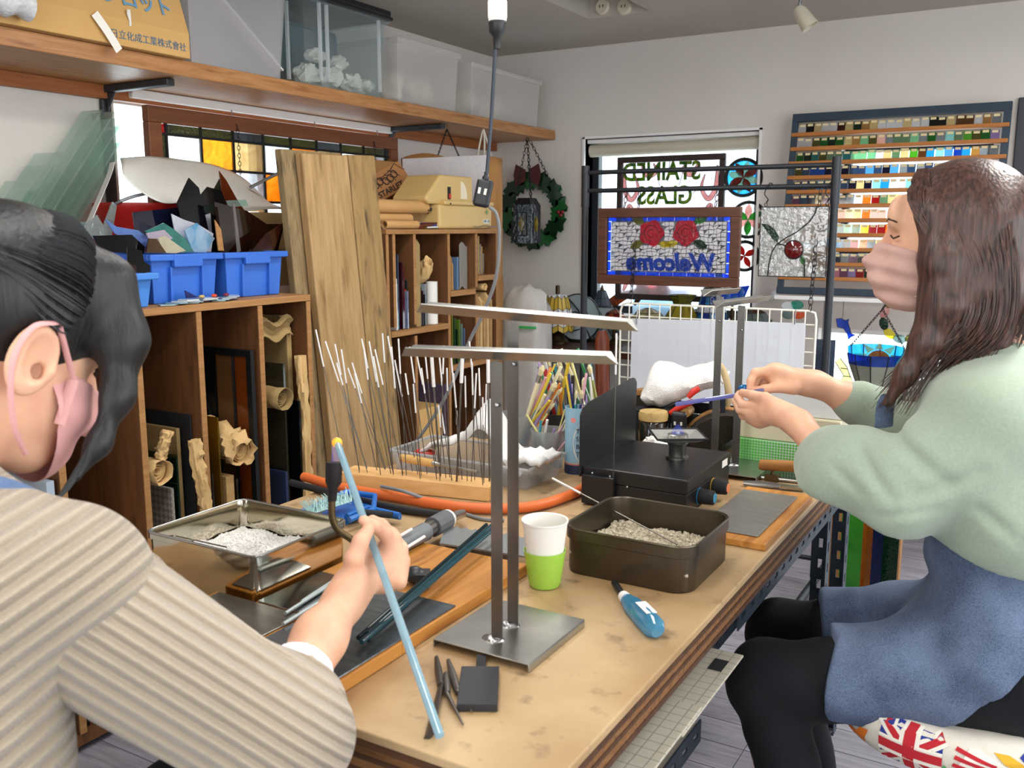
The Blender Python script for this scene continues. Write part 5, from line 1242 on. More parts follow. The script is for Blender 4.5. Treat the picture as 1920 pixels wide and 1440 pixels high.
lc=at(1008,690,Y=4.18);b=MB();b.lathe([(0,0),(.05,0),(.045,.03),(.025,.08),(.008,.105),(0,.105)],16,TR(lc.x-.06,4.18,ZK));tag(b.build('beaded_cone',mat('black_sparkle','1c1c20',.3,col2='8a8a8c',nscale=160,amt=.25),smooth=40),'small black and silver sparkling cone before the blue lamp','ornament')
fc=at(1085,625,Y=4.40);t=thing('glass_sculpture','grey and white stained glass moon face standing behind the rack post','ornament',(fc.x,4.40,ZK))
rr=.125;cz=ZK+rr+.002
wed=[('white',130,230,.0,1),('white',230,300,0,1),('slate',60,130,0,1),('greyg',0,60,0,1),('slate',300,360,0,1)]
for key,a0,a1,_,_ in wed:
 q=[(fc.x,cz)]+[(fc.x+rr*math.cos(math.radians(a)),cz+rr*math.sin(math.radians(a)))for a in range(a0,a1+1,10)]
 pane(t,q,None,4.40,.006,'pane',mat('moon_'+key,{'white':'c4ccd0','slate':'7a8c98','greyg':'8aa4a0'}[key],.25,col2='9aa8b0',nscale=10))
lead(t,[[(fc.x+rr*math.cos(a),cz+rr*math.sin(a))for a in[6.283*k/28 for k in range(29)]],[(fc.x-.09+.03*math.cos(a),cz+.01+.03*math.sin(a))for a in[6.283*k/14 for k in range(15)]],[(fc.x-.02+.035*math.cos(a),cz+.005+.025*math.sin(a))for a in[6.283*k/14 for k in range(15)]],[(fc.x-.09,cz-.06),(fc.x-.04,cz-.075),(fc.x+.01,cz-.06)],[(fc.x-.06,cz+.1),(fc.x,cz+.04),(fc.x+.07,cz-.1)],[(fc.x+.02,cz+.12),(fc.x+.06,cz+.0),(fc.x+.12,cz-.02)]],4.393,.003)
b=MB();b.cbox((fc.x,4.40,ZK+.006),(.12,.05,.012));b.build('foot',m_lead,t,world=True)
fc=at(1135,628,Y=4.42);t=thing('glass_sculpture','teal and grey faceted glass piece behind the wooden easel','ornament',(fc.x,4.42,ZK))
for k in range(6):
 a0,a1=k,k+1;q=[(fc.x,ZK+.1),(fc.x+.11*math.cos(a0*1.047),ZK+.1+.1*math.sin(a0*1.047)),(fc.x+.11*math.cos(a1*1.047),ZK+.1+.1*math.sin(a1*1.047))]
 pane(t,q,None,4.42,.006,'pane',mat('facet%d'%(k%3),('6f8f94','9aa8ae','557078')[k%3],.25))
lead(t,[[(fc.x,ZK+.1),(fc.x+.11*math.cos(k*1.047),ZK+.1+.1*math.sin(k*1.047)),(fc.x+.11*math.cos((k+1)*1.047),ZK+.1+.1*math.sin((k+1)*1.047))]for k in range(6)],4.413,.0025)
fc=at(1152,620,Y=4.32);t=thing('tiffany_lamp','small orange and green glass dome lamp beside the wire grid','lamp',(fc.x,4.32,ZK))
shade_rings(t,(fc.x,4.32,ZK+.10),[(.07,0),(.06,.04),(.04,.07),(.012,.085)],10,lambda r,k:['teal','orange','amber'][r%3]if k%2 else['dgreen','dred','orange'][r%3])
b=MB();b.lathe([(0,0),(.045,0),(.03,.02),(.012,.04),(.012,.16),(0,.16)],14,TR(fc.x,4.32,ZK));b.build('base',m_bronze,t,world=True,smooth=40)
b=MB();e0=at(1125,618,Y=3.9);e1=at(1150,720,Y=3.88);hd=Vector((e0.x+.012,3.9,e0.z-.04));
b.tube([(hd.x+.03,3.86,.0),(hd.x+.022,3.88,.4),hd,hd+Vector((-.002,0,.035))],[.035,.035,.035,.02],10,flat=.5)
tag(b.build('wooden_easel',wood('easel_wood','6a2a14','8a3f20',None,5,(10,10,1),.35),smooth=50),'tall rounded reddish wooden post standing before the console','post')
b=MB();gl=at(990,600,Y=4.5);b.box(gl.x-.01,gl.x+.24,4.55,4.555,ZK,at(1080,572,Y=4.55).z);tag(b.build('glass_sheet',glass('green_pale_sheet','c4d8c8',.75,gloss=.1)),'pale green clear glass sheet standing behind the lamps','glass sheet')
b=MB()
bb=MB().ball((0,0,0),1,16)
for v in bb.v:
 p=Vector(v);q=1+.10*nz(p*2.2)+.06*nz(p*6);k=max(abs(p.x),abs(p.y),abs(p.z))**.7
 b.v.append((-2.235+p.x/k*.12*q,3.93+p.y/k*.075*q,max(.001,.515+p.z/k*.53*(1+.05*nz(p*3)))))
b.f=bb.f;tag(b.build('plastic_bag',mat('white_bag','d6d4d0',.5,col2='c4c2be',nscale=10,bump=.5,bscale=24),smooth=80),'tall white plastic bag with green tape standing in the corner','bag')
p=at(990,622,Y=3.81);b=MB();b.grid(lambda u,v:(-2.27+.14*u,3.838+.05*(u-.5)**2,.845+.013*v),6,1);tag(b.build('green_tape',mat('green_tape','3fae5a',.4),solid=.002),'strip of green tape on the white plastic bag','tape')
def cone_shade(label,px_top,px_bot,y,r0,r1,nseg,keyf,rings=1,base=True,nm='lamp_shade'):
 a=at(*px_top,Y=y);c=at(*px_bot,Y=y);t=thing(nm,label,'lamp',(a.x,y,min(ZK,c.z)))
 prof=[(r0+(r1-r0)*k/rings,(c.z-0)*(1-k/rings)+a.z*k/rings)for k in range(rings+1)]
 shade_rings(t,(a.x,y,0),prof,nseg,keyf)
 if base:
  b=MB();b.lathe([(0,0),(.06,0),(.055,.012),(.014,.03),(.012,a.z-ZK),(.004,a.z-ZK+.03),(0,a.z-ZK+.032)],14,TR(a.x,y,ZK));b.build('base',m_bronze,t,world=True,smooth=40)
 return t
cone_shade('tiered slate blue glass cone lamp at the left window edge',(1129,545),(1129,600),4.48,.085,.02,10,lambda r,k:'slate',4)
cone_shade('yellow glass lamp shade with flared top behind the wire grid',(1279,570),(1279,602),4.45,.10,.045,10,lambda r,k:'yellow',1)
t=thing('lamp_shade','flared yellow glass collar on top of the yellow lamp shade','lamp',(at(1279,560,Y=4.45).x,4.45,at(1279,570,Y=4.45).z));cc=at(1279,570,Y=4.45);shade_rings(t,(cc.x,4.45,cc.z+.006),[(.045,0),(.07,at(1279,556,Y=4.45).z-cc.z)],8,lambda r,k:'olive')
cone_shade('blue and white pebbled glass dome lamp behind the wire grid',(1335,540),(1335,600),4.50,.085,.04,14,lambda r,k:['blue','white','cyan','white'][(r*3+k*2)%4],4)
t=thing('glass_fan','deep blue fan shaped glass piece with oval pattern','stained glass',(at(1375,570,Y=4.40).x,4.40,ZK))
q=[at(x,y,Y=4.40)for x,y in((1348,542),(1406,535),(1396,558),(1380,572),(1366,572),(1356,560))];pane(t,[(p.x,p.z)for p in q],None,4.40,.006,'pane',glass('deep_blue','1c4ab0',.3,'2f6ad8',8))
for px in((1364,555),(1378,562),(1390,550)):
 p=at(*px,Y=4.394);b=MB();b.lathe([(0,0),(.016,0),(.012,.004),(0,.005)],12,TR(p.x,4.396,p.z,0,math.pi/2)@Matrix.Diagonal((1,1.8,1,1)));b.build('oval_pane',sg('cyan'),t,world=True)
p=at(1373,572,Y=4.40);b=MB();b.lathe([(0,0),(.05,0),(.05,.01),(.008,.02),(.008,p.z-ZK),(0,p.z-ZK)],12,TR(p.x,4.40,ZK));b.build('stand',m_bronze,t,world=True)
for i,(px,lab,key)in enumerate((((1215,592),'green and cream glass dome lamp behind the wire grid','cream'),((1410,592),'grey brown glass dome lamp behind the wire grid','greyg'))):
 p=at(*px,Y=4.22);t=thing('dome_lamp',lab,'lamp',(p.x,4.22,ZK));top=p.z+.03
 shade_rings(t,(p.x,4.22,top-.09),[(.10,0),(.09,.04),(.06,.075),(.018,.095)],10,lambda r,k:['dgreen',key,key][r%3]if i==0 else['slate',key,'brown'][r%3])
 b=MB();b.lathe([(0,0),(.05,0),(.012,.03),(.012,top-ZK),(0,top-ZK)],12,TR(p.x,4.22,ZK));b.build('base',m_bronze,t,world=True,smooth=40)
 # glass sample rack on the back wall
m_slat=wood('slat_wood','a5662f','b97a40',None,scale=6,stretch=(1,14,14),rough=.5)
RT=(at(1488,213,Y=4.53),at(1899,193,Y=4.53));RB=at(1457,548,Y=4.385)
rx0,rx1=RT[0].x,RT[1].x;rz1=(RT[0].z+RT[1].z)/2;rz0=RB.z-.005;ry1,ry0=4.53,4.385
def RP(u,s,d=0.0):
 """point on the leaning rack: u across, s down, d towards the room"""
 return Vector((rx0+(rx1-rx0)*u,ry1+(ry0-ry1)*s-d,rz1+(rz0-rz1)*s))
dn=(RP(0,1)-RP(0,0)).normalized();nrm=Vector((1,0,0)).cross(-dn).normalized()
if nrm.y>0:nrm=-nrm
def RM(u,s):return basis(RP(u,s),(1,0,0),-dn)
RWd,RH=rx1-rx0,(RP(0,1)-RP(0,0)).length
sgn=1 if RM(0,0).col[2].xyz.dot(nrm)>0 else-1
t=thing('sample_rack','navy framed rack of wooden slats carrying small glass samples on back wall','rack',((rx0+rx1)/2,4.45,rz0))
M0=RM(0,0)
def rbox(nm,x0,x1,y0,y1,z0,z1,m,bev=.0015):
 b=MB();zz=sorted((z0*sgn,z1*sgn));b.box(x0,x1,y0,y1,zz[0],zz[1],M0);return b.build(nm,m,t,world=True,bevel=bev)
rbox('frame_rail',0,RWd,-.036,0,-.012,.012,m_navy);rbox('frame_rail',0,RWd,-RH,-RH+.03,-.012,.02,m_navy)
rbox('frame_stile',0,.026,-RH+.03,-.036,-.012,.012,m_navy);rbox('frame_stile',RWd-.03,RWd,-RH+.03,-.036,-.012,.012,m_navy)
NR=11
rows=[.0]
sp=(RH-.105)/NR
PAL={'white':'e8e8ea','cream':'e6d6ac','tan':'c9a66c','black':'20221f','maroon':'5c1c16','dark green':'17452c','green':'2f8a3c','mint':'a9d8b4','sage':'8fa88a','olive':'7a7a3a','lime':'7ec04a','brown':'8a6038','grey':'a9acae','cyan':'46b8dc','sky blue':'7fbbe4','blue':'2f6cc0','navy':'1a2450','slate':'5a7490','teal':'4f9a98','orange':'f0a040','red':'b81c28','yellow':'f0d840','pink':'dba2b4','lilac':'b8a4cc','mauve':'9a6a8c','aqua':'b4e2de','blush':'f0cfc4'}
ROWS=['white black cream white white maroon cream,dark green,tan cream white white white cream white white black black cream brown brown white tan grey'.replace(',','|'),'white white olive green dark_green green cream tan mint olive blush grey sage sage mint grey green grey aqua sage lime olive green lilac','green dark_green teal olive sage sage teal mint mint mint white cream sage cream lime brown cyan aqua sky_blue blue cyan tan grey grey','olive slate blue blue navy grey navy slate slate sky_blue slate navy sky_blue grey slate grey slate grey slate navy grey grey white blue','brown blue olive cyan slate mint slate navy cream navy aqua cyan white white aqua slate grey mint sage white grey blue slate navy','mauve slate navy cream mauve navy navy grey white orange red sage cream yellow orange tan cream white orange red maroon brown tan cream','orange orange cream tan cream orange orange cream cream orange blush blush white pink tan cream orange yellow orange red cream tan orange cream','mint sage teal green cyan mint teal mint green yellow red red orange yellow green mint sage teal cyan aqua green lime yellow mint','grey blue sky_blue cyan cyan cyan cyan navy red orange grey cream blush tan red orange yellow white cyan blue navy red grey white','slate mauve grey green navy white navy grey mauve black green grey mint lilac pink mauve navy slate grey white black green sage grey','green mint white pink lilac lilac pink mauve lilac red dark_green white pink lilac mauve blush red maroon pink white grey lilac pink mauve']
m_tag=mat('paper_tag','d8c79a',.8)
ORD=['top','second','third','fourth','fifth','sixth','seventh','eighth','ninth','tenth','lowest']
me_tag=None;sw=.0345
for r in range(NR):
 yb=-.036-sp*(r+1)+.012
 rbox('slat',.004,RWd-.004,yb-.017,yb,.0,.02,m_slat)
 names=ROWS[r].replace('|',' ').split()
 fix=[]
 i=0
 while i<len(names):
  nm=names[i].replace('_',' ')
  if nm=='dark' and i+1<len(names):nm='dark '+names[i+1];i+=1
  fix.append(nm);i+=1
 n=len(fix)
 for k,nm in enumerate(fix):
  x=.03+(RWd-.066)*(k+.5)/n+RND.uniform(-.002,.002);w=sw*RND.uniform(.94,1.06);h=.042*RND.uniform(.92,1.05)
  if nm not in PAL:nm='grey'
  s_=MB();zz=sorted((.003*sgn,.0065*sgn));a=RND.uniform(-.03,.03)
  Ms=M0@TR(x,yb+.0005,0,a)
  s_.box(-w/2,w/2,0,h,zz[0],zz[1],Ms)
  o=tag(s_.build('glass_sample',glass('sample_'+nm.replace(' ','_'),PAL[nm],.6,gloss=.08)),'%s glass sample with paper label on the %s slat of the rack'%(nm,ORD[r]),'glass sample','glass samples on the rack')
  tg=MB();z2=sorted((.0066*sgn,.0072*sgn));tg.box(-w*.34,w*.34,h*.70,h*.95,z2[0],z2[1],Ms);tg.build('paper_tag',m_tag,o,world=True)
b=MB();b.box(rx0-.005,rx1,ry0-.03,ry0+.02,rz0-.025,rz0-.006);tag(b.build('rack_ledge',m_white,bevel=.002),'white ledge with cup hooks under the sample rack','ledge')
p=at(1445,545,Y=4.5);t=thing('paper_bracket','white slotted shelf bracket left of the sample rack','bracket',(p.x,4.5,p.z-.05))
b=MB();b.add([(p.x-.02,4.58,p.z),(p.x+.05,4.42,p.z+.0),(p.x+.05,4.42,p.z-.012),(p.x-.02,4.58,p.z-.07)],[(0,1,2,3)]);b.build('arm',m_white,t,world=True,solid=.006)
# things hanging in the low show window
def hang(name,label,cat,pts,key,y,m=None,lines=(),line_r=.002):
 q=[at(a,b_,Y=y)for a,b_ in pts];t=thing(name,label,cat,(sum(p.x for p in q)/len(q),y,min(p.z for p in q)))
 b=MB();b.prism([(p.x,p.z)for p in q],.004,XZ(y+.002));b.build('pane',m or sg(key),t,world=True)
 b=MB();b.tube([(p.x,y,p.z)for p in q],line_r,5,closed=True)
 for ln in lines:b.tube([at(a,c,Y=y-.002)for a,c in ln],line_r,5)
 b.build('lead_line',m_lead,t,world=True,kind='stuff');return t
Yh=4.44
t=hang('dolphin_suncatcher','blue glass dolphin hanging below the sample rack','suncatcher',[(1568,598),(1577,597),(1585,601),(1592,598),(1590,605),(1594,618),(1596,626),(1604,628),(1595,632),(1591,637),(1589,627),(1582,616),(1570,613)],'blue',Yh)
b=MB();pz=at(1580,597,Y=Yh);b.tube([(pz.x,Yh,pz.z),(pz.x,Yh,rz0-.02)],.0012,5);b.build('hanging_wire',m_lead,t,world=True)
t=hang('poinsettia_suncatcher','red poinsettia glass flower beside the black rack post','suncatcher',[(1533,650),(1540,655),(1547,648),(1551,658),(1553,668),(1551,684),(1543,688),(1536,690),(1532,676)],None,4.37,mat('poinsettia_red','9a1c16',.3),lines=[[(1540,668),(1546,650)],[(1540,668),(1536,688)],[(1540,668),(1552,670)]])
p=at(1541,667,Y=4.365)
for k in range(3):b=MB();b.ball((p.x-.006+.007*k,4.364,p.z+.004*(k%2)),.004,6);b.build('berry',mat('yellow_bead','d8c040',.3),t,world=True)
b=MB();p=at(1541,648,Y=4.37);b.tube([(p.x,4.37,p.z),(p.x,4.37,rz0-.02)],.0012,5);b.build('hanging_wire',m_lead,t,world=True)
c=at(1640,690,Y=4.2);t=thing('sun_lamp','hanging stained glass bowl with orange sun and blue rays','hanging lamp',(c.x,4.2,at(1640,722,Y=4.2).z))
z_hi,z_lo,z_bt=at(1640,650,Y=4.2).z,at(1640,682,Y=4.2).z,at(1640,724,Y=4.2).z
rt=(at(1692,672,Y=4.2).x-at(1586,672,Y=4.2).x)/2
NS=10
for k in range(NS):
 a0,a1=6.283*(k+.5)/NS,6.283*(k+1.5)/NS
 R0,R1,R2=rt,rt*.92,rt*.6;back=math.sin((a0+a1)/2)>0
 for(ra,za,rb,zb2,key)in((R0,z_hi-.028 if not back else z_hi,R1,z_lo,'blue' if not back else 'cyan'),(R1,z_lo,R2,z_bt,None)):
  vs=[(c.x+ra*math.cos(a0),4.2+ra*math.sin(a0),za),(c.x+ra*math.cos(a1),4.2+ra*math.sin(a1),za),(c.x+rb*math.cos(a1),4.2+rb*math.sin(a1),zb2),(c.x+rb*math.cos(a0),4.2+rb*math.sin(a0),zb2)]
  b=MB();b.add(vs,[(0,1,2,3)]);b.build('shade_pane',sg(key)if key else glass('opal_grey','b4b6a8',.2,'c6c8ba',10),t,world=True,solid=.004)
 b=MB();a=a0;b.tube([(c.x+r*math.cos(a),4.2+r*math.sin(a),z)for r,z in((R0,z_hi-(0 if math.sin(a)>.1 else .028)),(R1,z_lo),(R2,z_bt))],.003,5);b.build('lead_line',m_lead,t,world=True)
cy_=4.2+rt*.78
sx=c.x;sz=z_lo-.004
b=MB();b.prism([(sx+.052*math.cos(a),sz+.052*math.sin(a))for a in[math.pi*k/14 for k in range(15)]],.004,XZ(cy_));b.build('sun_disc',sg('orange'),t,world=True)
for k in range(5):
 a=math.radians(20+35*k);ca,sa=math.cos(a),math.sin(a);w=.017
 b=MB();b.prism([(sx+.056*ca-w*sa,sz+.056*sa+w*ca),(sx+.056*ca+w*sa,sz+.056*sa-w*ca),(sx+.115*ca,sz+.092*sa)],.004,XZ(cy_));b.build('sun_ray',sg('cream'),t,world=True)
b=MB();tp=at(1647,576,Y=4.34)
for a in(.3,2.84):chain(b,(c.x+rt*math.cos(a),4.2+rt*math.sin(a),z_hi-.005),(c.x+.01,4.24,tp.z),link=.016,r=.0016)
chain(b,(c.x+.01,4.24,tp.z),(c.x+.01,4.36,rz0-.018),link=.016,r=.0016);b.build('hanging_chain',m_lead,t,world=True,kind='stuff')
t=thing('leaf_wreath','ring of green and yellow glass leaves hanging beside the mask','suncatcher',(at(1695,600,Y=4.36).x,4.36,.8))
wcx=at(1695,598,Y=4.36)
for k in range(11):
 a=6.283*k/11;r=.085;cx,cz=wcx.x+r*math.cos(a),wcx.z+r*1.05*math.sin(a)
 b=MB();b.lathe([(0,0),(.026,0),(.022,.004),(0,.005)],10,TR(cx,4.36,cz,0,math.pi/2)@Matrix.Rotation(a,4,'Z')@Matrix.Diagonal((.75,1.15,1,1)));b.build('leaf',sg(['dgreen','olive','green','dgreen','olive','pinkish','dgreen','yellow','greyg','olive','green'][k]),t,world=True)
b=MB();b.tube([(wcx.x,4.36,wcx.z+.09),(wcx.x,4.36,rz0-.02)],.0012,5);b.build('hanging_wire',m_lead,t,world=True)
hang('butterfly_suncatcher','turquoise glass butterfly wing beside the sun bowl','suncatcher',[(1690,668),(1705,645),(1722,638),(1722,665),(1712,682),(1700,688),(1690,705),(1678,716),(1675,695),(1682,678)],None,4.15,glass('turquoise','2fb4d4',.4,'5fd4ea',60,bump=.5),lines=[[(1690,680),(1720,640)],[(1690,680),(1676,714)]])
hang('ribbon_suncatcher','cream and pink curved ribbon glass piece behind the rack post','suncatcher',[(1566,678),(1576,672),(1588,688),(1594,705),(1600,718),(1570,722),(1582,705)],'cream',4.25,lines=[[(1576,690),(1590,692)],[(1580,705),(1594,706)]])
b=MB();p0,p1=at(1530,640,Y=4.3),at(1562,720,Y=4.3);b.box(p0.x,p1.x,4.30,4.305,p1.z,p0.z+.01);tag(b.build('slate_glass',glass('slate_sheet','5a6a7c',.35)),'slate grey glass sheet behind the poinsettia','glass sheet')
for px,key,lab in(((1478,574),'white','white'),((1494,572),'teal','teal'),((1478,590),'mint','mint'),((1497,590),'orange','orange')):
 p=at(*px,Y=4.37);b=MB();b.tube([(p.x,4.37,p.z),(p.x,4.37,rz0-.02)],.001,4);b.lathe([(0,0),(.028,0),(.024,.006),(0,.008)],14,TR(p.x,4.37,p.z,0,math.pi/2)@Matrix.Diagonal((1.15,.75,1,1)));tag(b.build('heart_glass',sg(key if key!='mint' else 'greyg'),smooth=40),lab+' rounded glass piece hung behind the wire grid','suncatcher','rounded glass pieces behind the grid')
t=thing('window_counter','low wooden counter with standing glass under the show window','counter',(-.5,4.3,0))
b=MB();b.box(-1.05,-.3,4.05,4.58,.24,.27);b.build('counter_top',m_plyedge,t,world=True)
for x in(-1.0,-.35):
 for y in(4.09,4.54):b=MB();b.box(x-.02,x+.02,y-.02,y+.02,0,.239);b.build('leg',m_plyedge,t,world=True)
for i,(px0,px1,key,lab,y)in enumerate(((1580,1620,None,'bright green glass sheet standing behind the workbench leg',3.0),(1622,1640,'amber','amber textured glass sheet beside the green sheet',3.05),(1628,1652,'tan','ribbed brown glass sheet behind the amber one',3.1),(1648,1672,'pinkish','pale pink glass sheet behind the apron',3.06),(1655,1690,'dgreen','dark green textured glass sheet behind the apron',3.02),(1640,1660,'navy','small navy glass sheet low behind the apron',2.97))):
 a,c=at(px0,955,Y=y),at(px1,955,Y=y);b=MB();h=[.60,.58,.62,.59,.55,.42][i]
 b.box(a.x,c.x,y,y+.006,.001,h);tag(b.build('glass_sheet',glass('bright_green_glass','2f9a24',.35,'5cc83c',8,bump=.4)if key is None else sg(key)),lab,'glass sheet','glass sheets standing behind the bench')
b=MB();b.box(at(1560,955,Y=3.2).x,at(1700,955,Y=3.2).x,3.11,3.16,0,.63);tag(b.build('sheet_stand',m_plyedge),'wooden upright board the coloured sheets lean against','board')
# workbench
def worktop():
 m,nt,out=_new('worktop');p=N(nt,'BsdfPrincipled',Roughness=.5)
 co=coords(nt,(1,1,1))
 n1=N(nt,'TexNoise',Scale=5,Detail=6);nt.links.new(co,n1.inputs['Vector'])
 r1=N(nt,'ValToRGB');e=r1.color_ramp.elements;e[0].position=.32;e[0].color=rgb('a08058');e[1].position=.66;e[1].color=rgb('bea27a');nt.links.new(n1.outputs[0],r1.inputs[0])
 n2=N(nt,'TexNoise',Scale=26,Detail=6);nt.links.new(co,n2.inputs['Vector'])
 r2=N(nt,'ValToRGB');r2.color_ramp.elements[0].position=.60;r2.color_ramp.elements[1].position=.74;nt.links.new(n2.outputs[0],r2.inputs[0])
 mx=N(nt,'MixRGB');mx.inputs[2].default_value=rgb('4a3626');mq=N(nt,'Math',operation='MULTIPLY');mq.inputs[1].default_value=.6;nt.links.new(r2.outputs[0],mq.inputs[0]);nt.links.new(mq.outputs[0],mx.inputs[0]);nt.links.new(r1.outputs[0],mx.inputs[1])
 n3=N(nt,'TexNoise',Scale=2.2,Detail=3);nt.links.new(co,n3.inputs['Vector'])
 r3=N(nt,'ValToRGB');r3.color_ramp.elements[0].position=.50;r3.color_ramp.elements[1].position=.72;nt.links.new(n3.outputs[0],r3.inputs[0])
 m3=N(nt,'MixRGB');m3.inputs[2].default_value=rgb('8a5e38');nt.links.new(r3.outputs[0],m3.inputs[0]);nt.links.new(mx.outputs[0],m3.inputs[1])
 nt.links.new(m3.outputs[0],p.inputs['Base Color']);bp=N(nt,'Bump',Strength=.1,Distance=.002);nt.links.new(n2.outputs[0],bp.inputs['Height']);nt.links.new(bp.outputs[0],p.inputs['Normal'])
 nt.links.new(p.outputs[0],out.inputs[0]);return m
m_top=worktop()
m_lam1=wood('laminate_light','6b4626','8a6138','3a2616',7,(1,14,14),.65);m_lam2=wood('laminate_dark','3a2416','5a3a24',None,7,(1,14,14),.7)
m_angle=mat('slotted_angle','3c4652',.4,.7,col2='525c68',nscale=20)
TX0,TX1,TY0,TY1=-1.345,-.403,.752,2.44
t=thing('workbench','worn plywood workbench on slotted steel angle frame','workbench',(-.95,1.6,0))
b=MB();b.box(TX0,TX1,TY0,TY1,ZT-.012,ZT);b.build('worktop',m_top,t,world=True,bevel=.002)
for i,(za,zb2,m)in enumerate(((-.020,-.0122,m_lam2),(-.030,-.0202,m_lam1),(-.036,-.0302,m_lam2),(-.048,-.0362,m_lam1),(-.056,-.0482,m_lam2))):
 b=MB();e=.0015*(i%2);b.box(TX0+e,TX1-e,TY0+e,TY1-e,ZT+za,ZT+zb2);b.build('ply_layer',m,t,world=True)
def slotted(x0,x1,y0,y1,z0,z1,axis,nm='angle'):
 """flat steel strip with real slots along an axis"""
 b=MB();L={'x':x1-x0,'y':y1-y0,'z':z1-z0}[axis];n=max(1,int(L/.05))
 def sub_(a0,a1,w0,w1):
  if axis=='z':
   if x1-x0>y1-y0:b.box(x0+(x1-x0)*w0,x0+(x1-x0)*w1,y0,y1,z0+L*a0,z0+L*a1)
   else:b.box(x0,x1,y0+(y1-y0)*w0,y0+(y1-y0)*w1,z0+L*a0,z0+L*a1)
  else:b.box(x0,x1,y0+L*a0,y0+L*a1,z0+(z1-z0)*w0,z0+(z1-z0)*w1)
 sub_(0,1,0,.38);sub_(0,1,.62,1)
 for i in range(n+1):sub_(max(0,(i-.28)/n),min(1,(i+.28)/n),.38,.62)
 return b.build(nm,m_angle,t,world=True)
slotted(TX1-.012,TX1-.009,1.44,TY1-.02,ZT-.098,ZT-.058,'y','frame_angle')
slotted(TX0+.009,TX0+.012,TY0+.02,TY1-.02,ZT-.098,ZT-.058,'y','frame_angle')
b=MB();b.box(TX0+.013,TX1-.013,TY0+.03,TY0+.033,ZT-.098,ZT-.058);b.build('frame_angle',m_angle,t,world=True)
for y in(.80,2.17,2.40):
 for x,s in((TX1-.016,-1),(TX0+.016,1)):
  slotted(x-.0015,x+.0015,y-.02,y+.02,0,ZT-.1,'z','leg');slotted(min(x,x+s*.04),max(x,x+s*.04),y+.02,y+.023,0,ZT-.1,'z','leg')
for z,ya,yb in((.649,.84,1.42),(.632,1.46,2.10),(.50,.95,1.42),(.30,.95,1.42),(.10,.84,1.42)):
 slotted(TX1-.063,TX1-.06,ya,yb,z-.04,z,'y','shelf_angle');b=MB();b.box(TX0+.05,TX1-.066,ya,yb-.01,z-.018,z-.004);b.build('lower_shelf',mat('shelf_grey','9a9488',.6),t,world=True)
def gridmat(name,c1,c2):
 m,nt,out=_new(name);p=N(nt,'BsdfPrincipled',Roughness=.5);co=coords(nt)
 br=N(nt,'TexBrick',offset=0.0,Scale=1.0);br.inputs['Color1'].default_value=rgb(c1);br.inputs['Color2'].default_value=rgb(c1);br.inputs['Mortar'].default_value=rgb(c2)
 br.inputs['Mortar Size'].default_value=.0008;br.inputs['Brick Width'].default_value=.02;br.inputs['Row Height'].default_value=.02
 nt.links.new(co,br.inputs['Vector']);nt.links.new(br.outputs[0],p.inputs['Base Color']);nt.links.new(p.outputs[0],out.inputs[0]);return m
m_mat=gridmat('cutting_mat','b9b2a2','8a8478')
for i,(y0,y1,x1,z)in enumerate(((1.10,1.374,-.383,.655),(.86,1.18,-.384,.659),(.78,1.0,-.38,.663))):
 b=MB();b.box(-.85,x1,y0,y1,z-.004,z-.0005);tag(b.build('cutting_mat',m_mat,bevel=.0012),['beige cutting mat with black printed label under the bench','second beige cutting mat lying on the labelled mat','short beige cutting mat on top of the pile'][i],'cutting mat')
b=MB();b.box(-.418,-.396,1.30,1.34,.6546,.6552);tag(b.build('printed_label',m_blackm),'black printed label on the beige cutting mat','label')
b=MB();b.box(-.65,-.48,1.56,1.72,.629,.695);tag(b.build('carton',m_paper,bevel=.003),'small white carton on the shelf under the bench','box')
b=MB();b.box(-.75,-.475,1.75,1.93,.629,.65);tag(b.build('wood_offcut',m_pine,bevel=.003),'reddish wood offcut on the shelf under the bench','wood')
b=MB();b.grid(lambda u,v:(-.475-.03*v+.008*math.sin(u*9),1.48+.06*u,.632+.06*v),8,6);tag(b.build('cloth_bundle',mat('lilac_cloth','b4b4d8',.8),solid=.004),'pale lilac cloth with dark red edge below the bench top','cloth')
b=MB();b.box(-.8,-.475,.96,1.38,.297,.42);tag(b.build('drawer_box',mat('pale_box','c4bcae',.6),bevel=.004),'long pale box on the middle shelf under the bench','box')
b=MB();b.box(-.7,-.475,1.0,1.16,.097,.25);tag(b.build('tin_box',mat('tin_pale','a9aca8',.3,.8),bevel=.02,seg=3),'silver metal box on the lowest shelf under the bench','box')
# bead stands
m_steel=mat('brushed_steel','8a8884',.32,.9,col2='6e6c68',nscale=14,stretch=(1,1,.2))
m_steel2=mat('bright_steel','b4b4b0',.28,.95,col2='9c9c98',nscale=20)
m_weld=mat('weld_bead','c4c6c8',.25,1,col2='7a7c7e',nscale=120,bump=.6)
def angle_post(mb,x,y,z0,z1,w=.0085,th=.002):
 mb.box(x-w,x+w,y-w,y-w+th,z0,z1).box(x-w,x-w+th,y-w+th,y+w,z0,z1)
def trough(a,c,w=.015,th=.0018,cut=.012):
 """V-section rail from a to c, opening upwards"""
 a,c=Vector(a),Vector(c);d=(c-a).normalized();s=d.cross(Vector((0,0,1))).normalized();up=s.cross(d)
 b=MB()
 for sg_ in(-1,1):
  e=(s*sg_*w+up*w*.85);n_=(s*sg_*-.7+up).normalized()*th
  vs=[a,c,c+e-d*cut,a+e+d*cut];vs=vs+[p+n_ for p in vs]
  b.add(vs,[(0,1,2,3),(7,6,5,4),(0,4,5,1),(1,5,6,2),(2,6,7,3),(3,7,4,0)])
 return b
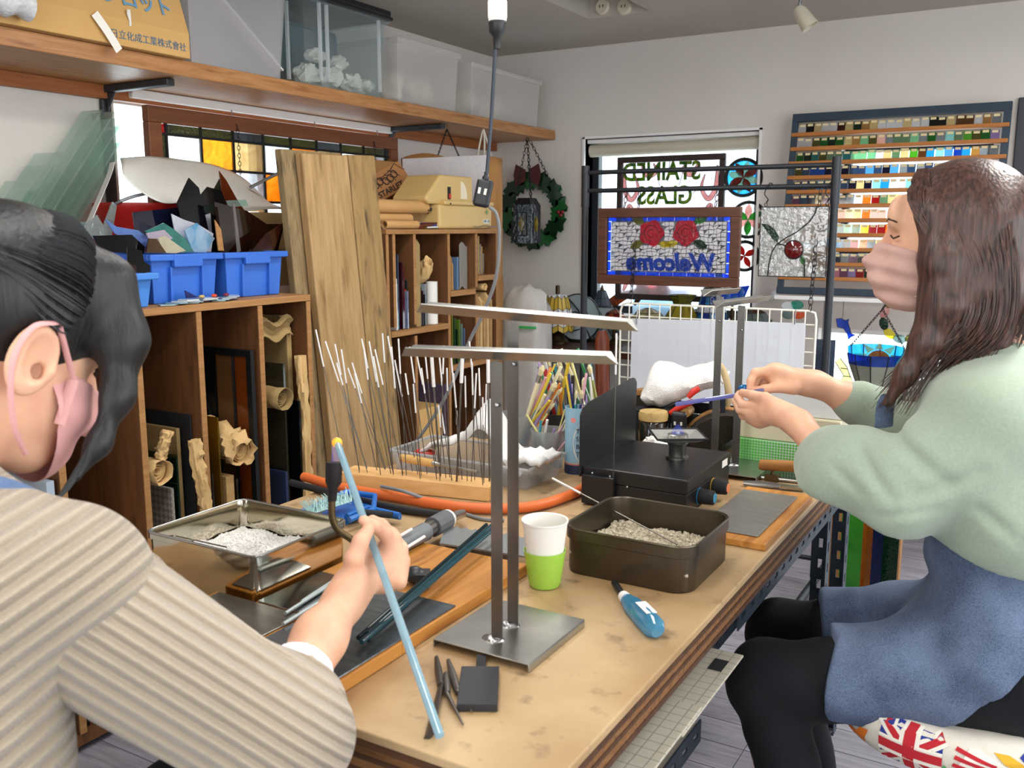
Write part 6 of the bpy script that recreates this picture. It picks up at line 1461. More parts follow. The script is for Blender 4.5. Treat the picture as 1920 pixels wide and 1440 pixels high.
def bead_stand(label,bx0,bx1,by0,by1,posts,rails):
 t=thing('bead_stand',label,'stand',((bx0+bx1)/2,(by0+by1)/2,ZT),group='steel rod rest stands')
 b=MB();z=ZT+.012;b.box(bx0,bx1,by0,by1,z-.0018,z).box(bx0,bx0+.0018,by0,by1,ZT+.0005,z-.0018).box(bx1-.0018,bx1,by0,by1,ZT+.0005,z-.0018);b.build('base_plate',m_steel2,t,world=True,bevel=.0012)
 for(x,y,zt)in posts:
  b=MB();angle_post(b,x,y,z,zt);b.build('post',m_steel,t,world=True)
  b=MB();b.ball((0,0,0),.012,6,TR(x-.006,y-.008,z),(1.4,1,.35));b.build('weld',m_weld,t,world=True,smooth=60)
  b=MB();b.ball((x+.003,y-.0125,zt-.055),.0032,6);b.build('rivet',m_weld,t,world=True,smooth=60)
 for a,c in rails:trough(a,c).build('rail',m_steel2,t,world=True)
 return t
bead_stand('steel rod rest stand with two V rails in front of the paper cup',-.692,-.543,.966,1.128,[(-.616,1.016,1.150),(-.621,1.067,1.196)],[((-.751,.987,1.151),(-.464,1.048,1.153)),((-.757,1.031,1.206),(-.458,1.095,1.190))])
bead_stand('steel rod rest stand behind the burner',-.712,-.548,2.005,2.155,[(-.668,2.08,1.165),(-.623,2.10,1.145)],[((-.688,2.015,1.168),(-.655,2.165,1.168)),((-.642,1.965,1.148),(-.600,2.235,1.148))])
# burner
m_burn=mat('burner_black','17181b',.38,.1,bump=.1,bscale=300)
bx0,bx1,by0,by1=-.815,-.592,1.675,1.945;bz=ZT+.078
t=thing('bench_burner','black gas burner box with wind shield and square pan','burner',(-.70,1.81,ZT))
b=MB();b.box(bx0,bx1,by0,by1,ZT+.008,ZT+.048);b.build('lower_case',m_burn,t,world=True,bevel=.002)
b=MB();b.box(bx0-.002,bx1+.002,by0-.002,by1+.002,ZT+.0485,bz);b.build('lid',m_burn,t,world=True,bevel=.003)
b=MB();q=[(0,0),(.285,0),(.285,.155),(.275,.165),(.265,.168),(.03,.148),(.012,.142),(0,.128)];b.prism(q,.003,Matrix(((0,0,1,bx0-.003),(1,0,0,by0-.012),(0,1,0,bz-.02),(0,0,0,1))));b.build('wind_shield',m_burn,t,world=True)
b=MB();b.box(bx0+.004,bx0+.075,by0-.016,by0-.0025,ZT+.004,ZT+.064);b.build('rod_pocket',m_burn,t,world=True,bevel=.002)
for x,z in((bx0+.022,bz-.012),(bx0+.062,bz-.014),(bx0+.10,bz-.03)):b=MB();b.ball((x,by0-.003,z),.0035,6);b.build('screw',m_weld,t,world=True,smooth=60)
for x,y in((bx0+.02,by0+.02),(bx1-.02,by0+.02),(bx0+.02,by1-.02),(bx1-.02,by1-.02)):b=MB();b.lathe([(0,0),(.008,0),(.008,.0079),(0,.0079)],10,TR(x,y,ZT+.0003));b.build('foot',m_blackm,t,world=True)
for i,(y,c,ring)in enumerate(((by0+.075,'3f9cc8','2c8ac0'),(by0+.16,'e88a5a','d8b040'))):
 M=Matrix.Translation((bx1,y,ZT+.028))@Matrix.Rotation(math.pi/2,4,'Y')
 b=MB();b.lathe([(0,.0),(.0175,0),(.0175,.001),(0,.001)],16,M);b.build('dial_ring',mat('dial%d'%i,ring,.5),t,world=True)
 b=MB();b.lathe([(0,.0012),(.016,.0012),(.0145,.03),(.011,.032),(0,.032)],18,M);kn=b.build('knob',m_blackm,t,world=True,smooth=30)
 b=MB();b.lathe([(0,.0322),(.010,.0322),(.010,.0335),(0,.0335)],14,M);b.build('knob_cap',mat('cap%d'%i,c,.4),kn,world=True)
b=MB();b.box(bx1+.0002,bx1+.0012,by0+.015,by0+.028,ZT+.014,ZT+.02);b.build('red_led',mat('led_red','d83a20',.4),t,world=True)
b=MB();b.box(bx1+.0022,bx1+.003,by1-.06,by1-.025,ZT+.055,ZT+.07);b.build('maker_plate',m_paper,t,world=True)
hx,hy=-.672,1.835
b=MB();b.lathe([(0,0),(.024,0),(.024,.004),(.018,.006),(.018,.026),(.023,.034),(.02,.04),(0,.04)],20,TR(hx,hy,bz));b.build('burner_head',m_steel,t,world=True,smooth=35)
MP=TR(hx,hy,bz+.041,.55);b=MB();w=.052
b.add([(-.03,-.03,0),(.03,-.03,0),(.03,.03,0),(-.03,.03,0),(-w,-w,.010),(w,-w,.010),(w,w,.010),(-w,w,.010)],[(0,1,2,3),(0,4,5,1),(1,5,6,2),(2,6,7,3),(3,7,4,0)],MP);b.build('drip_pan',mat('pan_silver','a9a9a4',.35,.4),t,world=True,solid=.0018)
b=MB();b.tube([MP@Vector((x,y,.0105))for x,y in((-w,-w),(w,-w),(w,w),(-w,w))],.0026,6,closed=True);b.build('pan_rim',m_blackm,t,world=True)
b=MB();b.lathe([(.011,0),(.022,0),(.022,.009),(.018,.011),(.013,.011),(.011,0)],20,TR(hx,hy,bz+.043));b.build('flame_ring',m_steel2,t,world=True,smooth=35)
def flame_mat(name,c,s):
 m,nt,out=_new(name);e=N(nt,'Emission',Strength=s);e.inputs[0].default_value=rgb(c);tr=N(nt,'BsdfTransparent');mx=N(nt,'MixShader');mx.inputs[0].default_value=.12
 nt.links.new(tr.outputs[0],mx.inputs[1]);nt.links.new(e.outputs[0],mx.inputs[2]);nt.links.new(mx.outputs[0],out.inputs[0]);return m
m_fl=flame_mat('gas_flame','5a78ff',.8)
b=MB();b.lathe([(.012,0),(.014,.006),(.008,.016),(0,.024)],12,TR(hx,hy,bz+.05));b.build('gas_flame',m_fl,t,world=True,smooth=60)
m_wire=mat('mandrel_wire','7a756e',.35,.9,col2='5a5650',nscale=40);m_tip=mat('bead_release','e6e4e2',.9,col2='d8d6d4',nscale=60)
def mandrel(label,a,c,frac=.28,r=.0011,cat='mandrel',group='mandrels in the wooden block',rt=None):
 a,c=Vector(a),Vector(c);t=thing('mandrel',label,cat,a,group=group);q=a.lerp(c,1-frac)
 b=MB();b.tube([a,q],r,5);b.build('wire',m_wire,t,world=True)
 b=MB();b.tube([q,c],(rt or r*1.75),6);b.build('coated_tip',m_tip,t,world=True);return t
p=at(1150,890,Y=by0-.009);q=at(1156,625,Y=by0-.009)
mandrel('thin mandrel with white tip standing in the pocket of the burner',(p.x,by0-.009,ZT+.03),(q.x,by0-.009,q.z),.25,.0012,group=None)
# rod block with mandrels
ang=math.atan2(.065,.348);A0=Vector((-1.328,1.512,ZT));MBk=Matrix.Translation(A0)@Matrix.Rotation(ang,4,'Z')
m_block=wood('pine_block','cf9f62','e2b87e',None,5,(1,12,12),.6)
b=MB();b.box(0,.352,0,.068,.0008,.032,MBk);tag(b.build('mandrel_block',m_block,bevel=.002),'pine block drilled with holes holding white tipped mandrels','wood block')
spots=[(592,618),(610,640),(628,645),(631,680),(660,680),(665,700),(678,635),(683,660),(692,640),(703,655),(717,625),(727,630),(740,675),(747,635),(760,700),(768,650),(775,720),(790,690),(797,660),(808,650),(822,650),(832,648),(845,660),(850,700),(868,650),(880,640),(885,680),(893,700),(898,690),(912,720),(822,760),(828,775),(856,770),(915,660),(905,745),(640,655),(652,690),(700,668),(734,650),(782,668),(838,690),(872,705)]
for i,(px,py)in enumerate(spots):
 u=(px-592)/325;u=.012+.325*min(max(u+.05*math.sin(i*2.3),0),1);v=.01+.048*((i*5)%7)/6
 base=MBk@Vector((u,v,.033));top=at(px,py,Y=base.y+.004*math.sin(i))
 big=i in(19,24,33)
 mandrel(['thin mandrel with white tip standing in the pine block','thick mandrel with white tip standing in the pine block'][big],base,top,.26+.06*math.sin(i*1.7),.0022 if big else .001)
 # clear tray behind the block
m_tray=glass('tray_plastic','f4f6f8',.85,gloss=.12,rough=.2)
t=thing('plastic_tray','low clear plastic tray holding white cloth and tools','tray',(-1.13,1.76,ZT))
x0,x1,y0,y1=-1.315,-.945,1.675,1.85
b=MB()
def ringr(z,e):return[(x0+e,y0+e,z),(x1-e,y0+e,z),(x1-e,y1-e,z),(x0+e,y1-e,z)]
vs=ringr(ZT+.001,.012)+ringr(ZT+.05,0)+ringr(ZT+.05,.003)+ringr(ZT+.004,.015);fs=[(3,2,1,0),(12,13,14,15)]
for a,c in((0,4),(4,8),(8,12)):
 for i in range(4):fs.append((a+i,a+(i+1)%4,c+(i+1)%4,c+i))
b.add(vs,fs);b.build('tub',m_tray,t,world=True,bevel=.004)
b=MB();b.tube([(x0,y0,ZT+.05),(x1,y0,ZT+.05),(x1,y1,ZT+.05),(x0,y1,ZT+.05)],.0035,6,closed=True);b.build('rim',glass('tray_rim','dfe2e4',.3),t,world=True)
b=MB();cw=[(-1.23,1.70),(-.99,1.80)]
def cloth_f(u,v):
 x=-1.25+.27*u;y=1.70+.12*v;pk=math.exp(-((u-.62)/.22)**2)*.155*(1-abs(v-.4))+math.exp(-((u-.2)/.25)**2)*.05
 return(x,y,ZT+.022+pk+.012*nz((u*5,v*5,2))+.008*nz((u*11,v*9,5)))
b.grid(cloth_f,30,14);tag(b.build('white_cloth',mat('white_wool','e4e4e2',.9,col2='d8d8d6',nscale=20,bump=.3,bscale=60),smooth=50,solid=.004),'white folded cloth peaked up in the clear tray','cloth')
b=MB();b.grid(lambda u,v:(-1.02+.09*u,1.70+.1*v,ZT+.058+.012*nz((u*6,v*6,9))+.006*math.sin(u*3)),12,10);tag(b.build('white_cloth',MATS['white_wool'],smooth=50,solid=.012),'flat folded white cloth at the end of the clear tray','cloth')
t=thing('awl','wooden handled tool lying on the rim of the clear tray','tool',(-1.24,1.69,ZT+.055))
p0,p1,p2=at(752,858,Z=ZT+.062),at(812,869,Z=ZT+.062),at(895,884,Z=ZT+.058)
b=MB();b.tube([p0,p0.lerp(p1,.2),p1],[.008,.0095,.0085],12);b.build('handle',wood('light_handle','d0a05c','e0b878',None,6,(12,1,12),.4),t,world=True,smooth=50)
b=MB();b.tube([p1,p1.lerp(p2,.15),p2],[.006,.0035,.0022],8);b.build('blade',m_steel2,t,world=True)
b=MB();c=at(797,848,Z=ZT+.045);b.tube([(c.x+.022*math.cos(a),c.y+.018*math.sin(a),c.z)for a in[6.283*k/18 for k in range(18)]],.004,6,closed=True);tag(b.build('red_ring',mat('red_ring','d22c24',.4),smooth=60),'red plastic ring lying in the clear tray','ring')
# cups of glass rods and brushes
m_cup=glass('clear_cup','e0e4e6',.7,gloss=.15,rough=.1)
def cup(label,x,y,r,h,m=m_cup,nm='tumbler'):
 b=MB();b.lathe([(0,0),(r*.86,0),(r,h),(r-.0025,h),(r*.86-.0025,.004),(0,.004)],28,TR(x,y,ZT+.0006));return tag(b.build(nm,m,smooth=40),label,'cup')
cup('clear plastic tumbler of short glass rods in front of the blue can',-1.018,1.90,.042,.09)
cup('clear tumbler crowded with tall brushes behind the tray',-1.125,1.945,.05,.11)
cup('dark wire cup of rods at the back of the bench',-1.06,2.06,.05,.10,mat('dark_wire','2a2e30',.4))
cup('green wire cup of brushes behind the blue can',-.97,2.08,.05,.10,mat('teal_wire','3a6a64',.4))
t=thing('tin_can','pale blue printed tin can holding glass rods','can',(-.934,1.888,ZT))
cr,chh=.0295,.155
b=MB();b.lathe([(0,.0005),(cr,.0005),(cr,chh),(cr-.0015,chh),(cr-.0015,.003),(0,.003)],32,TR(-.934,1.888,ZT));b.build('can_body',mat('can_blue','8fb6cc',.35),t,world=True,smooth=40)
for z0_,z1_,c in((.001,.022,'1c2a4a'),(.0225,.0245,'c83a3a'),(.026,.0275,'d8b040')):b=MB();b.lathe([(cr+.0003,z0_),(cr+.0003,z1_)],32,TR(-.934,1.888,ZT));b.build('band',mat('band'+c,c,.4),t,world=True)
def on_can(a,z,w,h,m,nm,rnd=True):
 b=MB();n_=14;pts=[]
 for k in range(n_):
  q=6.283*k/n_;aa=a+w/cr*math.cos(q);pts.append((-.934+(cr+.0006)*math.cos(aa),1.888+(cr+.0006)*math.sin(aa),ZT+z+h*math.sin(q)))
 b.add(pts,[tuple(range(n_))]);b.build(nm,m,t,world=True)
va=math.atan2(-1.888,.934)
on_can(va-.35,.128,.006,.006,mat('can_coral','e08a80',.4),'dot');on_can(va+.32,.075,.02,.045,mat('can_cream','e6e4da',.4),'oval')
for i,w in enumerate(('TO','SK','BA','TU')):
 aa=va-.12;b0=Vector((-.934+(cr+.0016)*math.cos(aa),1.888+(cr+.0016)*math.sin(aa),ZT+.098-.018*i));text_mesh(w,.015,basis(b0,(-math.sin(aa+.22),math.cos(aa+.22),0),(0,0,1)),'lettering',mat('can_ink','3a3a40',.6),t,world=True)
rodc=[('pale yellow','d8d088'),('white','e4e4e2'),('teal','2f8a9a'),('red','b8282c'),('navy','23306a'),('orange','e08838'),('lilac','a890c4'),('cream','e4dcb8'),('olive','8a8a3a'),('green','2f7a48'),('sky blue','8fb8dc'),('pink','d8a0b0'),('brown','7a5636'),('yellow','dcc03a'),('black','202226')]
def rods(cx,cy,r,n,pxr,pyr,where,seed,rr=(.0018,.0034),ycup=None):
 R_=random.Random(seed)
 for i in range(n):
  nm,c=R_.choice(rodc);a=R_.uniform(0,6.283);q=R_.uniform(.1,.75)*r
  base=Vector((cx+q*math.cos(a),cy+q*math.sin(a),ZT+.006));top=at(R_.uniform(*pxr),R_.uniform(*pyr),Y=cy+R_.uniform(-.04,.05))
  b=MB();r_=R_.uniform(*rr);brush=i%4==0
  if brush:
   t=thing('paint_brush',nm+' handled brush standing among rods in '+where,'brush',base,group='brushes and rods in cups')
   b.tube([base,base.lerp(top,.82)],[r_*.8,r_*1.3],7);b.build('handle',mat('rod_'+nm,c,.3),t,world=True,smooth=50)
   b=MB();b.tube([base.lerp(top,.82),base.lerp(top,.9)],r_*1.4,7);b.build('ferrule',m_steel2,t,world=True)
   b=MB();b.tube([base.lerp(top,.9),base.lerp(top,.96),top],[r_*1.3,r_*1.7,r_*.7],7);b.build('bristles',mat('bristle','cfc49a',.8),t,world=True)
  else:
   b.tube([base,top],r_,7);tag(b.build('glass_rod',mat('rod_'+nm,c,.2),smooth=50),nm+' glass rod standing in '+where,'glass rod','brushes and rods in cups')
rods(-1.018,1.90,.04,16,(985,1070),(765,830),'the clear tumbler',3)
rods(-1.125,1.945,.048,22,(985,1055),(670,760),'the crowded tumbler',5,(.002,.0045))
rods(-1.06,2.06,.048,18,(1000,1075),(655,740),'the dark wire cup',8,(.002,.005))
rods(-.97,2.08,.048,16,(1040,1110),(650,730),'the green wire cup',9,(.002,.005))
rods(-.934,1.888,.026,10,(1055,1100),(668,740),'the blue can',13,(.002,.004))
# dark tin of vermiculite
def open_tin(name,label,x0,x1,y0,y1,h,m,rad,rim_m,z0=ZT+.0006,rim_h=.012):
 t=thing(name,label,'tin',((x0+x1)/2,(y0+y1)/2,z0))
 def loop(e,r):
  out=[]
  for cx,cy,a0 in((x1-r-e,y1-r-e,0),(x0+r+e,y1-r-e,90),(x0+r+e,y0+r+e,180),(x1-r-e,y0+r+e,270)):
   for k in range(7):a=math.radians(a0+15*k);out.append((cx+r*math.cos(a),cy+r*math.sin(a)))
  return out
 lo=[(loop(.002,rad),0),(loop(0.0,rad),.004),(loop(0,rad),h-rim_h),(loop(-.003,rad),h-rim_h+.002),(loop(-.003,rad),h),(loop(.001,rad),h),(loop(.003,rad),h-rim_h),(loop(.0035,rad),.003)]
 vs=[];n=28
 for L,z in lo:vs+=[(p[0],p[1],z0+z)for p in L]
 fs=[tuple(range(n-1,-1,-1)),tuple((len(lo)-1)*n+j for j in range(n))]
 for i in range(len(lo)-1):
  for j in range(n):fs.append((i*n+j,i*n+(j+1)%n,(i+1)*n+(j+1)%n,(i+1)*n+j))
 b=MB();b.add(vs,fs);b.build('tin_body',m,t,world=True,smooth=35)
 b=MB();b.tube([(p[0],p[1],z0+h)for p in loop(-.002,rad)],.0022,6,closed=True);b.build('rolled_rim',rim_m,t,world=True,smooth=60);return t
m_dtin=mat('dark_tin','463d30',.34,.75,col2='5a5042',nscale=7)
open_tin('baking_tin','dark brown metal tin of vermiculite on the bench',-.672,-.452,1.305,1.512,.076,m_dtin,.035,mat('dtin_rim','6a6252',.3,.9),rim_h=.02)
def pile(name,label,x0,x1,y0,y1,z,amp,m,cat,grain,n,col_r,seed):
 b=MB();b.grid(lambda u,v:(x0+(x1-x0)*u,y0+(y1-y0)*v,z+amp*nz((u*4+seed,v*4,0))-.012*(abs(u-.5)*2)**4*0),30,26)
 R_=random.Random(seed)
 for i in range(n):
  u,v=R_.random(),R_.random();p=(x0+(x1-x0)*u,y0+(y1-y0)*v,z+amp*nz((u*4+seed,v*4,0)));s=grain*R_.uniform(.6,1.4)
  b.cbox((0,0,0),(s,s*.8,s*.7),TR(*p,R_.uniform(0,6),R_.uniform(0,1.5),R_.uniform(0,1.5)))
 o=b.build(name,m,kind='stuff');return tag(o,label,cat)
pile('vermiculite','pale grey vermiculite granules filling the dark tin',-.662,-.462,1.315,1.502,ZT+.030,.012,mat('vermiculite','cfc7b0',.8,col2='988e78',nscale=220,amt=.4),'granules',.0058,2200,0,5)
p0,p1=at(1036,897,Z=ZT+.125),at(1268,1020,Z=ZT+.034)
p0=Vector((-.762,1.545,ZT+.118));p0=at(1036,897,Y=1.545);p1=Vector((-.535,1.375,ZT+.033));p1=at(1270,1021,Z=ZT+.034)
mandrel('mandrel with white tip leaning out of the vermiculite tin',p1,p0,.25,.0013,group=None)
# silver tin
m_stin=mat('mirror_tin','cfc9b8',.10,1.0)
open_tin('silver_tin','shiny silver square tin of white granules on the bench',-1.222,-.985,.932,1.135,.083,m_stin,.014,m_steel2)
pile('white_granules','white fibre granules filling the silver tin',-1.214,-.993,.940,1.127,ZT+.038,.016,mat('white_granule','d4d2ce',.9,col2='e6e4e0',nscale=160,amt=.4),'granules',.003,1800,0,9)
b=MB();b.tube([at(330,1005,Z=ZT+.062),at(425,1026,Z=ZT+.06)],.0013,5);tag(b.build('thin_wire',m_wire),'thin dark wire lying in the silver tin','wire')
# boards with plates at the near side
m_board=wood('amber_board','a86a2a','c48a44','8a5420',5,(12,1,12),.45)
b=MB();b.box(-1.06,-.712,.772,.925,ZT+.0006,ZT+.019).box(-.98,-.712,.925,1.262,ZT+.0006,ZT+.019)
tag(b.build('bench_board',m_board,bevel=.0015),'varnished amber wood board lying under the metal plates','board')
zb1=ZT+.0195
def plate(label,x0,x1,y0,y1,z,m,th=.0022,rz=0.0,nm='metal_plate',bev=.001):
 b=MB();b.box(-(x1-x0)/2,(x1-x0)/2,-(y1-y0)/2,(y1-y0)/2,0,th,TR((x0+x1)/2,(y0+y1)/2,z,rz));return tag(b.build(nm,m,bevel=bev),label,'plate')
def streaky(name,c,c2,rough,met,sc):
 return mat(name,c,rough,met,col2=c2,nscale=sc,stretch=(.4,3,1),bump=.06,bscale=40)
plate('scratched grey metal plate with pale streaks at the board edge',-.876,-.716,.778,1.058,zb1,streaky('plate_grey','6e7880','8f989e',.22,.85,30))
plate('dull brown grey steel plate beside the silver tin',-1.05,-.882,.775,.920,zb1,streaky('plate_dull','6f6862','8c8884',.28,.85,18))
plate('bright mirror steel plate reflecting the silver tin',-.976,-.884,.924,1.062,zb1,mat('mirror_plate','9a9c9e',.12,1.0))
m_stick=mat('pale_rods','a9b4b4',.25,.3)
for i,(a,c)in enumerate((((535,1150),(642,1082)),((531,1170),(648,1098)),((566,1128),(646,1075)))):
 b=MB();b.tube([at(*a,Z=zb1+.006),at(*c,Z=zb1+.006)],.0028,8);tag(b.build('glass_rod',m_stick,smooth=50),['pale grey glass rod lying across the mirror plate','thicker pale rod lying on the dull steel plate','short pale rod with dark end on the plate'][i],'glass rod')
t=thing('saw_comb','grey metal comb plate with scalloped edge on the board','plate',(-.83,1.29,zb1))
a0,a1,a2,a3=at(838,986,Z=zb1),at(988,1008,Z=zb1),at(984,1046,Z=zb1),at(824,1021,Z=zb1)
b=MB();poly=[(a3.x,a3.y),(a2.x,a2.y)];up_=[]
for k in range(41):
 f=k/40;p=a1.lerp(a0,f);s=abs(math.sin(f*math.pi*8));q=p+(a3-a0)*(.12*s);up_.append((q.x,q.y))
poly+=up_;b.prism(poly,.003,TR(0,0,zb1));b.build('comb',mat('zinc_grey','8f9496',.4,.6),t,world=True)
for i,(a,c)in enumerate((((672,1196),(912,984)),((678,1204),(925,992)),((690,1200),(905,1002)),((690,1188),(930,978)))):
 b=MB();za=ZT+.032+.004*(i%2);b.tube([at(*a,Z=za),at(*c,Z=za+.015)],.0036,10);tag(b.build('glass_rod',glass('teal_rod','2a6f80',.35,gloss=.2)if i%2 else glass('teal_rod_dark','123e4a',.25,gloss=.2),smooth=60),['dark teal glass rod crossing the board','lighter teal glass rod lying at the rim side of the bundle','short dark teal rod under the teal bundle','long light teal rod on top of the teal bundle'][(i+1)%4],'glass rod',None)
 # torch with hose
t=thing('hand_torch','grey hand torch with bent brass nozzle lying on the bench','torch',(-.93,1.25,ZT))
m_grey=mat('grey_grip','6f7478',.5);m_brass=mat('old_brass','5a4a30',.4,.7)
b=MB();b.tube([(-.912,1.13,ZT+.035),(-.922,1.22,ZT+.035),(-.926,1.275,ZT+.034)],[.013,.015,.0165],16);b.build('grip',m_grey,t,world=True,smooth=40)
b=MB();b.tube([(-.926,1.276,ZT+.034),(-.929,1.30,ZT+.034)],.0145,16);b.build('collar',m_steel,t,world=True,smooth=40)
b=MB();b.tube([(-.929,1.301,ZT+.034),(-.933,1.35,ZT+.034)],.0185,12);b.build('valve_knob',mat('knob_grey','5c6064',.5),t,world=True,smooth=25)
b=MB();b.tube([(-.933,1.351,ZT+.034),(-.9335,1.358,ZT+.034)],.017,16);b.build('white_ring',m_paper,t,world=True)
b=MB();b.tube([(-.934,1.359,ZT+.033),(-.937,1.395,ZT+.03),(-.94,1.415,ZT+.027)],[.01,.009,.008],10);b.build('hose_tail',m_steel2,t,world=True,smooth=40)
b=MB();b.tube(spline([(-.912,1.13,ZT+.035),(-.905,1.09,ZT+.055),(-.905,1.055,ZT+.088),(-.918,1.04,ZT+.105),(-.926,1.036,ZT+.125),(-.929,1.04,ZT+.155)],5),.0055,10);b.build('neck_tube',m_brass,t,world=True,smooth=50)
b=MB();b.tube([(-.929,1.04,ZT+.15),(-.9295,1.043,ZT+.17),(-.93,1.046,ZT+.178),(-.931,1.05,ZT+.208)],[.0065,.008,.0125,.0125],16);b.build('nozzle',mat('nozzle_dark','2e2a2c',.5,.5),t,world=True,smooth=40)
b=MB();b.lathe([(.006,0),(.0045,.02),(0,.04)],12,TR(-.931,1.052,ZT+.209));b.build('gas_flame',m_fl,t,world=True,smooth=60)
b=MB();b.ball((-.818,1.098,ZT+.034),.014,8,sc=(1.3,1,1));b.cbox((0,0,0),(.02,.03,.022),TR(-.805,1.10,ZT+.03,.5));tag(b.build('clamp_block',mat('clamp_dark','3a3c3e',.4,.5),smooth=40),'small dark metal clamp on the board beside the teal rods','clamp')
for a,c,l in(((742,1010),(772,992),'white strip'),((757,1030),(796,1006),'thin white rod')):
 b=MB();b.tube([at(*a,Z=ZT+.052),at(*c,Z=ZT+.056)],.0026,6);tag(b.build('white_stick',m_tip),l+' lying along the torch grip','stick')
m_orange=mat('orange_hose','d86a30',.5);m_bhose=mat('black_hose','1c1d20',.5);m_gcab=mat('grey_cable','7c7e80',.5)
hp=[(-1.42,1.50,ZT+.0125),(-1.29,1.475,ZT+.0125),(-1.15,1.478,ZT+.0125),(-.99,1.487,ZT+.0125),(-.88,1.55,ZT+.0125),(-.845,1.66,ZT+.0125),(-.845,1.78,ZT+.0125),(-.86,1.95,ZT+.0125),(-.85,2.1,ZT+.0125)]
b=MB();b.tube(spline(hp,8),.0105,12);tag(b.build('gas_hose',m_orange,smooth=60),'orange rubber gas hose curving along the bench','hose')
hp=[(-1.42,1.46,ZT+.0085),(-1.25,1.437,ZT+.0085),(-1.1,1.425,ZT+.0085),(-.98,1.432,ZT+.012),(-.94,1.413,ZT+.026)]
b=MB();b.tube(spline(hp,8),.0078,10);tag(b.build('black_hose',m_bhose,smooth=60),'black rubber hose running to the torch','hose')
hp=[at(715,912,Z=ZT+.028),at(760,922,Z=ZT+.032),at(830,948,Z=ZT+.006),at(900,972,Z=ZT+.004),at(945,975,Z=ZT+.004)]
b=MB();b.tube(spline(hp,8),.0038,8);tag(b.build('grey_cable',m_gcab,smooth=60),'grey cable crossing over the orange hose','cable')
# dustpan brush
t=thing('dustpan','blue plastic dustpan with pale brush behind the silver tin','dustpan',(-1.2,1.36,ZT))
m_bl=mat('blue_plastic','1f66b8',.35);dq=lambda x,y,z:tuple(at(x,y,Z=ZT+z))
b=MB();pts=[dq(560,968,.004),dq(585,952,.004),dq(650,925,.004),dq(705,935,.004),dq(700,960,.004),dq(640,985,.004)]
b.add(pts,[tuple(range(6))]);b.build('pan_floor',m_bl,t,world=True,solid=.006)
b=MB();b.tube([dq(560,962,.012),dq(600,945,.022),dq(650,922,.028),dq(703,930,.028),dq(700,956,.024),dq(655,975,.02)],.006,8);b.build('pan_wall',m_bl,t,world=True,smooth=50)
b=MB();b.tube([dq(650,970,.016),dq(690,955,.02),dq(720,962,.018),dq(750,968,.016)],[.010,.011,.010,.009],10,flat=.7);b.build('brush_handle',m_bl,t,world=True,smooth=50)
b=MB();b.tube([dq(675,960,.026),dq(735,966,.024)],.007,8,flat=.5);b.build('grip_pad',m_blackm,t,world=True,smooth=50)
R_=random.Random(4);b=MB()
for i in range(260):
 u=R_.random();p=Vector(dq(580+80*u,965-25*u,.03));q=p+Vector((-.03+R_.uniform(-.012,.008),.015+R_.uniform(-.015,.02),R_.uniform(-.016,.018)));b.tube([p,q],.0009,3)
b.build('bristles',mat('pale_bristle','b4d4d4',.8),t,world=True,kind='stuff')
# paper cup, lighter, tools
t=thing('paper_cup','white paper cup in a lime green plastic holder','cup',(-.667,1.237,ZT))
b=MB();b.lathe([(0,.012),(.0245,.012),(.0355,.105),(.037,.106),(.037,.109),(.0345,.108),(.024,.014),(0,.014)],32);b.build('cup',mat('cup_white','e9e6e0',.6),t,smooth=40)
b=MB();b.lathe([(0,.001),(.023,.001),(.0255,.006),(.0335,.060),(.0325,.060),(.0255,.045),(.0235,.0112),(0,.0112)],32);b.build('cup_holder',mat('lime_holder','9cc84a',.4),t,smooth=40)
t=thing('gas_lighter','blue gas lighter with black barrel lying on bench','lighter',(-.48,1.19,ZT))
a,m1,c=Vector((-.568,1.285,ZT+.008)),Vector((-.533,1.24,ZT+.009)),Vector((-.432,1.135,ZT+.013))
d=(c-m1).normalized()
b=MB();b.tube([a,m1],.0055,12);b.build('barrel',m_black,t,world=True,smooth=50)
b=MB();b.tube([m1,m1+d*.012],[.0085,.0095],14);b.build('collar',m_paper,t,world=True,smooth=50)
b=MB();b.tube([m1+d*.0125,m1+d*.04,m1+d*.09,m1+d*.125,m1+d*.138],[.0095,.0145,.0165,.016,.010],16,flat=.75);b.build('body',glass('lighter_blue','3f9cc8',.2,'6fc0de',20,gloss=.25),t,world=True,smooth=50)
s=d.cross(Vector((0,0,1)));b=MB();b.box(-.022,.022,-.008,.008,0,.0008,basis(m1+d*.082+Vector((0,0,.0135))-s*.004,d,s));lb=b.build('warning_label',m_paper,t,world=True)
for k in range(3):b=MB();b.box(-.018,.014-.006*k,-.005+.0045*k,-.0035+.0045*k,.0009,.0011,basis(m1+d*.082+Vector((0,0,.0135))-s*.004,d,s));b.build('print_line',mat('label_red','c05a50',.7),lb,world=True)
t=thing('graphite_paddle','flat black graphite paddle lying before the rod stand','paddle',(-.57,.9,ZT))
Mp=basis((-.572,.893,ZT+.0006),(.866,.5,0),(-.5,.866,0));b=MB();b.box(-.024,.024,-.048,.048,0,.010,Mp);b.build('pad',mat('graphite','2c2d32',.55,.2),t,world=True,bevel=.001)
b=MB();b.box(-.006,.006,.0485,.085,.002,.008,Mp);b.build('handle',m_blackm,t,world=True)
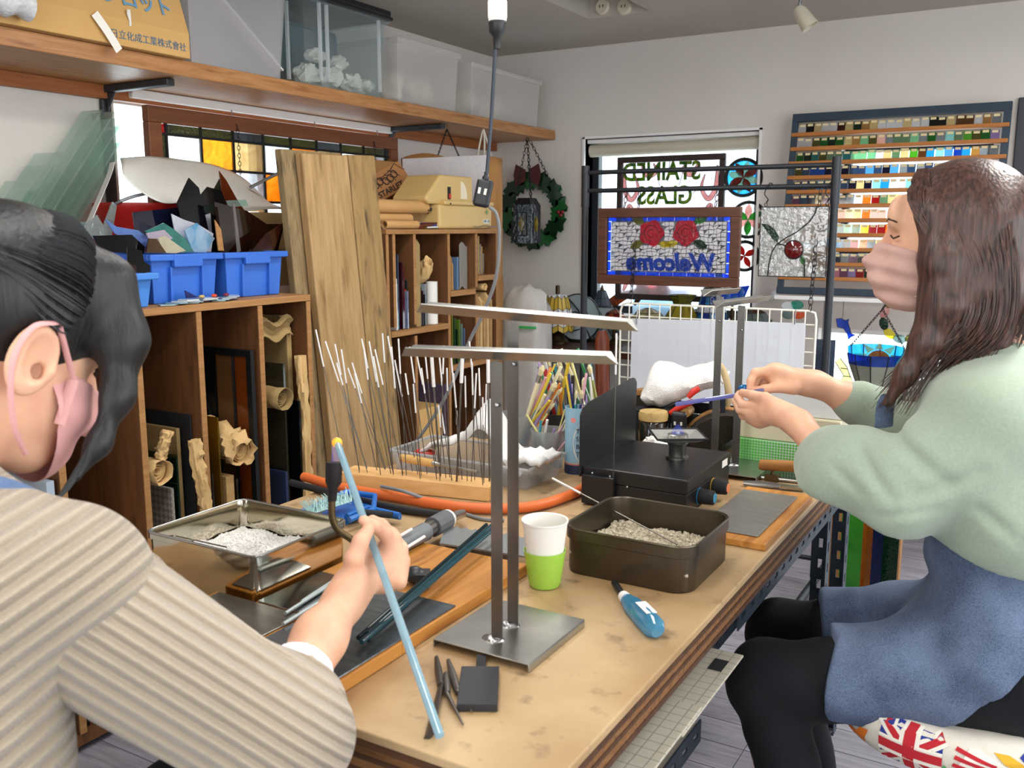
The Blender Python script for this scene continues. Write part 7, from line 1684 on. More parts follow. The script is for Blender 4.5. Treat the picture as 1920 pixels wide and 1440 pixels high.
for i,(a,m1,c,nm)in enumerate((((818,1232),(826,1285),(805,1380),'flat dark metal spatula'),((835,1262),(838,1300),(868,1358),'steel pick with grey grip'),((840,1238),(858,1296),(884,1334),'steel pick with hooked shaft'))):
 t=thing('hand_tool',nm+' lying beside the graphite paddle','tool',tuple(at(*m1,Z=ZT)),group='hand tools by the paddle')
 z=ZT+.006;A_,B_,C_=at(*a,Z=z),at(*m1,Z=z),at(*c,Z=z-.002)
 b=MB();b.tube([A_,A_.lerp(B_,.5),B_],[.003,.0055,.0045],10,flat=.7);b.build('grip',m_steel if i else mat('dark_tool','4a4642',.4,.6),t,world=True,smooth=50)
 b=MB();b.tube([B_,C_],[.003,.0014]if i else[.0045,.009],8,flat=1 if i else .35);b.build('shaft',m_steel if i else mat('dark_tool','4a4642',.4),t,world=True,smooth=50)
 # right hand part of the bench
b=MB();b.box(-.545,-.408,1.57,1.925,ZT+.0006,ZT+.013);tag(b.build('small_board',m_board,bevel=.0015),'small amber wood board beside the vermiculite tin','board')
plate('dull grey steel plate on the small amber board',-.542,-.43,1.60,1.888,ZT+.0135,streaky('plate_zinc','9c9c98','8a8a86',.35,.7,20),.0025)
t=thing('wood_mallet','small burnt wooden mallet with thin neck lying on bench','mallet',(-.51,2.04,ZT))
a,c=at(1424,872,Y=2.04),at(1495,874,Y=2.04)
b=MB();b.tube([(a.x,2.045,a.z),(a.x+.004,2.045,a.z),(c.x-.004,2.035,c.z),(c.x,2.035,c.z)],[.0115,.0125,.0125,.0115],16);b.build('head',wood('burnt_wood','8a5a2c','a8743c','1c1208',12,(1,4,4),.7,14),t,world=True,smooth=40)
mid=(a+c)/2;b=MB();b.tube([(mid.x-.012,2.04,mid.z-.01),(mid.x-.012,2.04,ZT+.022),(mid.x-.012,2.04,ZT+.016)],[.005,.0035,.005],10);b.build('neck',m_brass,t,world=True,smooth=50)
b=MB();b.cbox((mid.x-.012,2.04,ZT+.008),(.03,.02,.0155));b.build('foot',m_brass,t,world=True)
t=thing('folding_knife','grey folding knife lying under the burnt mallet','knife',(-.5,1.985,ZT))
a,c=Vector((-.565,1.965,ZT+.007)),Vector((-.44,1.99,ZT+.007));b=MB();b.tube([a,a.lerp(c,.25),a.lerp(c,.6)],[.006,.009,.007],10,flat=.6);b.build('handle',m_steel,t,world=True,smooth=50)
b=MB();b.box(0,.05,-.010,.010,-.003,.003,basis(a.lerp(c,.61),(c-a),Vector((0,1,0))));b.build('blade',m_steel2,t,world=True)
t=thing('phone','silver edged flat phone lying before the green box','phone',(-.42,2.09,ZT));
b=MB();b.box(-.07,.07,-.034,.034,.0006,.009,TR(-.482,2.075,ZT,.1));b.build('case',m_steel2,t,world=True,bevel=.003)
b=MB();b.box(-.066,.066,-.031,.031,.0091,.0097,TR(-.482,2.075,ZT,.1));b.build('screen',m_bglass,t,world=True)
def dots(name,c1,c2):
 m,nt,out=_new(name);p=N(nt,'BsdfPrincipled',Roughness=.4);co=coords(nt)
 mp=N(nt,'Mapping');mp.inputs['Rotation'].default_value=(0,math.radians(45),0);nt.links.new(co,mp.inputs[0])
 ck=N(nt,'TexChecker',Scale=210);ck.inputs[1].default_value=(0,0,0,1);ck.inputs[2].default_value=(1,1,1,1);nt.links.new(mp.outputs[0],ck.inputs[0])
 sx=N(nt,'SeparateXYZ');nt.links.new(co,sx.inputs[0]);gr=N(nt,'MapRange');gr.inputs[1].default_value=-.16;gr.inputs[2].default_value=.02;nt.links.new(sx.outputs[0],gr.inputs[0])
 ml=N(nt,'Math',operation='MULTIPLY');nt.links.new(ck.outputs[1],ml.inputs[0]);nt.links.new(gr.outputs[0],ml.inputs[1])
 mx=N(nt,'MixRGB');mx.inputs[1].default_value=rgb(c1);mx.inputs[2].default_value=rgb(c2);nt.links.new(ml.outputs[0],mx.inputs[0]);nt.links.new(mx.outputs[0],p.inputs['Base Color']);nt.links.new(p.outputs[0],out.inputs[0]);return m
zg=at(1385,820,Y=2.16).z
b=MB();b.box(-.645,-.41,2.16,2.42,ZT+.0006,zg);gb=tag(b.build('green_box',dots('green_dots','4fb83c','c4d4c8'),bevel=.002),'bright green box with silver dot pattern on the bench','box')
zc2=at(1385,772,Y=2.165).z
b=MB();b.box(-.64,-.405,2.165,2.41,zg+.0006,zc2);tag(b.build('cream_box',mat('cream_box','d8d0b0',.6),bevel=.003),'cream cardboard box stacked on the green box','box')
zw=at(1440,735,Y=2.18).z
t=thing('white_box','white carton with blue and red logo on the cream box','box',(-.50,2.28,zc2+.0006))
b=MB();b.box(-.105,.11,-.10,.10,0,zw-zc2+.01);b.build('carton',mat('white_carton','e6e8ea',.5),t,bevel=.002)
zt_=zw-zc2+.0103
for k in range(4):b=MB();b.box(.0+.009*k,.004+.009*k,-.055,-.03,zt_,zt_+.0004);b.build('logo_bar',mat('logo_blue','4a6ab0',.6),t)
b=MB();b.tube([(.055+.016*math.cos(a),-.042+.012*math.sin(a),zt_)for a in[6.283*k/18 for k in range(18)]],.0018,4,closed=True);b.build('logo_ring',mat('logo_red','c04848',.6),t)
t=thing('tool_basket','black plastic basket of tools behind the burner','basket',(-.78,2.28,ZT))
b=MB();X0,X1,Y0_,Y1_=-.86,-.70,2.20,2.36
b.box(X0,X1,Y0_,Y1_,ZT+.0006,ZT+.004)
for(xa,xb,ya,yb)in((X0,X1,Y0_,Y0_+.003),(X0,X1,Y1_-.003,Y1_),(X0,X0+.003,Y0_,Y1_),(X1-.003,X1,Y0_,Y1_)):b.box(xa,xb,ya,yb,ZT+.004,ZT+.03).box(xa,xb,ya,yb,ZT+.07,ZT+.10)
for k in range(12):b.box(X0+.0125*k+.004,X0+.0125*k+.010,Y0_,Y0_+.003,ZT+.03,ZT+.07)
b.build('basket',m_black,t,world=True)
t=thing('wood_lid_jar','amber jar with wooden lid behind the wind shield','jar',(-.845,2.13,ZT))
b=MB();b.lathe([(0,.0006),(.032,.0006),(.036,.02),(.036,.085),(.032,.09),(0,.09)],24);b.build('jar',glass('jar_brown','3a2a18',.4,gloss=.2),t,smooth=40)
b=MB();b.lathe([(0,.0905),(.036,.0905),(.037,.105),(.034,.112),(0,.112)],24);b.build('lid',wood('lid_wood','a88a54','c4a870',None,6,(10,1,10),.6),t,smooth=40)
b=MB();b.cbox((0,0,0),(.036,.02,.05),TR(-.785,2.15,ZT+.088,.1,.15));sk=tag(b.build('power_tap',m_black,bevel=.006),'black two socket power tap lying among the tools','power tap')
for dx in(-.008,.008):b=MB();b.cbox((dx,-.0105,.0),(.005,.001,.009));q_=b.build('socket_slot',m_paper,sk);q_.matrix_basis=TR(0,0,.0245,.1,.15)
def brush_obj(label,M,L,W,Hh,wm,bm):
 t=thing('bench_brush',label,'brush',M.translation)
 pts=[(L/2*math.cos(a),W/2*math.sin(a))for a in[6.283*k/24 for k in range(24)]]
 b=MB();b.prism(pts,.016,M,Hh);b.build('brush_back',wm,t,world=True,bevel=.003)
 b=MB();b.prism([(p[0]*.93,p[1]*.93)for p in pts],Hh-.001,M,0.0);b.build('bristles',bm,t,world=True,kind='stuff')
m_bris=mat('dark_bristle','1f1a16',.95,col2='3a322a',nscale=260,stretch=(1,1,.1),bump=1.0,bscale=300)
brush_obj('oval wooden brush with dark bristles leaning behind the burner',basis((-.705,2.185,ZT+.062),(.86,.2,.45),(.3,.3,-.6)),.15,.085,.03,m_plyedge,m_bris)
brush_obj('flat wooden brush with brown bristles behind the wind shield',basis((-.80,2.06,ZT+.001),(1,.1,0),(-.1,1,0)),.13,.04,.022,m_plyedge,mat('brown_bristle','6a5a34',.95,col2='4a3e24',nscale=260,bump=1,bscale=300))
brush_obj('dark bristled brush lying behind the white towel',basis((-.90,2.27,ZT+.10),(1,.05,.2),(-.05,1,0)),.16,.05,.03,m_plyedge,m_bris)
b=MB();b.cbox((-.90,2.28,ZT+.05),(.07,.2,.098));tag(b.build('dark_carton',m_blackm),'black box supporting the brush behind the burner','box')
A_=[at(1213,730,Y=2.28),at(1232,680,Y=2.30),at(1290,690,Y=2.30),at(1345,678,Y=2.30)];C2=[at(1208,752,Y=2.2),at(1240,752,Y=2.19),at(1300,728,Y=2.19),at(1345,715,Y=2.2)]
As_,Cs_=spline(A_,8),spline(C2,8)
def tw(u,v):
 i=u*(len(As_)-1);k=min(int(i),len(As_)-2);f=i-k;a=As_[k].lerp(As_[k+1],f);c=Cs_[k].lerp(Cs_[k+1],f)
 if v<.5:p=a.lerp(c,v*2)+Vector((0,-.03*math.sin(v*2*math.pi),0))
 else:p=c.lerp(a+Vector((0,.09,-.03)),(v-.5)*2)+Vector((0,.02,-.012))
 return p+Vector((0,.006*nz((u*6,v*6,0)),.006*nz((u*7,v*5,3))))
b=MB();b.grid(tw,34,24);tag(b.build('white_towel',mat('terry_towel','eeeeec',.95,col2='e2e2e0',nscale=200,bump=.9,bscale=260),smooth=70,solid=.008),'white terry towel bunched over the tools','towel')
t=thing('red_pliers','red handled pliers lying among the tools under the towel','pliers',(-.74,2.17,ZT+.1))
for a,c in(((1256,775),(1300,752)),((1290,745),(1310,728))):
 b=MB();b.tube([at(*a,Y=2.165),at((a[0]+c[0])/2,(a[1]+c[1])/2-2,Y=2.17),at(*c,Y=2.18)],[.006,.0085,.007],10);b.build('handle',mat('red_grip','c8281c',.4),t,world=True,smooth=50)
p=at(1284,775,Y=2.17);b=MB();b.lathe([(0,0),(.012,0),(.0125,.05),(0,.05)],18,TR(p.x,2.17,p.z,.1,-math.pi/2));tag(b.build('turned_wood_tool',wood('handle_end','9a7238','b98e50',None,8,(4,4,4),.5),smooth=40),'round wooden tool handle end among the tools','tool handle')
b=MB();b.tube(spline([at(1345,680,Y=2.26),at(1358,700,Y=2.26),at(1366,745,Y=2.25),at(1352,800,Y=2.24),at(1348,870,Y=2.24)],6),[.008]+[.009]*23+[.008],10);tag(b.build('bent_wood_handle',wood('bent_wood','a8926a','c0aa82',None,6,(8,8,1),.6),smooth=50),'bent pale wooden handle standing behind the steel post','handle')
b=MB();b.grid(lambda u,v:tuple(at(1332+28*u,745+60*v,Y=2.21)+Vector((0,.02*math.sin(u*4),0))),8,6);tag(b.build('dark_cloth',mat('dark_blue_cloth','161c2c',.9),solid=.01),'dark navy cloth hanging beside the bent handle','cloth')
crumple('white crumpled tissue behind the wind shield',(-.80,2.03,ZT+.05),.03,m_paper,77,'tissue',None,amp=.7)
# hanging power cord
t=thing('pendant_cord','black hanging power cord with white plug and two socket tap','power cord',(-1.09,1.79,1.3))
T0=at(933,0,Y=1.80);cx_,cy_=T0.x,1.80
b=MB();b.lathe([(0,0),(.019,0),(.021,.01),(.021,.04),(.015,.055),(.013,.09),(.015,.10),(.015,.16),(0,.16)],20,TR(at(933,40,Y=1.80).x,1.80,at(933,40,Y=1.80).z));b.build('white_plug',m_white,t,world=True,smooth=40)
pl=at(932,42,Y=1.80);b=MB();b.lathe([(0,-.055),(.008,-.055),(.010,-.03),(.018,-.02),(.019,-.001),(0,-.001)],16,TR(pl.x,1.80,pl.z));b.build('black_plug',m_black,t,world=True,smooth=40)
b=MB();b.tube([(pl.x,1.80,pl.z+.15),(pl.x,1.80,ZC)],.004,8);b.build('upper_cord',m_white,t,world=True)
c1,c2=at(929,90,Y=1.80),at(913,325,Y=1.80);b=MB();b.tube(spline([(pl.x,1.80,pl.z-.05),c1,at(922,210,Y=1.80),c2],6),.0042,10);b.build('cord',mat('cord_dark','2c3440',.45),t,world=True,smooth=50)
tp=at(906,362,Y=1.80);Mt=TR(tp.x,1.80,tp.z,YAW-.2,0,.22);b=MB();b.cbox((0,0,0),(.036,.024,.062),Mt);tb=b.build('socket_tap',m_black,t,world=True,bevel=.007,seg=3)
for dx in(-.007,.007):b=MB();b.cbox((dx,-.0125,.004),(.006,.0012,.014),Mt);b.build('socket_slot',m_paper,tb,world=True)
b=MB();b.tube(spline([at(912,322,Y=1.80),at(911,332,Y=1.80),at(908,345,Y=1.80)],4),[.0048]*4+[.008]*5,10);b.build('strain_relief',m_black,t,world=True,smooth=50)
b=MB();b.tube(spline([at(918,388,Y=1.805),at(931,402,Y=1.81),at(936,440,Y=1.82),at(930,520,Y=1.84),at(905,590,Y=1.86),at(880,640,Y=1.875),at(835,745,Y=1.88),at(770,843,Y=1.87),at(752,862,Y=1.87)],8),.0042,10);b.build('grey_lead',m_gcab,t,world=True,smooth=50)
# track spot and ceiling lamps
p=at(1508,0,Z=ZC-.04);t=thing('spot_lamp','small cream ceiling spot lamp tilted towards the back wall','spot lamp',(p.x,p.y,ZC-.1))
pj_=at(1500,12,Z=ZC-.055);hd_=at(1493,38,Y=pj_.y)
b=MB();b.box(pj_.x-.05,pj_.x+.05,pj_.y-.02,pj_.y+.02,ZC-.022,ZC-.0005);b.build('ceiling_plate',m_white,t,world=True,bevel=.003)
b=MB();b.tube([(pj_.x,pj_.y,ZC-.022),(pj_.x,pj_.y,pj_.z+.02),(pj_.x-.004,pj_.y,pj_.z)],.006,8);b.build('arm',m_gal,t,world=True)
Ml=basis((pj_.x+.0,pj_.y,pj_.z),(.83,.2,.5),(-.2,.97,0));Ml=Matrix.Translation((pj_.x-.005,pj_.y,pj_.z-.012))@Vector((.55,.1,-.8)).normalized().to_track_quat('Z','Y').to_matrix().to_4x4()
b=MB();b.lathe([(0,-.012),(.018,-.01),(.028,.01),(.036,.085),(.033,.085),(.026,.012),(0,.01)],20,Ml);b.build('lamp_head',mat('lamp_cream','d8d0bc',.4),t,world=True,smooth=40)
for i,(lx,ly)in enumerate(LAMPS):
 t=thing('ceiling_lamp','long white fluorescent ceiling lamp housing','ceiling lamp',(lx,ly,2.16),group='fluorescent ceiling lamps')
 b=MB();b.box(lx-.13,lx+.13,ly-.62,ly+.62,2.19,ZC-.0005);b.build('housing',m_white,t,world=True,bevel=.004)
 for dx in(-.06,.06):b=MB();b.tube([(lx+dx,ly-.58,2.175),(lx+dx,ly+.58,2.175)],.013,10);b.build('tube',mat('fluorescent','fff6e6',.5,emit=2.0),t,world=True,smooth=50)
 # people
def skin_mat():
 m,nt,out=_new('skin');p=N(nt,'BsdfPrincipled',Roughness=.5);p.inputs['Specular IOR Level'].default_value=.35
 co=coords(nt);n1=N(nt,'TexNoise',Scale=22,Detail=3);nt.links.new(co,n1.inputs['Vector'])
 r=N(nt,'ValToRGB');r.color_ramp.elements[0].position=.35;r.color_ramp.elements[1].position=.7;r.color_ramp.elements[0].color=rgb('e2b394');r.color_ramp.elements[1].color=rgb('d49f84')
 nt.links.new(n1.outputs[0],r.inputs[0]);nt.links.new(r.outputs[0],p.inputs['Base Color'])
 p.inputs['Subsurface Weight'].default_value=.12;p.inputs['Subsurface Radius'].default_value=(.012,.005,.003);p.inputs['Subsurface Scale'].default_value=1.0
 nt.links.new(p.outputs[0],out.inputs[0]);return m
m_skin=skin_mat()
def atD(x,y,D):
 h=Vector((-math.sin(YAW),math.cos(YAW),0));r=Vector((math.cos(YAW),math.sin(YAW),0));u=Vector((0,0,1))
 fw=h*math.cos(TILT)-u*math.sin(TILT);up=h*math.sin(TILT)+u*math.cos(TILT)
 return CAM+(fw+r*((x-960)/CAM_F)-up*((y-720)/CAM_F))*D
def rib_mat(name,c1,c2,rot,scale,dist=.004):
 m,nt,out=_new(name);p=N(nt,'BsdfPrincipled',Roughness=.95);p.inputs['Sheen Weight'].default_value=.3
 co=coords(nt);vm=N(nt,'VectorMath',operation='DOT_PRODUCT');vm.inputs[1].default_value=Vector(rot).normalized();nt.links.new(co,vm.inputs[0]);mp=N(nt,'CombineXYZ');nt.links.new(vm.outputs['Value'],mp.inputs[0])
 w=N(nt,'TexWave',Scale=scale,Distortion=0.0);nt.links.new(mp.outputs[0],w.inputs['Vector'])
 n1=N(nt,'TexNoise',Scale=240,Detail=2);nt.links.new(co,n1.inputs['Vector'])
 r=N(nt,'ValToRGB');r.color_ramp.elements[0].color=rgb(c2);r.color_ramp.elements[1].color=rgb(c1);r.color_ramp.elements[1].position=.6;nt.links.new(w.outputs[1],r.inputs[0])
 nt.links.new(r.outputs[0],p.inputs['Base Color'])
 ad=N(nt,'Math',operation='MULTIPLY_ADD');ad.inputs[1].default_value=.25;nt.links.new(n1.outputs[0],ad.inputs[0]);nt.links.new(w.outputs[1],ad.inputs[2])
 bp=N(nt,'Bump',Strength=.8,Distance=dist);nt.links.new(ad.outputs[0],bp.inputs['Height']);nt.links.new(bp.outputs[0],p.inputs['Normal'])
 nt.links.new(p.outputs[0],out.inputs[0]);return m
def hand_mesh(palm,fingers,arm,h=.0016,kp=.012):
 """palm: list of (p,r) chained; fingers: list of chains; every finger is blended into the palm but not into its neighbours"""
 allp=[q[0]for q in palm]+[q[0]for f in fingers for q in f]+[q[0]for q in arm]
 lo=[min(p[i]for p in allp)-.035 for i in range(3)];hi=[max(p[i]for p in allp)+.035 for i in range(3)]
 base=SDF(lo,hi,h)
 for ch in(palm[i:i+2]for i in range(len(palm)-1)):base.cone(ch[0][0],ch[1][0],ch[0][1],ch[1][1],.02)
 base.chain(arm,.02)
 D0=base.D.copy();out=D0.copy()
 for f in fingers:
  base.D=np.full_like(D0,.08);base.chain(f,.004)
  a=base.D;hh=np.maximum(kp-np.abs(a-D0),0)/kp;out=np.minimum(out,np.minimum(a,D0)-hh*hh*kp*.25)
 base.D=out;V,F=base.mesh();return smooth_np(V,F,2),F
def surf_from(S,it=2):
 V,F=S.mesh();return smooth_np(V,F,it),F
def strands(name,m,parent,paths,r=.0016,seed=1):
 R_=random.Random(seed);b=MB()
 for p in paths:
  sp=spline(p,4);k=len(sp);b.tube(sp,[r*(1-.75*(i/(k-1))**2)*R_.uniform(.8,1.2)for i in range(k)],4)
 o=b.build(name,m,parent,world=True,smooth=80,kind='stuff');return o
def hair_mat(name,c1,c2,rough=.38):
 m,nt,out=_new(name);p=N(nt,'BsdfPrincipled',Roughness=rough);co=coords(nt,(60,60,5));n1=N(nt,'TexNoise',Scale=3,Detail=4);nt.links.new(co,n1.inputs['Vector'])
 r=N(nt,'ValToRGB');r.color_ramp.elements[0].position=.35;r.color_ramp.elements[1].position=.7;r.color_ramp.elements[0].color=rgb(c1);r.color_ramp.elements[1].color=rgb(c2)
 nt.links.new(n1.outputs[0],r.inputs[0]);nt.links.new(r.outputs[0],p.inputs['Base Color']);bp=N(nt,'Bump',Strength=.5,Distance=.003);nt.links.new(n1.outputs[0],bp.inputs['Height']);nt.links.new(bp.outputs[0],p.inputs['Normal']);nt.links.new(p.outputs[0],out.inputs[0]);return m
m_maskp=mat('mask_pink','caa59b',.85,col2='c29a90',nscale=40,bump=.15,bscale=300)
m_maskp2=mat('mask_light_pink','dfa9a6',.8,col2='d69c9a',nscale=20)
def folds(amp,fx,seed):
 def fn(D,X,Y,Z):
  q=np.sin(X*fx[0]+1.7*np.sin(Z*fx[2]*.5+seed)+Y*fx[1])*np.sin(Z*fx[2]+1.3*np.sin(X*fx[0]*.6)+seed*2)
  return D+amp*q
 return fn
wr=thing('person','woman in mint green sweatshirt and denim apron holding a lilac glass rod','person',(-.1,1.72,.0))
Wp=lambda x,y,Y:tuple(at(x,y,Y=Y))
HC=np.array((-.165,1.75,1.305))
S=SDF((-.33,1.58,1.02),(.02,1.92,1.45),.003)
S.ell(HC+(.012,0,.03),(.094,.074,.088),.02).ell(HC+(-.045,0,-.045),(.055,.055,.07),.03).ell(HC+(-.062,0,-.105),(.03,.032,.024),.025)
S.ell(HC+(-.085,0,.035),(.02,.045,.035),.02).cone(HC+(-.098,0,.004),HC+(-.118,0,-.035),.008,.012,.012).ell(HC+(-.101,0,-.07),(.014,.024,.012),.012)
for s in(-1,1):S.ell(HC+(.01,s*.077,-.03),(.017,.008,.03),.006).ell(HC+(-.096,s*.034,.002),(.012,.018,.010),.012,carve=True)
S.cone(HC+(.02,0,-.06),(-.085,1.745,1.06),.054,.064,.03)
head=surf_from(S,1)
armL=[((-.215,1.555,.895),.036),(Wp(1555,865,1.62),.031),(Wp(1498,795,1.685),.0225),(Wp(1470,778,1.705),.020)]
palmL=[(Wp(1475,780,1.70),.019),(Wp(1442,772,1.72),.021),(Wp(1424,780,1.735),.0185),(Wp(1430,762,1.74),.018)]
fL=[[(Wp(1422,762,1.722),.0095),(Wp(1392,758,1.735),.0085),(Wp(1384,745,1.752),.0078),(Wp(1386,738,1.768),.0068)],[(Wp(1416,774,1.722),.0095),(Wp(1388,768,1.74),.0086),(Wp(1380,754,1.765),.0078),(Wp(1382,744,1.782),.0068)],[(Wp(1418,784,1.73),.0092),(Wp(1394,779,1.752),.0082),(Wp(1385,765,1.78),.0074),(Wp(1387,755,1.797),.0066)],[(Wp(1425,791,1.742),.0085),(Wp(1405,787,1.765),.0074),(Wp(1396,776,1.79),.0066),(Wp(1395,767,1.80),.006)],[(Wp(1456,762,1.705),.0125),(Wp(1434,746,1.712),.0105),(Wp(1410,741,1.728),.0092),(Wp(1392,736,1.748),.0075)]]
hL=hand_mesh(palmL,fL,armL)
armR=[(Wp(1685,790,1.93),.036),(Wp(1595,750,1.90),.031),(Wp(1530,720,1.865),.0225),(Wp(1508,717,1.85),.021)]
palmR=[(Wp(1510,718,1.85),.020),(Wp(1478,712,1.84),.021),(Wp(1456,702,1.83),.018),(Wp(1462,712,1.85),.018)]
fR=[[(Wp(1446,694,1.815),.0098),(Wp(1416,699,1.80),.0088),(Wp(1408,714,1.792),.0078),(Wp(1406,729,1.787),.0066)],[(Wp(1448,694,1.832),.0098),(Wp(1424,702,1.82),.0088),(Wp(1416,716,1.812),.0078),(Wp(1415,727,1.80),.0066)],[(Wp(1452,698,1.85),.0092),(Wp(1434,708,1.84),.0082),(Wp(1428,720,1.828),.0074),(Wp(1430,730,1.82),.0066)],[(Wp(1458,703,1.865),.0085),(Wp(1444,715,1.858),.0075),(Wp(1438,726,1.845),.0066),(Wp(1440,733,1.838),.006)],[(Wp(1488,728,1.822),.0125),(Wp(1458,726,1.808),.0105),(Wp(1434,730,1.797),.0092),(Wp(1416,732,1.79),.0075)]]
hR=hand_mesh(palmR,fR,armR)
S=SDF((-.62,1.45,0),(.16,2.05,1.14),.008)
S.cone((-.03,1.735,.62),(-.075,1.74,1.02),.085,.08,.05,(0,1,0),1.6,1.5).cone((-.075,1.58,1.03),(-.215,1.555,.895),.042,.036,.03).cone((-.09,1.90,1.03),Wp(1685,790,1.93),.042,.036,.03)
for s,k0,ank in((-1,(-.42,1.60,.50),(-.30,1.60,.07)),(1,(-.46,1.86,.49),(-.36,1.86,.07))):
 S.cone((-.02,1.735+s*.085,.585),k0,.072,.048,.03).cone(k0,ank,.045,.032,.02).cone(ank,(ank[0]-.12,ank[1],.04),.03,.022,.02)
body=merge(surf_from(S),head,hL,hR)
bd=np_object('body',body[0],body[1],m_skin,wr)
S=SDF((-.64,1.42,.04),(.2,2.08,.80),.006)
S.ell((.0,1.735,.62),(.135,.175,.10),.05)
for s,k0,ank in((-1,(-.405,1.60,.508),(-.27,1.60,.07)),(1,(-.445,1.86,.485),(-.33,1.86,.07))):
 S.cone((-.01,1.735+s*.09,.592),k0,.092,.066,.05).cone(k0,ank,.064,.045,.03)
S.field(folds(.003,(34,10,40),1));V,F=surf_from(S)
m_trs=mat('dark_trousers','07090f',.9,col2='0b0e17',nscale=30,bump=.2,bscale=200);np_object('trousers',V,F,m_trs,wr)
for k in range(2):
 b=MB();ax,ay=((-.27,1.60),(-.33,1.86))[k];b.tube([(ax+.05,ay,.035),(ax-.05,ay,.035),(ax-.15,ay,.026)],[.035,.04,.03],12,flat=.8);b.build('shoe',m_blackm,wr,world=True,smooth=60)
S=SDF((-.48,1.42,.44),(.2,2.06,1.0),.005)
S.ell((-.005,1.735,.63),(.150,.188,.115),.06).cone((-.03,1.735,.66),(-.07,1.74,.98),.128,.115,.05,(0,1,0),1.42,1.4)
for s,k0 in((-1,(-.41,1.60,.512)),(1,(-.45,1.86,.49))):S.cone((-.01,1.735+s*.09,.598),k0,.106,.080,.08)
def apron_cut(D,X,Y,Z):
 hem=-.285-.085*np.clip((Y-1.6)/.26,0,1);zlow=.487+2.4*np.maximum(X+.165,0)**1.5
 m=np.maximum(D,hem-X);m=np.maximum(m,zlow-Z);m=np.maximum(m,X-.06)
 q=np.sin(X*30+Z*46+2*np.sin(Y*18))*np.exp(-((Z-.64)/.14)**2);q2=np.sin(Z*62+3*np.sin(X*22))*np.exp(-((Z-.78)/.16)**2)
 return m+.0035*q+.0035*q2
S.field(apron_cut);V,F=surf_from(S,2)
def denim(name):
 m,nt,out=_new(name);p=N(nt,'BsdfPrincipled',Roughness=.9);co=coords(nt,(1,1,1));n1=N(nt,'TexNoise',Scale=620,Detail=2);n2=N(nt,'TexNoise',Scale=9,Detail=3)
 nt.links.new(co,n1.inputs['Vector']);nt.links.new(co,n2.inputs['Vector']);ad=N(nt,'Math',operation='ADD');nt.links.new(n1.outputs[0],ad.inputs[0]);nt.links.new(n2.outputs[0],ad.inputs[1])
 r=N(nt,'ValToRGB');r.color_ramp.elements[0].position=.36;r.color_ramp.elements[1].position=.64;r.color_ramp.elements[0].color=rgb('33415c');r.color_ramp.elements[1].color=rgb('71829e');ml=N(nt,'Math',operation='MULTIPLY');ml.inputs[1].default_value=.5
 nt.links.new(ad.outputs[0],ml.inputs[0]);nt.links.new(ml.outputs[0],r.inputs[0]);nt.links.new(r.outputs[0],p.inputs['Base Color']);nt.links.new(p.outputs[0],out.inputs[0]);return m
m_den=denim('denim_apron');np_object('apron',V,F,m_den,wr)
b=MB();b.tube(spline([Wp(1668,742,1.66),Wp(1660,762,1.665),Wp(1657,800,1.67)],5),.018,8,flat=.35);b.build('apron_bib',m_den,wr,world=True,smooth=60)
S=SDF((-.42,1.40,.70),(.24,2.10,1.20),.005)
S.cone((-.035,1.735,.865),(-.075,1.74,1.0),.150,.128,.04,(0,1,0),1.45,1.5).cone((-.03,1.735,.80),(-.035,1.735,.87),.135,.15,.03,(0,1,0),1.4,1.45)
S.cone((-.08,1.60,1.03),(-.09,1.89,1.03),.068,.068,.05).cone((-.075,1.745,1.03),(-.085,1.745,1.075),.085,.064,.03)
eL=(-.20,1.545,.895);S.cone((-.09,1.59,1.01),eL,.078,.068,.05).cone(eL,Wp(1590,890,1.585),.070,.078,.03).cone(Wp(1590,890,1.585),Wp(1556,862,1.615),.078,.058,.02)
eR=Wp(1690,800,1.93);S.cone((-.10,1.90,1.01),eR,.078,.066,.05).cone(eR,Wp(1612,758,1.905),.064,.046,.03).cone(Wp(1612,758,1.905),Wp(1594,750,1.898),.040,.036,.006)
S.cone(Wp(1850,640,1.75),(-.09,1.745,1.16),.058,.05,.01,carve=True)
S.field(lambda D,X,Y,Z:np.maximum(D,(.845-.30*(X+.19))-.0*Y-Z-.0)if True else D)
FD=[]
def groove(L_):
 def fn(D,X,Y,Z):
  out=D.copy()
  for a,c,w,d in L_:
   bx,bz=c[0]-a[0],c[2]-a[2];tt=np.clip(((X-a[0])*bx+(Z-a[2])*bz)/(bx*bx+bz*bz),0,1);dd=(X-a[0]-tt*bx)**2+(Z-a[2]-tt*bz)**2
   out=out+(Y<1.72)*(d*np.exp(-dd/w**2)-.7*d*np.exp(-dd/(2.6*w)**2))*(.35+.65*np.sin(np.pi*np.clip(tt,.05,.95)))
  return out
 return fn
for p_,q_,r_,d_ in((Wp(1640,800,1.50),Wp(1780,905,1.50),.012,.010),(Wp(1600,840,1.50),Wp(1680,935,1.49),.010,.009),(Wp(1700,730,1.56),Wp(1640,790,1.56),.011,.010),(Wp(1720,925,1.52),Wp(1840,880,1.52),.012,.010),(Wp(1560,870,1.52),Wp(1620,920,1.50),.008,.007),(Wp(1840,940,1.56),Wp(1915,985,1.6),.010,.009),(Wp(1650,960,1.5),Wp(1760,950,1.5),.008,.007)):
 FD.append((np.array(p_),np.array(q_),r_,d_))
S.field(groove(FD))
S.field(folds(.0045,(26,14,30),3));V,F=surf_from(S,2)
m_mint=mat('mint_sweat','8d9c8a',.95,col2='98a794',nscale=200,sheen=.3,bump=.12,bscale=420);np_object('sweatshirt',V,F,m_mint,wr)
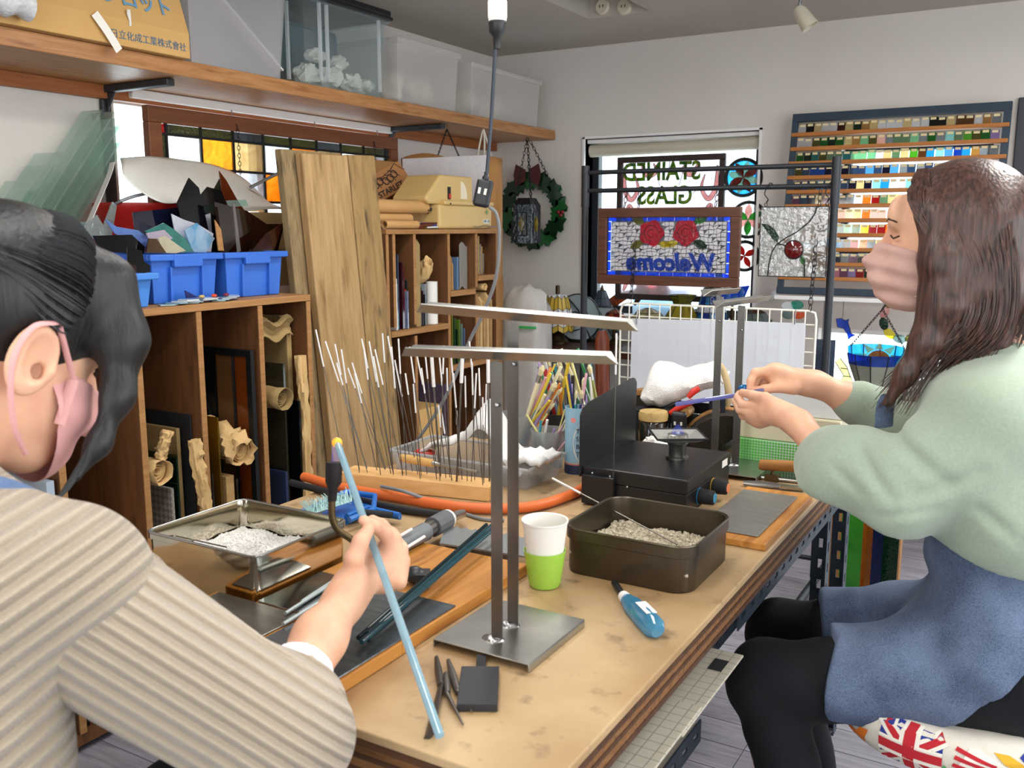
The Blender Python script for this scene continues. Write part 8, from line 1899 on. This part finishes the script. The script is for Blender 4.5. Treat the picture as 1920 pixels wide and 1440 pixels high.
b=MB();ring=[(-.085+.056*math.cos(a),1.745+.06*math.sin(a),1.098-.012*math.cos(a))for a in[6.283*k/28 for k in range(28)]];b.tube(ring,.0075,8,closed=True);b.build('undershirt_collar',mat('navy_collar','20283a',.9),wr,world=True,smooth=60)
S=SDF((-.34,1.66,1.13),(-.10,1.84,1.34),.0025)
S.ell(HC+(-.050,0,-.052),(.060,.060,.072),.03).ell(HC+(-.066,0,-.108),(.036,.038,.024),.025).cone(HC+(-.098,0,-.008),HC+(-.124,0,-.045),.012,.018,.02).ell(HC+(-.106,0,-.075),(.022,.034,.028),.02)
def mask_cut(D,X,Y,Z):
 x,y,z=X-HC[0],Y-HC[1],Z-HC[2];m=np.maximum(D,z+.012+.30*np.abs(y)*0+.22*(x+.10));m=np.maximum(m,x+.040+.25*(z+.06));m=np.maximum(m,-(z+.128))
 return m+.0022*np.sin(z*210+x*40)
S.field(mask_cut);V,F=surf_from(S,1);mk=np_object('face_mask',V,F,m_maskp,wr)
b=MB()
for z0,z1 in((-.026,-.02),(-.10,-.055)):b.tube([tuple(HC+(-.045,-.058,z0)),tuple(HC+(-.01,-.078,(z0+z1)/2)),tuple(HC+(.012,-.083,z1+.0))],.0016,5)
b.build('ear_loop',m_maskp,mk,world=True)
m_brow=mat('brow_dark','3a2620',.8)
for s in(-1,1):
 b=MB();b.tube([tuple(HC+(-.095,s*.022,.002)),tuple(HC+(-.0885,s*.034,-.003)),tuple(HC+(-.078,s*.046,.001))],.0016,5);b.build('closed_eye',m_brow,wr,world=True)
 b=MB();b.tube([tuple(HC+(-.103,s*.016,.026)),tuple(HC+(-.097,s*.034,.03)),tuple(HC+(-.082,s*.05,.024))],[.0014,.0024,.0012],5);b.build('eyebrow',m_brow,wr,world=True)
m_hair=hair_mat('brown_hair','2c1c18','5a3c32')
S=SDF((-.34,1.58,.92),(.06,1.92,1.46),.0035)
S.ell(HC+(.018,0,.032),(.108,.088,.098),.02).ell(HC+(.045,0,-.05),(.085,.088,.12),.03)
for s in(-1,1):
 S.chain([(HC+(-.02,s*.062,.03),.034),(HC+(-.005,s*.076,-.04),.034),(HC+(.01,s*.08,-.11),.032),(HC+(.0,s*.08,-.17),.024)],.03).chain([(HC+(.06,s*.045,.02),.05),(HC+(.07,s*.05,-.08),.048),(HC+(.065,s*.05,-.16),.034),(HC+(.03,s*.06,-.215),.016)],.03)
S.chain([(HC+(-.01,-.08,-.09),.026),(HC+(-.02,-.092,-.17),.022),(HC+(-.045,-.10,-.225),.016),(HC+(-.07,-.105,-.275),.008)],.02)
S.field(lambda D,X,Y,Z:np.maximum(D,-(np.maximum((X-(HC[0]-.052)),0)*0+(X-(HC[0]-.050-.55*np.maximum(Z-HC[2]-.035,0)-.0*Y))))if False else D)
S.ell(HC+(-.105,0,-.03),(.092,.105,.104),.02,carve=True)
V,F=surf_from(S,1);np_object('hair',V,F,m_hair,wr)
R_=random.Random(6);paths=[]
for i in range(420):
 s=-1 if i%4 else 1;f=R_.random();jx=R_.uniform(-.008,.008)
 x0=-.07+.16*f;top=HC+(x0*.75,s*.012,.128-.9*(x0*.75-.02)**2*6)
 q1=HC+(x0*.95+.004,s*(.078+R_.uniform(-.004,.008)),.06-.03*f);q2=HC+(.004+.098*f+jx,s*(.096+R_.uniform(-.006,.008)),-.05);q3=HC+(.002+.1*f+jx,s*(.098+R_.uniform(-.01,.01)),-.14)
 L=R_.uniform(.19,.235)if f>.3 else R_.uniform(.24,.30);e=HC+(-.03-.05*(1-f)+.085*f+jx*2,s*(.095+R_.uniform(-.012,.012)),-L)
 paths.append([top,q1,q2,q3,e])
for i in range(90):
 a=R_.uniform(-.9,.9);top=HC+(.07,.05*math.sin(a),.105);q1=HC+(.128,.07*math.sin(a),.03);q2=HC+(.132,.08*math.sin(a),-.07);e=HC+(.10+R_.uniform(-.02,.02),.08*math.sin(a),-R_.uniform(.17,.22));paths.append([top,q1,q2,e])
for i in range(40):
 f=R_.random();top=HC+(-.06+.02*f,-.015-.02*f,.112);paths.append([top,HC+(-.062+.03*f,-.055-.01*f,.08),HC+(-.022+.03*f,-.085,.0),HC+(-.018+.03*f,-.095,-.1),HC+(-.055+.03*f,-.102,-.27)])
strands('hair_strands',m_hair,wr,[[tuple(q)for q in p]for p in paths],.0019)
b=MB();b.tube([Wp(1268,758,1.80),Wp(1392,739,1.775),Wp(1432,731,1.79)],.0045,12);tag(b.build('glass_rod',glass('lilac_rod','9aa0dc',.3,gloss=.2),smooth=60),'lilac blue glass rod held over the burner by the woman in green','glass rod')
b=MB();p=Wp(1396,727,1.80);b.ball(p,.008,8,sc=(1.6,1,.8));tag(b.build('glass_bead',glass('cyan_bead','2f9ad8',.3),smooth=60),'bright cyan glass gather between the hands of the woman in green','glass bead')
t=thing('stool','round stool with flag print fabric seat on black column','stool',(-.105,1.70,0))
sc_=(-.105,1.70);prof=[(0,.445),(.15,.445),(.178,.455),(.192,.475),(.194,.50),(.186,.522),(.165,.528),(0,.512)]
b=MB();b.lathe(prof,48,TR(*sc_,0));b.build('seat',mat('white_fabric','dcd6ca',.9,col2='cfc8ba',nscale=30),t,world=True,smooth=60)
b=MB();b.lathe([(0,.08),(.022,.08),(.022,.44),(.06,.4445),(0,.4445)],20,TR(*sc_,0));b.build('column',m_black,t,world=True,smooth=40)
for k in range(5):
 a=6.283*k/5+.3;b=MB();b.tube([(sc_[0],sc_[1],.09),(sc_[0]+.12*math.cos(a),sc_[1]+.12*math.sin(a),.07),(sc_[0]+.23*math.cos(a),sc_[1]+.23*math.sin(a),.055)],[.022,.018,.014],10);b.build('base_arm',m_black,t,world=True,smooth=50)
 b=MB();b.ball((sc_[0]+.23*math.cos(a),sc_[1]+.23*math.sin(a),.027),.0265,8);b.build('caster',m_blackm,t,world=True,smooth=50)
def seat_pt(a,s):
 z=.45+.078*s;pz=[(q[1],q[0])for q in prof[1:-1]]
 for(za,ra),(zb2,rb)in zip(pz,pz[1:]):
  if za<=z<=zb2+1e-9:r=ra+(rb-ra)*(z-za)/(zb2-za);break
 else:r=.19
 return r,z
def decal(nm,poly,m,lift=.0012,a0=-2.1,wdt=.55,n=9):
 """print patch: poly in (u,v) wrapped on the side of the cushion"""
 pts=[]
 for i in range(len(poly)):
  p,q=poly[i],poly[(i+1)%len(poly)]
  for k in range(n):pts.append((p[0]+(q[0]-p[0])*k/n,p[1]+(q[1]-p[1])*k/n))
 cx=sum(p[0]for p in pts)/len(pts);cy=sum(p[1]for p in pts)/len(pts);b=MB();vs=[]
 rings=(0,.12,.25,.4,.55,.7,.85,1.0)
 for f in rings[1:]:
  for p in pts:
   u,v=cx+(p[0]-cx)*f,cy+(p[1]-cy)*f;a=a0+wdt*u;r,z=seat_pt(a,min(max(v,0.0),1));vs.append((sc_[0]+(r+lift)*math.cos(a),sc_[1]+(r+lift)*math.sin(a),z))
 a=a0+wdt*cx;r,z=seat_pt(a,min(max(cy,0),1));vs.append((sc_[0]+(r+lift)*math.cos(a),sc_[1]+(r+lift)*math.sin(a),z));K=len(pts);fs=[(len(vs)-1,i,(i+1)%K)for i in range(K)]
 for g in range(6):fs+=[(g*K+i,g*K+(i+1)%K,(g+1)*K+(i+1)%K,(g+1)*K+i)for i in range(K)]
 b.add(vs,fs);return b.build(nm,m,t,world=True)
m_fr,m_fb,m_fw,m_fy,m_fg,m_fo=(mat('print_'+k,c,.9)for k,c in(('red','b8202c'),('blue','24368a'),('white','e6e0d4'),('yellow','dba82c'),('green','4a9a5a'),('orange','d8701c')))
a0=-2.06;q=dict(a0=a0,wdt=.52)
decal('flag_print',[(0,.05),(1,.0),(1,.95),(0,1)],m_fb,.0010,**q)
for p0,p1,w,m,l in(((0,.05),(1,.95),.13,m_fw,.0014),((0,1),(1,.05),.13,m_fw,.0014),((0,.05),(1,.95),.06,m_fr,.0018),((0,1),(1,.05),.06,m_fr,.0018),((.5,0),(.5,1),.16,m_fw,.0022),((0,.5),(1,.5),.18,m_fw,.0022),((.5,0),(.5,1),.09,m_fr,.0027),((0,.5),(1,.5),.1,m_fr,.0027)):
 d=Vector((p1[0]-p0[0],p1[1]-p0[1])).normalized();nn=Vector((-d.y,d.x))*w;decal('flag_stripe',[(p0[0]-nn.x,p0[1]-nn.y),(p1[0]-nn.x,p1[1]-nn.y),(p1[0]+nn.x,p1[1]+nn.y),(p0[0]+nn.x,p0[1]+nn.y)],m,l,**q)
q=dict(a0=-1.5,wdt=.5);decal('flag_print',[(0,.15),(.95,.0),(1,.5),(.35,.95)],m_fw,.0010,**q)
for k in range(5):f=k/5;decal('flag_stripe',[(.02+.1*f,.12+.17*k),(.92-.05*k,.0+.13*k),(.93-.05*k,.07+.13*k),(.05+.1*f,.2+.17*k)],m_fr,.0015,**q)
decal('flag_print',[(-.15,.0),(.35,.0),(-.05,.45)],m_fg,.0017,**q)
q=dict(a0=-.95,wdt=.42);decal('flag_print',[(.0,.75),(.45,.2),(.95,.45),(.8,1),(.3,1)],m_fb,.0010,**q)
for u,v in((.25,.8),(.45,.6),(.55,.85),(.7,.65),(.6,.42),(.78,.9)):decal('star_print',[(u+(.055 if k%2==0 else .022)*math.cos(.628*k+1.57),v+(.12 if k%2==0 else .05)*math.sin(.628*k+1.57))for k in range(10)],m_fw,.0016,n=1,**q)
decal('ribbon_print',[(-.5,.85),(-.2,.8),(.3,.45),(.5,.1),(.1,.4),(-.3,.62)],m_fy,.0012,**q);decal('flag_print',[(.5,.0),(1.2,.0),(1.3,.35),(.8,.3)],m_fr,.0012,**q)
q=dict(a0=-2.75,wdt=.5);decal('flag_print',[(.0,.45),(.75,.4),(.8,1),(.05,1)],m_fy,.0010,**q);decal('ribbon_print',[(.6,.5),(.9,.45),(1.05,.8),(.8,.85)],mat('print_cyan','4aa8cc',.9),.0013,**q);decal('ribbon_print',[(.55,.2),(1.0,.15),(1.15,.55),(.95,.5),(.85,.35),(.6,.35)],m_fo,.0012,**q);decal('flag_print',[(.1,.1),(.35,.1),(.3,.3)],m_fr,.0012,**q)
wl=thing('person','woman with tied black hair in ribbed beige cardigan holding a pale blue rod','person',(-.93,.46,.0))
HD=np.array((-.955,.572,1.205));fd=np.array((.05,.87,-.49));fd/=np.linalg.norm(fd);sd=np.array((1.,-.06,0));sd-=fd*(sd@fd);sd/=np.linalg.norm(sd);ud=np.cross(sd,fd)
MH=np.stack([fd,sd,ud]);L=lambda f,s,u:HD+fd*f+sd*s+ud*u
S=SDF((-1.12,.38,.95),(-.80,.80,1.40),.003)
S.ell(L(-.012,0,.03),(.094,.074,.088),.02,MH).ell(L(.045,0,-.045),(.055,.056,.07),.03,MH).ell(L(.062,0,-.105),(.03,.032,.024),.025,MH).ell(L(.085,0,.035),(.02,.045,.035),.02,MH).cone(L(.098,0,.004),L(.118,0,-.035),.008,.012,.012)
S.cone(L(-.02,0,-.06),(-.94,.455,1.06),.050,.056,.03)
E0=L(-.004,.076,-.022)
S.ell(E0+sd*.006-fd*.006,(.026,.010,.038),.006,MH).ell(E0+sd*.014-fd*.002+ud*.004,(.016,.009,.027),.004,MH,carve=True).ell(E0+sd*.010+fd*.004-ud*.008,(.007,.018,.009),.003,MH,carve=True).ell(E0+sd*.009+fd*.014-ud*.006,(.006,.006,.009),.004,MH)
headL=surf_from(S,1)
TIP=at(632,830,Y=1.053);END=atD(825,1380,1.008)
A_=lambda x,y,D:tuple(atD(x,y,D))
arm=[(A_(545,1300,1.04),.034),(A_(600,1195,1.12),.030),(A_(645,1128,1.185),.0235),(A_(662,1100,1.21),.0235)]
palm=[(A_(664,1098,1.215),.0235),(A_(695,1070,1.255),.0245),(A_(722,1050,1.27),.0215),(A_(728,1082,1.265),.0205)]
fg=[[(A_(735,1030,1.26),.0105),(A_(722,1000,1.245),.0095),(A_(702,986,1.228),.0085),(A_(682,976,1.218),.0072)],[(A_(748,1048,1.265),.0105),(A_(738,1008,1.265),.0095),(A_(716,985,1.262),.0085),(A_(698,975,1.262),.0072)],[(A_(752,1070,1.26),.0100),(A_(752,1028,1.272),.0090),(A_(735,1000,1.28),.008),(A_(720,988,1.285),.007)],[(A_(750,1092,1.25),.0092),(A_(757,1052,1.268),.008),(A_(748,1025,1.28),.0072),(A_(738,1012,1.288),.0065)],[(A_(662,1090,1.20),.0150),(A_(664,1048,1.195),.0125),(A_(676,1016,1.20),.0105),(A_(690,994,1.212),.0085)]]
hH=hand_mesh(palm,fg,arm)
S=SDF((-1.28,.22,.40),(-.56,.90,1.10),.008)
S.cone((-.93,.40,.50),(-.94,.43,1.0),.09,.085,.05,(1,0,0),1.7,1.6).cone((-.80,.50,1.0),tuple(atD(525,1385,.945)),.043,.038,.03).cone(tuple(atD(525,1385,.945)),A_(545,1300,1.04),.038,.033,.02).cone((-1.10,.46,.99),(-1.16,.62,.80),.043,.038,.03).cone((-1.16,.62,.80),(-1.10,.84,.82),.038,.028,.02)
S.cone((-.85,.42,.50),(-.84,.83,.50),.07,.055,.04).cone((-1.02,.42,.50),(-1.03,.83,.50),.07,.055,.04)
bl=merge(surf_from(S),headL,hH);np_object('body',bl[0],bl[1],m_skin,wl)
S=SDF((-1.2,.25,.02),(-.68,.95,.66),.007);S.ell((-.93,.42,.50),(.18,.13,.09),.05)
for x in(-.84,-1.03):S.cone((x,.42,.505),(x,.82,.50),.085,.066,.05).cone((x,.82,.50),(x,.72,.04),.062,.045,.03)
V,F=surf_from(S);np_object('trousers',V,F,mat('grey_trousers','2c3038',.9),wl)
S=SDF((-1.34,.12,.50),(-.50,.98,1.16),.005)
S.cone((-.93,.40,.52),(-.93,.425,.96),.135,.13,.05,(1,0,0),1.5,1.4).cone((-1.10,.45,.985),(-.80,.515,.985),.078,.080,.05).cone((-.94,.44,.99),(-.935,.45,1.06),.11,.075,.04).cone((-1.10,.46,.98),(-1.17,.62,.80),.075,.065,.05).cone((-1.17,.62,.80),(-1.11,.82,.815),.062,.05,.03)
S.cone(L(-.03,0,-.06),(-.94,.47,1.15),.075,.064,.01,carve=True)
S.field(folds(.003,(18,14,22),2));V,F=surf_from(S,2)
np_object('cardigan',V,F,rib_mat('beige_rib','aa9c89','978977',(.56,.33,-1),21,.008),wl)
S=SDF((-.95,.36,.66),(-.50,.92,1.14),.004)
sh,el=(-.815,.510,.970),tuple(atD(525,1385,.945));cf=atD(548,1288,1.04)
S.cone(sh,el,.078,.068,.04).cone(el,tuple(cf),.066,.046,.03)
def sleeve_f(D,X,Y,Z):
 d=np.array(el)-np.array(cf);d/=np.linalg.norm(d);tt=(X-cf[0])*d[0]+(Y-cf[1])*d[1]+(Z-cf[2])*d[2]
 return D+.006*np.sin(tt*120)*np.exp(-((tt-.045)/.05)**2)
S.field(sleeve_f);S.plane_cut(tuple(cf),tuple(Vector(cf)-Vector(el)));V,F=surf_from(S,2)
np_object('sleeve',V,F,rib_mat('beige_rib_sleeve','aa9c89','978977',tuple((Vector(el)-Vector(sh)).cross(Vector((-.6,.5,-.3)))),25,.008),wl)
S=SDF((-.86,.62,.70),(-.58,.90,.96),.003);c2=atD(568,1252,1.07);S.cone(tuple(cf),tuple(c2),.042,.038,.004);S.plane_cut(tuple(c2),tuple(c2-cf));S.cone(tuple(c2),tuple(c2+(c2-cf)*1.0),.0335,.033,0,carve=True)
V,F=surf_from(S,1);np_object('shirt_cuff',V,F,mat('white_shirt','e6e6ee',.9),wl)
b=MB();b.tube(spline([L(-.075,-.06,-.125),(-.875,.43,1.075),(-.852,.485,1.075),(-.865,.54,1.04),(-.9,.575,1.0)],6),.016,10,flat=.5);b.build('apron_strap',mat('blue_strap','4f6488',.9,col2='62789c',nscale=260),wl,world=True,smooth=60)
S=SDF((-1.06,.58,1.0),(-.84,.80,1.28),.0025)
S.ell(L(.052,0,-.055),(.062,.064,.07),.03,MH).ell(L(.068,0,-.108),(.038,.042,.026),.025,MH).cone(L(.1,0,-.01),L(.128,0,-.05),.012,.018,.02)
def mk2(D,X,Y,Z):
 x,y,z=X-HD[0],Y-HD[1],Z-HD[2];f=fd[0]*x+fd[1]*y+fd[2]*z;u=ud[0]*x+ud[1]*y+ud[2]*z;s=sd[0]*x+sd[1]*y+sd[2]*z
 return np.maximum(np.maximum(np.maximum(D,u+.016-.0*f),-(f-.030+.1*(u+.07))),-(u+.132))+.0012*np.sin(u*150)
S.field(mk2);V,F=surf_from(S,1);mk=np_object('face_mask',V,F,m_maskp2,wl)
b=MB();b.tube(spline([L(.035,.062,-.11),L(.0,.078,-.085),L(-.030,.088,-.035),L(-.028,.09,.005),L(-.004,.087,.022)],5),.003,6,flat=.4);b.tube([L(-.004,.087,.022),L(.030,.075,-.008),L(.048,.066,-.022)],.0032,6,flat=.4);b.tube([L(.048,.066,-.022),L(.055,.063,-.07)],.0055,6,flat=.4);b.build('ear_loop',m_maskp2,mk,world=True,smooth=60)
for s in(1,):
 b=MB();b.tube([L(.095,s*.022,.0),L(.09,s*.034,-.004),L(.08,s*.047,.001)],.0018,5);b.build('eyelashes',m_brow,wl,world=True);b=MB();b.tube([L(.103,s*.018,.024),L(.096,s*.036,.029),L(.083,s*.05,.024)],.002,5);b.build('eyebrow',m_brow,wl,world=True)
m_bhair=hair_mat('black_hair','08090c','15181c',.45)
S=SDF((-1.14,.36,.98),(-.80,.80,1.42),.0035)
S.ell(L(-.018,0,.042),(.106,.087,.098),.02,MH).ell(L(-.10,0,.02),(.045,.055,.05),.03,MH).chain([(L(.05,.045,.09),.035),(L(.085,.062,.04),.024),(L(.098,.072,-.02),.015),(L(.098,.075,-.075),.009),(L(.088,.076,-.12),.004)],.025).chain([(L(.05,-.045,.09),.035),(L(.085,-.062,.04),.024),(L(.098,-.072,-.05),.012)],.025)
S.ell(L(.10,0,-.04),(.075,.066,.085),.012,MH,carve=True).ell(L(-.004,.10,-.045),(.045,.04,.066),.012,MH,carve=True).ell(L(-.05,0,-.12),(.08,.1,.06),.012,MH,carve=True)
V,F=surf_from(S,1);np_object('hair',V,F,m_bhair,wl)
R_=random.Random(16);paths=[]
for i in range(460):
 u=R_.uniform(-1.7,1.75);w_=R_.uniform(.97,1.03);st=L(.07-.02*abs(u),.06*math.sin(u),.04+.05*math.cos(u));m1=L(.0,.090*w_*math.sin(u*1.08),.045+.10*w_*math.cos(u*1.08));m2=L(-.085,.07*math.sin(u),.05+.045*math.cos(u));paths.append([st,m1,m2,L(-.13,.03*math.sin(u),.03)])
for i in range(90):
 f=R_.random();paths.append([L(.05,.03+.03*f,.115),L(.088,.062+.01*f,.06),L(.104-.015*f,.075+.008*f,-.02),L(.10-.02*f,.078,-.07-.05*f),L(.085-.02*f,.078,-.13-.04*f)])
strands('hair_strands',m_bhair,wl,[[tuple(q)for q in p]for p in paths],.0013,3)
t=thing('glass_rod','long pale blue glass rod with glowing tip held in the torch flame','glass rod',tuple(END))
b=MB();b.tube([TIP,END],.0052,14);b.build('rod',glass('pale_blue_rod','a6cfe0',.15,'c4e2ee',30,gloss=.2),t,world=True,smooth=60)
b=MB();b.ball(tuple(TIP),.008,8);b.build('hot_tip',mat('hot_glass','f0a030',.3,emit=.6),t,world=True,smooth=60)
t=thing('stool','round dark stool under the woman in the beige cardigan','stool',(-.93,.42,0));b=MB();b.lathe([(0,.36),(.16,.36),(.175,.38),(.175,.40),(.16,.415),(0,.42)],32);b.build('seat',m_blackm,t,smooth=50)
b=MB();b.lathe([(0,0),(.18,0),(.18,.015),(.03,.03),(.022,.36),(0,.36)],24);b.build('column',m_black,t,smooth=40)
